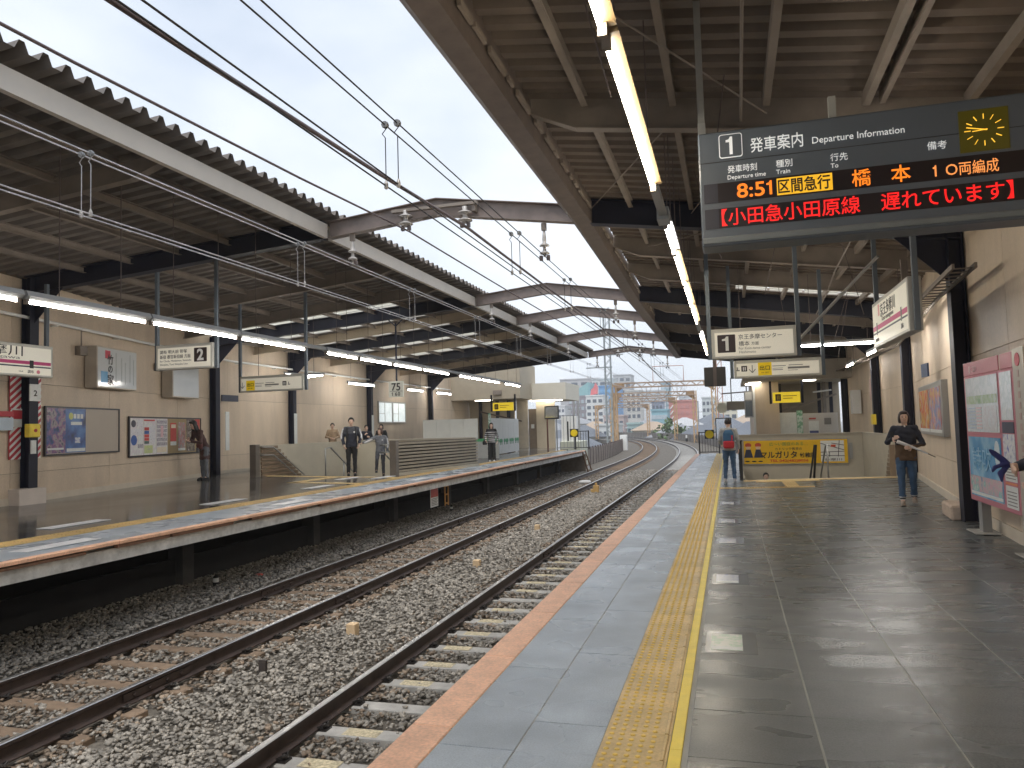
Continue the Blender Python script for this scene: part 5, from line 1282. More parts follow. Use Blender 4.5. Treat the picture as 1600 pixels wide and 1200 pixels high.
# sliding window in the far wall
t = thing('sliding_window', 'pale two leaf sliding window in the far wall', 'window', (-15.6, 31.9, 1.95), R(90))
m_alu = M('aluminium', (.45, .44, .41), .4, metal=.5, var=.05)
ww, wh = 3.05, 1.02
for x0, z0, x1, z1 in ((0, 0, ww, .06), (0, wh - .06, ww, wh), (0, .06, .06, wh - .06), (ww - .06, .06, ww, wh - .06), (ww / 2 - .06, .06, ww / 2 + .06, wh - .06)):
    mb = MB(); mb.box(x0, -.06, z0, x1, .0, z1); mb.build('frame_bar', m_alu, t, world=False)
for x0 in (.06, ww / 2 + .06):
    mb = MB(); mb.box(x0, -.03, .06, x0 + ww / 2 - .12, -.02, wh - .06)
    mb.build('pane', M('bright_glass', (.65, .70, .70), .2, var=.25, scale=3, emit=(.72, .8, .8), estr=.35), t, world=False)
    mb = MB(); mb.box(x0 + .62, -.04, .061, x0 + .66, -.031, wh - .061); mb.box(x0, -.04, .44, x0 + .615, -.031, .46); mb.build('glazing_bar', m_alu, t, world=False)

# ================================================================== near wall: kiosk, posters, signs
ang = math.atan2(9.04 - 10.94, 2.88 - 2.93)
t = thing('information_kiosk', 'pink framed information kiosk with a city map and blue poster on the near wall', 'information kiosk', (2.93, 10.94, .065), ang)
m_kp = M('kiosk_pink', (.50, .155, .20), .4, var=.05); kw, k0, k1 = 1.90, .405, 2.13
mb = MB(); mb.box(0, 0, k0, kw, .2, k1 - .17); mb.box(0, 0, k1 - .169, 1.42, .2, k1); mb.box(1.48, 0, k1 - .169, kw, .2, k1); mb.build('body', m_kp, t, world=False, bevel=.006)
mb = MB(); mb.box(1.42, .01, k1 - .169, 1.48, .19, k1 + .005); mb.build('header_gap', M('gap_cream', (.65, .58, .48), .5), t, world=False)
mb = MB(); mb.box(kw + .002, .0, k0 - .35, kw + .34, .2, k1 + .02); mb.build('side_pillar', M('brushed_metal', (.44, .40, .34), .35, metal=.4, var=.1, stretch=(1, 1, .1)), t, world=False)
mb = MB(); mb.lathe([(.07, -.006), (.07, 0)], (kw + .16, 0, k1 - .10), 18, 'y'); mb.build('badge', M('badge_red', (.5, .02, .05), .4), t, world=False)
for k in range(9): sheet(t, kw + .13, k1 - .28 - .11 * k, kw + .19, k1 - .21 - .11 * k, M('faint_red', (.42, .30, .27), .5), -.003, 'print_mark')
for x in (.12, kw + .1):
    mb = MB(); mb.box(x - .07, .06, 0, x + .09, .16, k0 - .001 if x < 1 else k0 - .36); mb.build('leg', m_steel, t, world=False)
    mb = MB(); mb.box(x - .24, -.05, .0, x + .22, .22, .012); mb.build('foot_plate', M('foot_pale', (.5, .48, .44), .5), t, world=False)
m_map = MARBLE('city_map', [(.66, .71, .73), (.76, .78, .78), (.60, .66, .66), (.74, .77, .80), (.70, .74, .70)], 7, .08)
sheet(t, .07, k0 + .86, 1.36, k1 - .2, m_map, -.006, 'map_sheet')
sheet(t, .12, k0 + 1.20, 1.32, k0 + 1.30, MARBLE('map_green', [(.20, .36, .14), (.42, .52, .30), (.6, .66, .55)], 9, .1), -.010, 'map_band')
for k in range(7): sheet(t, .12, k0 + .9 + .04 * k, .46, k0 + .918 + .04 * k, M('map_blue', (.32, .4, .5), .3), -.010, 'map_line')
for k in range(7): sheet(t, .50, k0 + .9 + .04 * k, .72, k0 + .918 + .04 * k, M('map_pink', (.62, .42, .42), .3), -.010, 'map_line')
sheet(t, .78, k0 + .88, 1.3, k0 + 1.17, MARBLE('map_grey', [(.55, .57, .58), (.7, .72, .72), (.62, .58, .57), (.74, .75, .75)], 14, .1), -.010, 'map_inset')
sheet(t, .07, k0 + .07, 1.36, k0 + .80, MARBLE('poster_sea', [(.05, .24, .50), (.10, .36, .64), (.30, .56, .76), (.12, .38, .66)], 2.2, .15), -.006, 'poster_sheet')
sheet(t, .09, k0 + .13, 1.34, k0 + .32, MARBLE('poster_crowd', [(.10, .25, .45), (.52, .45, .45), (.62, .36, .45), (.2, .5, .5), (.68, .66, .64)], 7, .2), -.010, 'poster_figures')
sheet(t, .09, k0 + .09, 1.34, k0 + .125, m_paper, -.010, 'poster_caption')
text('詩吹', .3, .25, k0 + .42, M('poster_pale', (.24, .48, .68), .3), t, -.0105, width=.75)
mb = MB(); mb.ell((1.22, -.0085, k0 + .62), .1, .002, .15, 14, 8); mb.build('poster_cloud', M('poster_cloud', (.6, .7, .75), .3), t, world=False)
for (a, c, m) in ((k0 + 1.0, k1 - .2, m_map), (k0 + .86, k0 + .98, m_navy), (k0 + .52, k0 + .85, m_paperb), (k0 + .34, k0 + .50, m_paper), (k0 + .05, k0 + .29, m_paper)): sheet(t, 1.45, a, 1.84, c, m, -.006, 'notice_sheet')
for k in range(5): sheet(t, 1.5, k0 + .08 + .036 * k, 1.8, k0 + .09 + .036 * k, m_inkg, -.010, 'print_line')
for k in range(4): sheet(t, 1.5, k0 + .37 + .032 * k, 1.8, k0 + .38 + .032 * k, m_inkg, -.010, 'print_line')
sheet(t, 1.45, k0 + .305, 1.84, k0 + .325, M('kiosk_orange', (.7, .25, .1), .5), -.006, 'print_line')
text('ご案内', .08, .35, k1 - .125, M('header_pale', (.75, .55, .58), .5), t, -.003)
sheet(t, .26, k1 - .14, .31, k1 - .05, MATS['header_pale'], -.003, 'header_mark')

angR = math.atan2(12.4 - 20.5, 3.35 - 4.35)
t = thing('poster_frame', 'aluminium poster frame with two red and orange posters on the near wall', 'poster', (3.99, 18.0, 1.18), angR)
fw, fh = 3.7, .98
mb = MB(); mb.box(0, -.05, 0, fw, .06, fh); mb.build('frame', m_steel, t, world=False, bevel=.008)
for i, (a, c) in enumerate(((.12, 1.75), (1.85, 3.55))):
    sheet(t, a, .12, c, fh - .1, [MARBLE('poster_warm', [(.6, .5, .35), (.72, .38, .06), (.6, .08, .05), (.7, .55, .3), (.35, .2, .12)], 3.5, .25), MARBLE('poster_warm2', [(.55, .1, .12), (.7, .5, .4), (.15, .25, .5), (.55, .2, .2), (.6, .45, .2), (.5, .1, .1)], 3.2, .25)][i], -.056)
    sheet(t, a, .06, c, .118, m_paper, -.056, 'caption')
mb = MB(); mb.box(3.47, 15.1, 2.26, 3.5, 15.55, 2.50)
solo('wall_plate', mb, M('plate_blue', (.02, .04, .10), .35, var=.4, scale=9), 'small dark blue plate on the near wall beside the first column', 'plate')
mb = MB(); x = wall_x(RW, 24.5); mb.box(x - .3, 24.2, 1.35, x - .2, 24.5, 1.65); solo('emergency_box', mb, m_yel2, 'yellow emergency box on a column of the near wall', 'emergency box', bevel=.01)
mb = MB(); mb.box(4.0, 27.6, 1.7, 4.3, 27.9, 2.5); solo('distribution_box', mb, m_white, 'pale distribution box on the near wall beyond the stairs', 'distribution box', bevel=.01)
mb = MB(); mb.box(4.29, 25.6, 2.1, 4.33, 25.9, 2.75); solo('wall_notice', mb, M('pinkish_plate', (.55, .38, .35), .5), 'faded pink notice on the near wall beyond the stairs', 'notice')
mb = MB(); mb.tube([(1.0, 14.4, 2.7), (2.2, 12.0, 3.9)], .026, 6)
solo('brace_rod', mb, m_steel, 'steel bracing rod slanting between the hanging signs of the near platform', 'brace rod')
mb = MB(); mb.lathe([(.0, 0), (.17, .01), (.19, .05), (.12, .22), (.1, .3)], (2.62, 12.2, 3.05), 16, 'y'); mb.box(2.58, 12.4, 3.2, 2.66, 12.45, 3.9)
solo('loudspeaker', mb, m_creamd, 'round cream loudspeaker behind the near station name board', 'loudspeaker')

# ================================================================== overhead line
m_wire = M('copper_wire', (.025, .022, .022), .5, metal=.3, var=.1); m_wirel = M('bright_wire', (.52, .52, .54), .35, metal=.6, var=.1)
m_feed = M('feeder_cable', (.11, .08, .08), .6, var=.15)
m_ins = M('insulator', (.42, .40, .38), .25, var=.1)
def wire(d, zs, r, mat, label, s1=150, s0=-6):
    """zs: height at supports, sagging between them"""
    sup = [(-16, zs)] + [(y, zs) for y in (12, 24.5, 38)] + [(y, zs + .3) for y in (72, 105, 140, 170)]
    pts = []
    for (a, za), (c, zc) in zip(sup, sup[1:]):
        if a > s1: break
        for k in range(8):
            f_ = k / 8; s = a + (c - a) * f_
            sag = (.36 if c - a > 20 else .06) * 4 * f_ * (1 - f_) * ((c - a) / 28) ** 2 if mat is m_feed else 0
            if s > s0: pts.append((*path(s, d)[:2], za + (zc - za) * f_ - sag))
    mb = MB(); mb.tube(pts, r, 6); return solo('overhead_wire', mb, mat, label, 'overhead wire', smooth=True)
ML, MR = [], []
for i, dx in enumerate((-.06, .06)):
    nm = ('left', 'right')[i]
    wire(-6.3 + dx, 4.50, .008, m_wirel, f'{nm} wire of the upper pair over the far track'); wire(-6.3 + dx, 3.86, .008, m_wirel, f'{nm} wire of the lower pair over the far track')
    wire(-2.80 + dx, 4.29, .007, m_wire, f'{nm} wire of the upper pair over the near track'); wire(-2.80 + dx, 3.73, .007, m_wire, f'{nm} wire of the lower pair over the near track')
wire(-5.2, 5.0, .015, m_feed, 'thin brown feeder cable beside the far canopy edge'); wire(-4.12, 4.95, .025, m_feed, 'thick brown feeder cable running above the gap between the tracks')
def hanger(x, y, zl, zu, label):
    t = thing('wire_hanger', label, 'wire hanger', (x, y, zl), group='droppers on the overhead wires')
    for dx in (-.06, .06):
        mb = MB(); mb.tube([(dx, 0, 0), (dx, 0, zu - zl - .12), (dx - .03, 0, zu - zl - .08), (dx + .015, 0, zu - zl - .03), (dx, 0, zu - zl)], .005, 6); mb.build('rod', m_wirel if x < -5 else m_wire, t, world=False)
        mb = MB(); mb.lathe([(.008, -.03), (.02, -.02), (.02, .02), (.008, .05)], (dx, 0, .0), 8); mb.build('lower_clamp', m_ins, t, world=False)
        mb = MB(); mb.lathe([(.03, -.02), (.034, 0), (.03, .02)], (dx, 0, zu - zl), 10, 'y'); mb.build('roller', m_grey, t, world=False)
nth = ['first', 'second', 'third', 'fourth', 'fifth', 'sixth', 'seventh', 'eighth', 'ninth']
for i, y in enumerate((6.2, 10.3, 14.6, 18.9, 23., 27.2, 31.4, 35.5)): hanger(-6.3, y, 3.86, 4.50, f'{nth[i]} pair of droppers from the camera over the far track')
for i, y in enumerate((6.1, 10.2, 13.8, 17.9, 22., 26., 30.2, 34.4)): hanger(-2.8, y, 3.73, 4.29, f'{nth[i]} pair of droppers from the camera over the near track')
def insulator(x, y, zt, zb, label, fat=1.):
    t = thing('insulator', label, 'insulator', (x, y, zb), group='insulators under the roof arches')
    h = zt - zb
    mb = MB(); mb.box(-.04, -.03, h - .12, .04, .03, h); mb.build('bracket', m_creamd, t, world=False)
    pr_ = [(.02 * fat, .04)]
    for k in range(2):
        z = .08 + .13 * k
        pr_ += [(.025 * fat, z), (.085 * fat, z + .01), (.075 * fat, z + .03), (.03 * fat, z + .06)]
    pr_ += [(.035 * fat, .33), (.02, h - .12 if h > .5 else .34)]
    mb = MB(); mb.lathe(pr_, (0, 0, 0), 14); mb.build('disc_stack', m_ins, t, world=False, smooth=True)
    mb = MB()
    for dx in (-.06, .06): mb.box(dx - .025, -.03, -.02, dx + .025, .03, .06)
    mb.build('clamp', m_brown, t, world=False)
wo = ['nearest', 'second', 'third', 'fourth', 'farthest']
for i, y in enumerate(FY):
    insulator(-2.80, y, 4.90, 4.30, f'insulator under the {wo[i]} roof arch over the near track')
    insulator(-6.3, y, 5.06, 4.52, f'insulator under the {wo[i]} roof arch over the far track')
    if i in (0, 4):
        insulator(-5.2, y - .15, 5.35 - .02, 5.0, f'fat insulator holding the thin feeder cable at the {wo[i]} roof arch', 1.5); insulator(-4.12, y - .15, 5.30, 4.95, f'fat insulator holding the thick feeder cable at the {wo[i]} roof arch', 1.5)
        mb = MB(); mb.bar((-5.45, y - .15, 5.33), (-3.9, y - .15, 5.33), .09, .05); mb.box(-5.3, y - .15, 5.2, -5.24, y, 5.34); mb.box(-4.0, y - .15, 5.2, -3.94, y, 5.34)
        solo('feeder_bracket', mb, m_creamd, f'cream steel arm carrying the feeder insulators at the {wo[i]} roof arch', 'bracket')

# ================================================================== people
m_skin = M('skin', (.70, .48, .37), .5, var=.06, scale=20)
m_hair = M('black_hair', (.014, .011, .010), .45, var=.3, scale=60, bump=.5, bscale=160, stretch=(1, 1, .2))
m_eye = M('eye', (.02, .016, .014), .3, var=0); m_lip = M('lip', (.42, .17, .15), .5, var=0)
def cloth(name, c, var=.18): return M(name, c, .8, var=var, scale=9, bump=.5, bscale=14)
def ring(z, rx, ry, cx=0, cy=0, n=20):
    return [(cx + rx * math.cos(2 * math.pi * k / n), cy + ry * math.sin(2 * math.pi * k / n), z) for k in range(n)]
def limb(mb, pts, rs, n=10):
    """tapered limb with rounded ends"""
    mb.tube(pts, list(rs), n)
    for p, r in ((pts[0], rs[0]), (pts[-1], rs[-1])): mb.ell(p, r, r, r, 8, 6)
    for p, r in zip(pts[1:-1], rs[1:-1]): mb.ell(p, r, r, r, 8, 6)
def hand(mb, w, d, nrm, side, curl=.6, s=1.):
    """palm, four fingers of unequal length and a thumb leaving the side of the palm"""
    d = Vector(d).normalized(); nrm = Vector(nrm); nrm = (nrm - d * nrm.dot(d)).normalized(); u = d.cross(nrm) * side
    w = Vector(w)
    for k in range(4):
        o = u * (-.03 + .02 * k) * s
        mb.tube([w + o * .5, w + d * .085 * s + o], [.015 * s, .0125 * s], 8)
        l = (.055, .07, .075, .06)[k] * s
        a = w + d * .085 * s + o; m1 = a + (d * math.cos(curl * .6) + nrm * math.sin(curl * .6)) * l * .55; m2 = m1 + (d * math.cos(curl * 1.7) + nrm * math.sin(curl * 1.7)) * l * .5
        limb(mb, [a, m1, m2], [.0105 * s, .0095 * s, .008 * s], 7)
    a = w + d * .03 * s + u * .03 * s
    limb(mb, [a, a + (d * .6 + u * .8).normalized() * .04 * s, a + (d * .6 + u * .8).normalized() * .04 * s + (d * .8 + nrm * .6).normalized() * .03 * s], [.0125 * s, .011 * s, .009 * s], 7)

def person(label, loc, rotz, h, top, bot, shoe, arms, legs=None, hair='short', hairc=None, lean=(0, 0), head_turn=0., head_tilt=0., coat=0., extras=None, slim=1., vs=.013, top2=None, split=1.05, fine=True):
    """front faces -y; built at 1.70 m and scaled; arms = ((elbow, wrist), (elbow, wrist)) for x < 0 and x > 0"""
    t = thing('person', label, 'person', loc, rotz); k = h / 1.70; t.scale = (k, k, k)
    lx, ly = lean
    def L(p):           # upper body leans about the hips
        f = max(0., (p[2] - .95) / .65); return (p[0] + lx * f, p[1] + ly * f, p[2] - .35 * (lx * lx + ly * ly) * f)
    hip = [(-.085, 0, .90), (.085, 0, .90)]
    legs = legs or [((-.09, -.015, .49), (-.095, .02, .085)), ((.09, -.015, .49), (.095, .02, .085))]
    sh = [L((-.17, 0, 1.385)), L((.17, 0, 1.385))]
    hc = Vector(L((0, -.02, 1.585)))
    Rh = Matrix.Translation(hc) @ Matrix.Rotation(head_turn, 4, 'Z') @ Matrix.Rotation(head_tilt, 4, 'X')
    def HP(x, y, z): return tuple(Rh @ Vector((x, y, z)))
    # --- body: one continuous skin
    b = MB()
    hd = MB(); hd.ell((0, 0, .01), .076, .092, .108, 16, 12); hd.ell((0, -.022, -.058), .054, .062, .056, 12, 8); hd.ell((0, -.092, -.008), .013, .018, .022, 8, 6); hd.ell((0, -.084, .012), .010, .014, .03, 8, 6)
    for s in (-1, 1): hd.ell((s * .078, .01, -.005), .012, .02, .03, 8, 6); hd.ell((s * .03, -.074, .028), .02, .014, .008, 8, 6)
    b.v += [tuple(Rh @ Vector(v)) for v in hd.v]; b.f += hd.f; b.m += hd.m
    limb(b, [L((0, .012, 1.36)), HP(0, .02, -.05)], [.056, .05])
    limb(b, [(0, 0, .9), L((0, 0, 1.15)), L((0, 0, 1.36))], [.1, .09, .09])
    for i, s in enumerate((-1, 1)):
        e, wr_ = arms[i]
        limb(b, [L((s * .05, 0, 1.37)), sh[i], e, wr_], [.05, .042, .034, .025])
        d = Vector(wr_) - Vector(e)
        nr = Vector((-s, 0, 0)) if abs(d.normalized().x) < .7 else Vector((0, 0, 1))
        hand(b, wr_, d, nr, s, .7, 1.05)
        kn, an = legs[i]; limb(b, [hip[i], kn, an], [.07, .045, .034]); limb(b, [an, (an[0], an[1] - .1, an[2] - .05)], [.035, .03])
    voxel(b, 'body', m_skin, t, .0085 if fine else .012, 2)
    for s in (-1, 1):
        mb = MB(); mb.ell(HP(s * .03, -.084, .012), .011, .006, .006, 8, 6); mb.build('eye', m_eye, t, world=False, smooth=True)
        mb = MB(); mb.tube([HP(s * .015, -.09, .034), HP(s * .045, -.08, .036)], .004, 6); mb.build('eyebrow', m_hair, t, world=False)
    mb = MB(); mb.tube([HP(-.02, -.088, -.055), HP(0, -.092, -.053), HP(.02, -.088, -.055)], .005, 6); mb.build('mouth', m_lip, t, world=False)
    # --- top
    c = MB(); hem = .84 - coat
    secs = [(hem, .16 + coat * .06, .115 + coat * .04), (.95, .155, .112), (1.08, .148, .108), (1.22, .165, .115), (1.33, .172, .105), (1.40, .13, .085), (1.445, .068, .066)]
    rs_ = []
    for z, rx, ry in secs:
        p = L((0, .005, z)); rs_.append(ring(p[2], rx * slim, ry * slim, p[0], p[1]))
    c.loft(rs_)
    for i, s in enumerate((-1, 1)):
        e, wr_ = Vector(arms[i][0]), Vector(arms[i][1]); w2 = e.lerp(wr_, .93)
        limb(c, [L((s * .1, 0, 1.385)), sh[i], e, w2], [.07, .068, .056, .046])
    for p in (extras or {}).get('top_add', []): limb(c, p[0], p[1])
    o = voxel(c, 'jacket' if top2 is None or True else 'top', [top] if top2 is None else [top, top2], t, vs, 3, fold=.0045)
    if top2 is not None:
        me = o.data; n = np.empty(len(me.polygons) * 3); me.polygons.foreach_get('center', n); n = n.reshape(-1, 3)
        me.polygons.foreach_set('material_index', (n[:, 2] < split).astype(np.int32) if not callable(split) else np.array([int(split(q)) for q in n], np.int32)); me.update()
    # --- trousers
    c = MB(); c.loft([ring(.99, .14, .10), ring(.90, .155, .11), ring(.82, .15, .108)])
    fl = (extras or {}).get('flare', 0.)
    for i in range(2):
        kn, an = Vector(legs[i][0]), Vector(legs[i][1]); cut = (extras or {}).get('cut', .97)
        limb(c, [(hip[i][0], 0, .86), tuple(Vector(hip[i]).lerp(kn, .5)), tuple(kn), tuple(kn.lerp(an, cut))], [.092, .086, .066 + fl, .054 + fl * 1.5])
    voxel(c, 'trousers', bot, t, vs, 3, fold=.004)
    # --- shoes
    for i in range(2):
        an = Vector(legs[i][1]); mb = MB()
        limb(mb, [(an.x, an.y + .015, an.z - .03), (an.x, an.y - .06, an.z - .042), (an.x * 1.05, an.y - .15, an.z - .052)], [.044, .042, .032])
        mb.box(an.x - .042, an.y - .18, an.z - .086, an.x + .042, an.y + .06, an.z - .06)
        voxel(mb, 'shoe', shoe, t, .009, 2)
    # --- hair
    c = MB()
    def H_(fn):
        q = MB(); fn(q); c.v, kk = c.v + [tuple(Rh @ Vector(v)) for v in q.v], len(c.v); c.f += [tuple(i + kk for i in f) for f in q.f]; c.m += q.m
    H_(lambda q: q.ell((0, .022, .042), .09, .098, .098, 16, 12)); H_(lambda q: q.ell((0, -.04, .098), .07, .055, .035, 12, 8))
    if hair in ('short', 'bob', 'long'):
        for s in (-1, 1): H_(lambda q: q.ell((s * .072, .012, .035), .022, .05, .05, 10, 8))
    if hair == 'bob':
        H_(lambda q: q.ell((0, .045, -.02), .092, .07, .10, 14, 10))
        for s in (-1, 1): H_(lambda q: q.ell((s * .078, -.012, -.02), .026, .05, .085, 10, 8))
    if hair == 'long':
        H_(lambda q: q.ell((0, .055, -.10), .088, .055, .19, 14, 10))
        for s in (-1, 1): H_(lambda q: q.ell((s * .076, -.012, -.08), .026, .045, .16, 10, 8))
    voxel(c, 'hair', hairc or m_hair, t, .010, 2)
    for f in (extras or {}).get('parts', []): f(t)
    return t
def part(nm, fn, mat, vs=None, sm=2):
    def g(t):
        mb = MB(); fn(mb)
        if vs: voxel(mb, nm, mat, t, vs, sm)
        else: mb.build(nm, mat, t, world=False)
    return g
c_navy = cloth('cloth_navy', (.022, .026, .042)); c_brown = cloth('cloth_brown', (.10, .058, .030)); c_jean = cloth('cloth_jeans', (.045, .095, .18), .25)
c_black = cloth('cloth_black', (.017, .018, .021)); c_grey = cloth('cloth_grey', (.34, .34, .33)); c_dg = cloth('cloth_dark_grey', (.065, .07, .085)); c_white = cloth('cloth_white', (.66, .66, .68), .06)
c_beige = cloth('cloth_beige', (.36, .26, .17)); c_wine = cloth('cloth_wine', (.085, .045, .042)); c_mid = cloth('cloth_mid_grey', (.14, .15, .17)); c_tan = cloth('shoe_tan', (.30, .245, .20)); c_red = cloth('bag_red', (.50, .025, .04)); c_blueb = cloth('bag_blue', (.03, .10, .19))
c_shoeg = cloth('shoe_grey', (.45, .45, .47))
down = lambda s, o=.0: ((s * .235, .02 + o, 1.11), (s * .245, -.06 + o, .87))

# woman walking towards the camera
person('woman in navy and brown jacket and jeans walking with a white umbrella', (2.87, 14.26, .06), -.12, 1.57, c_navy, c_jean, c_tan,
       (((-.29, .03, 1.14), (-.215, -.14, 1.20)), ((.29, .0, 1.10), (.10, -.20, 1.06))),
       legs=[((-.095, -.05, .50), (-.10, -.14, .085)), ((.095, -.03, .50), (.11, .10, .115))], hair='bob', hairc=M('dark_brown_hair', (.030, .014, .011), .45, var=.3, scale=50, bump=.4, bscale=150), top2=c_brown, split=1.09, coat=.04, slim=1.12, vs=.011,
       extras=dict(cut=.80, parts=[
           part('umbrella', lambda m: m.tube([(-.15, -.27, 1.16), (.04, -.255, 1.08), (.34, -.20, .93)], [.034, .024, .012], 8), c_white),
           part('umbrella_tip', lambda m: m.tube([(.34, -.2, .93), (.46, -.18, .865)], [.009, .006], 6), m_brown),
           part('phone', lambda m: m.box(-.255, -.26, 1.235, -.195, -.25, 1.335), m_black),
           part('collar', lambda m: m.ell((0, -.062, 1.415), .028, .02, .04, 10, 8), c_white, .008),
           *[part(nm, (lambda k_, an_, f0, f1, r_: lambda m: m.tube([tuple(Vector(k_).lerp(Vector(an_), f0)), tuple(Vector(k_).lerp(Vector(an_), f1))], r_, 12))(k_, an_, f0, f1, r_), mt)
             for k_, an_ in (((-.095, -.05, .50), (-.10, -.14, .085)), ((.095, -.03, .50), (.11, .10, .115))) for nm, f0, f1, r_, mt in (('sock', .76, 1.0, .046, c_white), ('sock_band', .90, .965, .0485, c_black), ('jeans_cuff', .77, .83, .064, c_jean))]]))
# man with a backpack, seen from behind
def pack(m): m.loft([ring(1.00, .135, .085, 0, .19), ring(1.12, .15, .10, 0, .2), ring(1.32, .14, .085, 0, .19), ring(1.40, .09, .05, 0, .16)])
def pack2(m): m.loft([ring(.90, .12, .075, 0, .2), ring(.95, .145, .11, 0, .215), ring(1.08, .145, .115, 0, .22), ring(1.11, .12, .09, 0, .21)])
person('man in a grey hoodie with a blue and red backpack seen from behind', (-.03, 20.56, 0), math.pi, 1.62, c_grey, c_jean, c_shoeg,
       (((-.245, .02, 1.11), (-.25, -.03, .88)), ((.24, -.03, 1.12), (.20, -.17, 1.02))), legs=[((-.10, -.015, .49), (-.12, .02, .085)), ((.10, -.015, .49), (.125, .02, .085))], hair='short', slim=1.08,
       extras=dict(parts=[part('backpack', pack, c_blueb, .012, 3), part('backpack_pocket', pack2, c_red, .012, 3), part('hood', lambda m: m.ell((0, .09, 1.40), .13, .08, .075, 14, 10), c_grey, .012, 3),
                          part('backpack_tag', lambda m: m.box(-.11, .30, 1.12, -.07, .315, 1.26), c_red)]))
# somebody at the right edge of the picture, only arm and coat in view
def bag_(m):
    limb(m, [(-.05, -.37, 1.10), (-.055, -.43, 1.15), (-.06, -.50, 1.21), (-.05, -.53, 1.235)], [.018, .028, .024, .012]); limb(m, [(-.05, -.40, 1.12), (-.07, -.45, 1.05), (-.045, -.46, .99)], [.02, .024, .010]); limb(m, [(-.04, -.42, 1.13), (-.06, -.5, 1.10), (-.05, -.52, 1.07)], [.018, .016, .009])
def cloth_part(t):
    mb = MB(); bag_(mb); voxel(mb, 'blue_cloth', cloth('cloth_royal', (.025, .028, .13)), t, .007, 2, fold=.004)
person('person in a navy coat at the right edge holding a blue cloth', (2.46, 6.75, .05), R(-78), 1.66, c_navy, c_black, c_black,
       (((-.25, -.08, 1.13), (-.07, -.32, 1.10)), ((.25, -.05, 1.12), (.12, -.25, 1.0))), hair='short', slim=1.05, coat=.12, extras=dict(parts=[cloth_part]))
# somebody coming up the near stairs
person('person with black hair coming up the near stairs, only the head in view', (.98, 23.6, -1.51), .05, 1.52, c_black, c_black, c_black, (down(-1), down(1)), hair='short', fine=False)
# far platform
person('woman in a dark wine coat stooping by the far notice board', (-13.98, 17.81, zL(-13.98)), -.35, 1.66, c_wine, c_mid, c_black,
       (((-.25, -.22, 1.10), (-.08, -.42, 1.16)), ((.24, -.26, 1.06), (.05, -.44, 1.10))), hair='long', lean=(-.04, -.30), head_tilt=.35, coat=.26, vs=.014,
       extras=dict(parts=[part('handbag', lambda m: m.loft([ring(.88, .11, .06, .12, -.22), ring(1.0, .13, .07, .12, -.23), ring(1.10, .09, .05, .12, -.22)]), cloth('bag_wine', (.14, .05, .045)), .012), part('bag_pocket', lambda m: m.box(.06, -.30, .80, .16, -.26, .92), c_mid)]))
def stripes(t):
    for s in (-1, 1):
        mb = MB(); limb(mb, [(s * .235, -.005, 1.36), (s * .285, -.005, 1.18), (s * .295, -.03, 1.1)], [.035, .032, .03]); voxel(mb, 'sleeve_panel', c_white, t, .012, 2)
person('tall man in a dark track jacket with white sleeves on the far stairs', (-10.69, 20.1, zL(-10.69)), .49, 1.69, c_dg, c_black, c_black,
       (((-.26, .02, 1.12), (-.22, -.09, .92)), ((.26, .02, 1.12), (.22, -.10, .92))), hair='short', slim=1.1, top2=c_navy, split=1.24, coat=.0,
       extras=dict(parts=[stripes, part('jacket_emblem', lambda m: m.ell((.085, -.122, 1.28), .028, .006, .028, 10, 6), c_white), part('strap', lambda m: m.tube([(-.12, -.10, 1.42), (-.125, -.13, 1.2), (-.15, -.1, 1.0)], .016, 6), c_black), part('strap', lambda m: m.tube([(.12, -.10, 1.42), (.125, -.135, 1.2), (.15, -.1, 1.0)], .016, 6), c_black),
                          part('backpack', lambda m: m.loft([ring(.95, .15, .09, 0, .19), ring(1.2, .16, .1, 0, .2), ring(1.4, .11, .06, 0, .17)]), c_black, .014)]))
def stripes2(t):
    mb = MB(); limb(mb, [(-.21, -.02, 1.36), (-.38, -.06, 1.27), (-.54, -.10, 1.20)], [.045, .046, .042]); voxel(mb, 'sleeve_panel', c_white, t, .012, 2)
    mb = MB(); limb(mb, [(.235, -.01, 1.34), (.27, -.02, 1.12), (.262, -.05, 1.0)], [.03, .03, .026]); voxel(mb, 'sleeve_panel', c_white, t, .012, 2)
person('smaller girl in a grey track jacket reaching for the tall man on the far stairs', (-9.86, 20.3, zL(-9.86) - .02), .42, 1.40, c_mid, c_dg, c_black,
       (((-.38, -.04, 1.29), (-.62, -.09, 1.20)), ((.26, .02, 1.10), (.235, -.05, .86))), legs=[((-.12, -.20, .60), (-.15, -.06, .22)), ((.09, -.015, .49), (.095, .02, .085))], hair='bob', hairc=M('brown_hair', (.06, .028, .018), .45, var=.3, scale=50), head_turn=-.7, slim=1.08, coat=.03,
       extras=dict(parts=[stripes2, part('jacket_emblem', lambda m: m.ell((.08, -.12, 1.28), .025, .006, .025, 10, 6), c_white), part('shirt_hem', lambda m: m.loft([ring(.77, .17, .122), ring(.81, .168, .12)]), c_white)]))
person('person in a beige coat standing behind the far stair parapet', (-14.85, 26.4, zL(-14.85)), .5, 1.56, c_beige, c_black, c_black, (((-.27, .0, 1.12), (-.1, -.2, 1.08)), ((.27, .0, 1.12), (.1, -.2, 1.06))), hair='short', slim=1.1, fine=False, vs=.016)
person('person in a navy coat raising a hand behind the far stair parapet', (-13.35, 26.3, zL(-13.35)), .6, 1.47, c_navy, c_black, c_black, (((-.26, -.05, 1.12), (-.1, -.18, 1.28)), ((.27, -.02, 1.12), (.12, -.18, 1.18))), hair='short', fine=False, vs=.016)
person('person in a black coat with dark bobbed hair behind the far stair parapet', (-12.72, 26.3, zL(-12.72)), .2, 1.50, c_black, c_black, c_black, (((-.26, -.05, 1.12), (-.1, -.2, 1.2)), (down(1))), hair='bob', fine=False, vs=.016)
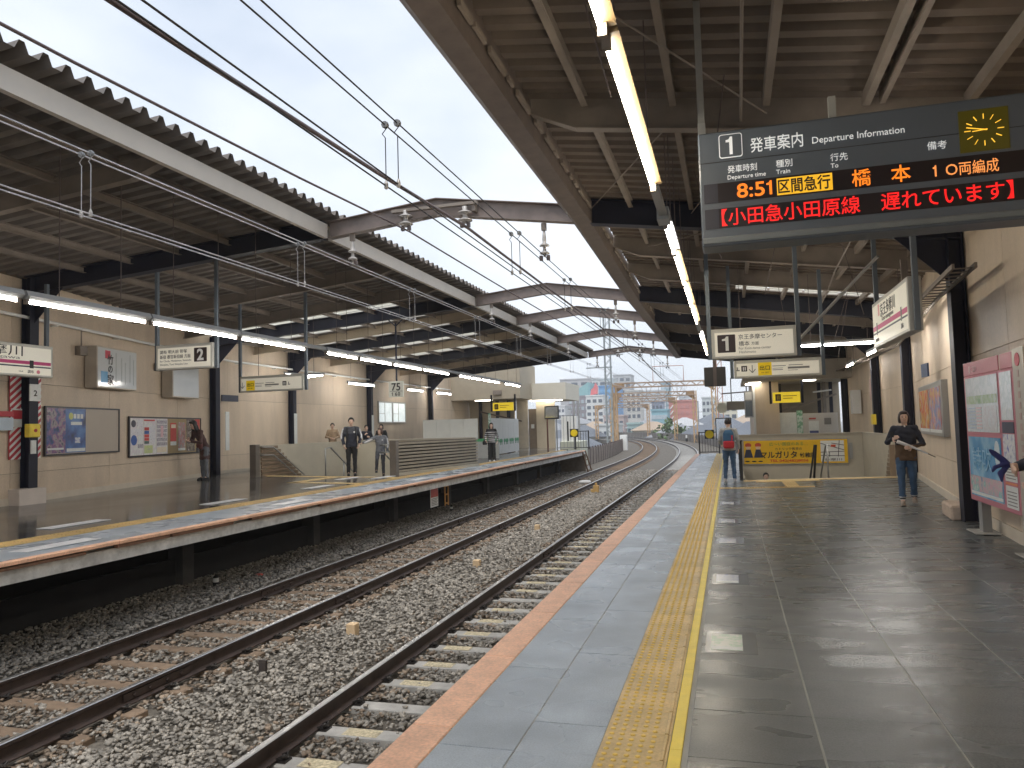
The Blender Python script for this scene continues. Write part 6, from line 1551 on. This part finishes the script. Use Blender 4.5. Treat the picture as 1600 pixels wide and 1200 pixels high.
m_strp = M('striped_knit', (.012, .012, .014), .85, var=0)
def strp(q): return (q[2] % .085) < .03 and q[2] < 1.33
person('woman in a black and white striped sweater and wide black trousers on the far platform', (-9.08, 28.65, zL(-9.08)), .30, 1.52, m_strp, c_black, c_white, (((-.27, .0, 1.12), (-.25, -.14, .95)), ((.27, .0, 1.10), (.25, -.05, .90))), hair='long', slim=1.18, top2=c_white, split=strp, vs=.013,
       extras=dict(flare=.022, parts=[part('handbag', lambda m: m.loft([ring(.74, .09, .06, -.3, .0), ring(.85, .11, .07, -.3, .0), ring(.96, .07, .04, -.29, .0)]), c_black, .014)]))

# ================================================================== lineside: fences, cabinets, portals
m_fence = M('fence_brown', (.20, .165, .14), .7, var=.25, scale=2, orand=.12)
def fence(s0, s1, d, zt, step, label, mat):
    p0 = path(s0, d); t = thing('lineside_fence', label, 'fence', (p0[0], p0[1], -1.05))
    s = s0; k = 0; rest = MB()
    while s < s1 - .01:
        a, c = path(s, d), path(s + step, d)
        if k < 120:
            mb = MB(); mb.bar((a[0], a[1], (zt - 1.05) / 2), (c[0], c[1], (zt - 1.05) / 2), .04, zt + .95); mb.build('panel', mat, t)
            mb = MB(); mb.box(a[0] - .05, a[1] - .05, -1.06, a[0] + .05, a[1] + .05, zt + .06); mb.build('post', m_brown, t)
        else: rest.bar((a[0], a[1], (zt - 1.05) / 2), (c[0], c[1], (zt - 1.05) / 2), .04, zt + .95)
        s += step; k += 1
    if rest.v: o = rest.build('far_panels', mat, t); o['kind'] = 'stuff'
fence(40, 215, .75, -.02, 1.5, 'long brown panel fence along the right side of the curving tracks', M('fence_grey', (.23, .21, .19), .7, var=.2, scale=2, orand=.12))
fence(46.5, 78, -9.0, .12, 1.3, 'brown panel fence along the left side of the curving tracks', m_fence)
for i, (s, d, w_) in enumerate(((43.6, -8.9, .95), (44.9, -8.9, .9))):
    x, y, a = path(s, d)
    t = thing('trackside_cabinet', ('pale green trackside cabinet nearest the far platform end', 'pale green trackside cabinet beside the brown fence')[i], 'cabinet', (x, y, -1.05))
    mb = MB(); mb.box(-.6, -.5, .25, .6, .5, 1.75); mb.build('body', M('cabinet_green', (.55, .57, .47), .5, var=.08), t, world=False, bevel=.03)
    mb = MB(); mb.box(-.7, -.55, 0, .7, .55, .25); mb.build('plinth', m_conc, t, world=False)
    for q in (-.3, .3):
        mb = MB(); mb.box(q - .03, -.52, .9, q + .03, -.5, 1.15); mb.build('handle', m_grey, t, world=False)
mb = MB(); x, y, _ = path(79, -8.9); mb.box(x - .35, y - .35, -1.05, x + .35, y + .35, .55); solo('trackside_cabinet', mb, m_white, 'small white trackside box at the end of the brown fence', 'cabinet', bevel=.03)
m_rustp = M('portal_ochre', (.50, .33, .18), .65, var=.22, scale=1.5); m_rustd = M('portal_brown', (.38, .27, .19), .65, var=.25, scale=1.5)
def lattice(mb, p, q, w_, n, r=.07):
    p, q = Vector(p), Vector(q); d = (q - p).normalized()
    up = Vector((0, 0, 1)) if abs(d.z) < .5 else Vector((1, 0, 0)); sd = d.cross(up).normalized(); up = sd.cross(d)
    c = [(sd * a + up * b_) * w_ / 2 for a in (-1, 1) for b_ in (-1, 1)]
    for o in c: mb.bar(p + o, q + o, r * 2, r * 2)
    for k in range(n):
        a, e = p.lerp(q, k / n), p.lerp(q, (k + 1) / n)
        for i, j in ((0, 1), (2, 3), (0, 2), (1, 3)):
            u, v = (i, j) if k % 2 else (j, i)
            mb.bar(a + c[u], e + c[v], r, r)
pn = ['nearest', 'second', 'third', 'farthest']
for i, (s, zb_, dl, dr) in enumerate(((90, 6.2, -10, 1.3), (104, 5.6, -10.2, .6), (124, 5.5, -9.5, .6), (151, 5.3, -9.5, .6))):
    a, c = path(s, dl), path(s, dr)
    t = thing('catenary_portal', f'{pn[i]} ochre lattice portal over the curving tracks', 'catenary portal', ((a[0] + c[0]) / 2, (a[1] + c[1]) / 2, -1.05), group='lattice portals over the tracks')
    for x, y, _ in (a, c):
        mb = MB(); lattice(mb, (x, y, -1.05), (x, y, zb_ + .3), .45, 9); mb.build('post', m_rustp, t)
        mb = MB(); q = c if (x, y) == a[:2] else a; dv_ = Vector((q[0] - x, q[1] - y, 0)).normalized()
        P0 = Vector((x, y, 0)); mb.add([P0 + Vector((0, 0, zb_ + .3)), P0 + Vector((0, 0, zb_ - .9)), P0 + dv_ * 1.1 + Vector((0, 0, zb_ - .2)), P0 + dv_ * 1.1 + Vector((0, 0, zb_ + .3)),
               P0 + Vector((.06, .06, zb_ + .3)), P0 + Vector((.06, .06, zb_ - .9)), P0 + dv_ * 1.1 + Vector((.06, .06, zb_ - .2)), P0 + dv_ * 1.1 + Vector((.06, .06, zb_ + .3))], [(0, 1, 2, 3), (4, 5, 6, 7), (0, 1, 5, 4), (1, 2, 6, 5), (2, 3, 7, 6), (3, 0, 4, 7)])
        mb.build('gusset', m_rustp, t)
    mb = MB(); lattice(mb, (a[0], a[1], zb_), (c[0], c[1], zb_), .5, 18); mb.build('beam', m_rustd, t)
    for d in (-6.3, -2.8):
        q = path(s, d); mb = MB(); mb.tube([(q[0], q[1], zb_ - .3), (q[0], q[1], 4.6)], .03, 6); mb.tube([(q[0] - .6, q[1], zb_ - .3), (q[0], q[1], 4.5), (q[0] + .6, q[1], zb_ - .3)], .03, 6); mb.build('dropper_bracket', m_rustd, t)
    if i == 0:
        q0, q1 = path(s, -5.5), path(s, -2.0); mb = MB()
        mb.tube([(q0[0], q0[1], zb_ + .2), (q0[0], q0[1], zb_ + 2.1), (q1[0], q1[1], zb_ + 2.1), (q1[0], q1[1], zb_ + .2)], .05, 6); mb.build('top_frame', M('frame_red', (.42, .22, .18), .6), t)
x, y, _ = path(87, -10.6)
t = thing('lattice_mast', 'tall grey lattice mast left of the tracks beyond the platforms', 'mast', (x, y, -1.05))
mb = MB(); lattice(mb, (x, y, -1.05), (x, y, 15.), .65, 22, .05); mb.build('shaft', M('mast_grey', (.33, .36, .36), .5, metal=.3), t)
mb = MB(); mb.bar((x - 2.5, y, 8.2), (x + .5, y, 8.2), .12, .12); mb.bar((x - 1.8, y, 9.6), (x + 1.8, y, 9.6), .12, .12); mb.build('cross_arm', M('mast_grey', (.33, .36, .36), .5), t)
x, y, _ = path(99, 3.2)
t = thing('lattice_mast', 'rust red lattice mast behind the hanging boxes of the near platform', 'mast', (x, y, -7.2))
mb = MB(); lattice(mb, (x, y, -7.2), (x, y, 11.), .6, 24, .05); mb.build('shaft', M('mast_rust', (.40, .20, .14), .6), t)
for i, (s, d) in enumerate(((62, -11.5), (80, -14), (110, 4.), (128, 5.))):
    x, y, _ = path(s, d); mb = MB(); mb.tube([(x, y, -7.2), (x, y, 4.2 + i % 2)], [.14, .09], 8); mb.bar((x - .7, y, 3.4), (x + .7, y, 3.4), .08, .08)
    solo('utility_pole', mb, M('pole_grey', (.28, .28, .27), .7), ('slim grey utility pole behind the cabinets', 'slim grey utility pole left of the lattice mast', 'slim grey utility pole among the right houses', 'farther slim grey utility pole among the right houses')[i], 'utility pole')
mb = MB(); x, y, _ = path(112, .35); mb.lathe([(.16, -1.05), (.16, -.6), (.12, -.55)], (x, y, 0), 10); mb.lathe([(.13, -.55), (.13, -.2), (.05, -.15)], (x, y, 0), 10, mi=1)
solo('marker_post', mb, [m_black, m_white], 'black and white marker post at the right fence of the curve', 'post')

# ================================================================== town
m_win = M('window_dark', (.10, .12, .15), .2, var=.2); m_winl = M('window_pale', (.42, .48, .52), .2, var=.2)
def building(label, x0, x1, y, dep, top, mat, nx, nz, name='apartment_building', zw=None, wm=None, band=False):
    t = thing(name, label, 'building', ((x0 + x1) / 2, y + dep / 2, -7.2)); w_ = x1 - x0; h = top + 7.2
    mb = MB(); mb.box(-w_ / 2, -dep / 2, 0, w_ / 2, dep / 2, h); mb.build('wall', mat, t, world=False)
    mb = MB(); mb.box(-w_ / 2 - .2, -dep / 2 - .2, h, w_ / 2 + .2, dep / 2 + .2, h + .5); mb.build('parapet', mat, t, world=False)
    if nx:
        z0 = (zw if zw is not None else .5) + 7.2; sx, sz = w_ / nx, (h - z0 - .6) / nz
        mb = MB(); mb.box(-sx * .32, 0, 0, sx * .32, .12, sz * .5) if not band else mb.box(-sx * .47, 0, 0, sx * .47, .12, sz * .5)
        me = mb.mesh('window', wm or m_win)
        for i in range(nx):
            for j in range(nz): link('window', me, t, (-w_ / 2 + sx * (i + .5), -dep / 2 - .1, z0 + sz * (j + .25)))
    return t
P_ = lambda n, c: M(n, c, .7, var=.12, scale=.2)  # several building colours are paled to stand in for distance haze
building('broad pale grey building at the left of the skyline', -74, -56, 340, 30, 23, P_('b_grey', (.46, .45, .46)), 4, 3, zw=14)
t = building('brown office building with a slanted teal glass roof', -62, -53.8, 300, 18, 13.5, P_('b_plum', (.27, .24, .27)), 5, 4, zw=2, wm=m_winl)
m_teal = P_('teal_glass', (.22, .42, .44))
mb = MB(); w_ = 8.2; mb.add([(-4.1, -9, 21.2), (4.1, -9, 21.2), (4.1, -9, 26.5), (-4.1, 9, 21.2), (4.1, 9, 21.2), (4.1, 9, 26.5)], [(0, 1, 2), (3, 5, 4), (0, 2, 5, 3), (1, 4, 5, 2), (0, 3, 4, 1)]); mb.build('slanted_roof', m_teal, t, world=False)
building('white apartment block right of the teal roofed office', -53.4, -46.6, 292, 14, 13.2, P_('b_white', (.66, .67, .66)), 3, 5, zw=0)
building('pale tower block behind the white apartment block', -57.5, -48, 330, 14, 22, P_('b_pale', (.55, .57, .56)), 3, 3, zw=14)
t = thing('rooftop_sign', 'red rooftop sign tower on the white apartment block', 'sign', (-50.6, 296, 13.7)); mb = MB(); mb.ext([(-1.6, 0), (1.2, .6), (1.4, 3.4), (.5, 5.), (-.3, 3.), (-1.2, 2.4)], -.6, .6, 'y'); mb.build('board', M('sign_red', (.60, .14, .15), .5), t, world=False)
building('bright blue glass building behind the lattice mast', -51.5, -43.4, 312, 14, 17.8, P_('b_blue', (.14, .32, .58)), 4, 6, zw=2, wm=P_('blue_glass', (.20, .42, .68)), band=True, name='office_building')
building('tall grey slab behind the blue building', -56, -47, 385, 14, 27, P_('b_slab', (.45, .46, .47)), 3, 3, zw=17)
building('pale building right of the blue one', -44.5, -38, 345, 12, 17, P_('b_cream', (.60, .58, .54)), 3, 4, zw=4)
building('long white hall under the second portal beam', -45, -33, 420, 16, 20, P_('b_white2', (.62, .64, .66)), 5, 2, zw=13, wm=m_winl, band=True)
building('slim teal tower between the portals', -35.5, -30.5, 425, 10, 24, P_('b_teal', (.24, .36, .42)), 2, 6, zw=6, wm=m_winl)
building('dark blue building below the third portal', -28.8, -24.6, 300, 10, 10.2, P_('b_navy', (.24, .28, .37)), 3, 3, zw=2)
building('low teal building left of the red one', -21.3, -16.8, 220, 10, 5.4, P_('b_teal2', (.24, .42, .48)), 3, 2, zw=0, wm=m_winl, band=True)
t = building('red brick coloured apartment building', -17.8, -9.8, 240, 12, 8.4, P_('b_red', (.53, .22, .19)), 5, 4, zw=0, wm=P_('red_win', (.48, .22, .2)))
for k in range(4):
    mb = MB(); z = 8.2 + 1.75 * k; mb.bar((-3.6, -6.25, z), (-2.4, -6.25, z + 1.4), .12, .28); mb.build('outside_stair', m_white, t, world=False)
building('grey white apartment block at the right of the skyline', -9.1, -3.6, 282, 12, 10.5, P_('b_rgrey', (.56, .6, .6)), 4, 4, zw=0)
building('pale block behind the red building', -22.3, -16.5, 365, 12, 14.2, P_('b_pale2', (.58, .6, .62)), 3, 3, zw=6)
building('cream block at the right of the skyline', -3.2, 2.5, 230, 10, 7.2, P_('b_cream2', (.62, .58, .46)), 3, 3, zw=0)
building('white block far left beside the platform building', -66, -60.5, 285, 12, 9.5, P_('b_white3', (.66, .66, .66)), 4, 4, zw=0)
building('pinkish low block left of the tracks', -36, -30, 225, 10, 4.2, P_('b_pink', (.50, .40, .38)), 4, 2, zw=-2)
building('pale low shop building left of the tracks', -30, -25, 175, 10, 1.6, P_('b_shop', (.58, .60, .60)), 3, 1, zw=-2)
building('pale green low building right of the fence', -24.5, -21.5, 190, 8, 1.7, P_('b_mint', (.34, .46, .45)), 3, 2, zw=-2)
m_tileb = P_('roof_slate', (.13, .145, .17)); m_tileg = P_('roof_grey', (.26, .27, .29)); m_tilet = P_('roof_tan', (.36, .28, .21)); m_hw = P_('house_wall', (.55, .51, .44)); m_hw2 = P_('house_wall2', (.62, .62, .6))
def house(label, x, y, w_, d, eav, ridge, mr, mw_, rz=0.):
    t = thing('house', label, 'house', (x, y, -7.2), rz, group='houses around the tracks'); e, r = eav + 7.2, ridge + 7.2
    mb = MB(); mb.ext([(-w_ / 2, 0), (w_ / 2, 0), (w_ / 2, e), (-w_ / 2, e)], -d / 2, d / 2, 'y'); mb.build('wall', mw_, t, world=False)
    mb = MB(); o = .5; rr_ = max(.1, w_ / 2 - d / 2)
    mb.add([(-w_ / 2 - o, -d / 2 - o, e), (w_ / 2 + o, -d / 2 - o, e), (w_ / 2 + o, d / 2 + o, e), (-w_ / 2 - o, d / 2 + o, e), (-rr_, 0, r), (rr_, 0, r), (-w_ / 2 - o, -d / 2 - o, e - .15), (w_ / 2 + o, -d / 2 - o, e - .15), (w_ / 2 + o, d / 2 + o, e - .15), (-w_ / 2 - o, d / 2 + o, e - .15)],
           [(0, 1, 5, 4), (1, 2, 5), (2, 3, 4, 5), (3, 0, 4), (6, 9, 8, 7), (0, 6, 7, 1), (1, 7, 8, 2), (2, 8, 9, 3), (3, 9, 6, 0)]); mb.build('roof', mr, t, world=False)
    for k in range(2):
        mb = MB(); xx_ = -w_ / 4 + w_ / 2 * k; mb.box(xx_ - .7, -d / 2 - .06, e - 1.9, xx_ + .7, -d / 2 - .002, e - .7); mb.build('window', m_win if k else m_winl, t, world=False)
hs = [(-4.2, 128, 9, 7, -1., 1.3, m_tileb, m_hw, 'slate roofed house just behind the right fence'), (3.5, 118, 9, 7, -.8, 1.6, m_tileb, m_hw2, 'slate roofed house nearest the near platform end'), (-9.5, 150, 9, 8, -.9, 1.6, m_tileg, m_hw2, 'grey roofed house left of the slate roofed ones'), (-1, 152, 10, 8, .2, 2.7, m_tileb, m_hw, 'taller slate roofed house in the second row'),
      (7, 150, 10, 8, .2, 2.5, m_tileg, m_hw, 'grey roofed house partly behind the near platform building'), (-17, 178, 9, 7, .3, 2.2, m_tilet, m_hw, 'tan roofed house above the green bushes'), (-10, 182, 8, 7, 1., 3., P_('roof_pale', (.42, .43, .44)), m_hw2, 'white house below the red apartment building'), (-3, 190, 10, 8, 1.4, 3.8, m_tileb, m_hw2, 'slate roofed house in the third row'), (5, 188, 10, 8, 1.2, 3.4, m_tilet, m_hw, 'tan roofed house in the third row'),
      (-21, 205, 9, 8, .8, 2.9, m_tileg, m_hw2, 'grey roofed house beside the low teal building'), (-20, 88, 9, 7, -2.2, .2, m_tileg, m_hw2, 'grey roofed house just left of the brown fence'), (-24, 112, 10, 8, -1.4, 1.1, m_tileb, m_hw, 'slate roofed house left of the lattice mast'), (-33, 140, 11, 9, .3, 2.6, m_tileg, m_hw2, 'grey roofed house behind the far platform gate'), (-28, 150, 8, 7, -.5, 1.8, m_tileb, m_hw2, 'slate roofed house left of the second portal'), (-42, 190, 12, 9, 1., 3.4, m_tileb, m_hw, 'broad slate roofed house at the left'), (-34, 200, 10, 8, .4, 2.8, m_tilet, m_hw2, 'tan roofed house at the left'),
      (-17.5, 70, 7, 6, -2.6, -.8, M('roof_brownflat', (.34, .23, .16), .7), m_hw, 'brown roofed shed left of the brown fence'), (-46, 230, 12, 10, 2.4, 4.6, m_tileg, m_hw2, 'grey roofed house far left')]
for x, y, w_, d, e, r, mr, mw_, lb in hs: house(lb, x, y, w_, d, e, r, mr, mw_, random.uniform(-.3, .3))
# trees beyond the right fence: leaf faces spread through the crown
m_leaf = M('leaf_green', (.075, .125, .04), .6, var=.35, scale=1.2, island=.45); m_bark = M('bark', (.10, .075, .055), .9, var=.2)
def tree(label, x, y, z0, h, r):
    t = thing('tree', label, 'tree', (x, y, z0), group='trees beyond the right fence')
    mb = MB(); mb.tube([(0, 0, 0), (.1, 0, h * .4), (0, .1, h * .75)], [.16, .12, .05], 8)
    for a in range(4): mb.tube([(.05, 0, h * .4), (r * .5 * math.cos(a * 1.6), r * .5 * math.sin(a * 1.6), h * .7)], [.07, .03], 6)
    mb.build('trunk', m_bark, t, world=False)
    n = 1500; cl = rng.normal(0, 1, (14, 3)) * np.array([r * .45, r * .45, h * .14]) + np.array([0, 0, h * .68])
    c = cl[rng.integers(0, 14, n)] + rng.normal(0, 1, (n, 3)) * r * .2
    u = rng.normal(0, 1, (n, 3)); u /= np.linalg.norm(u, axis=1)[:, None]; v = np.cross(u, rng.normal(0, 1, (n, 3))); v /= np.linalg.norm(v, axis=1)[:, None]
    s = rng.uniform(.22, .42, n)[:, None]
    V_ = np.stack([c - u * s, c + v * s * .6, c + u * s, c - v * s * .6], 1).reshape(-1, 3)
    me = bpy.data.meshes.new('crown'); me.from_pydata(V_.tolist(), [], [(4 * i, 4 * i + 1, 4 * i + 2, 4 * i + 3) for i in range(n)]); me.materials.append(m_leaf); link('crown', me, t)
for i, (s, d, h, r) in enumerate(((128, 3.2, 7.6, 2.2), (133, 3.4, 8.0, 2.4), (139, 3., 7.8, 2.3), (146, 3.3, 7.6, 2.4), (154, 3.2, 8.2, 2.6))):
    x, y, _ = path(s, d); tree(f'{nth[i]} leafy green tree from the right beyond the curving fence', x, y, -7.2, h, r)

# ================================================================== damp air
b = MB(); b.box(-900, -60, -8.3, 700, 1500, 36)
m = bpy.data.materials.new('damp_air'); m.use_nodes = True; N = m.node_tree.nodes; N.clear()
o_ = N.new('ShaderNodeOutputMaterial'); pv = N.new('ShaderNodeVolumePrincipled'); pv.inputs['Density'].default_value = .0006
pv.inputs['Color'].default_value = (.97, .985, 1., 1); pv.inputs['Anisotropy'].default_value = .2
m.node_tree.links.new(pv.outputs[0], o_.inputs['Volume'])
hz = b.build('haze', m); hz['kind'] = 'stuff'

bpy.data.scenes.remove(TMP)
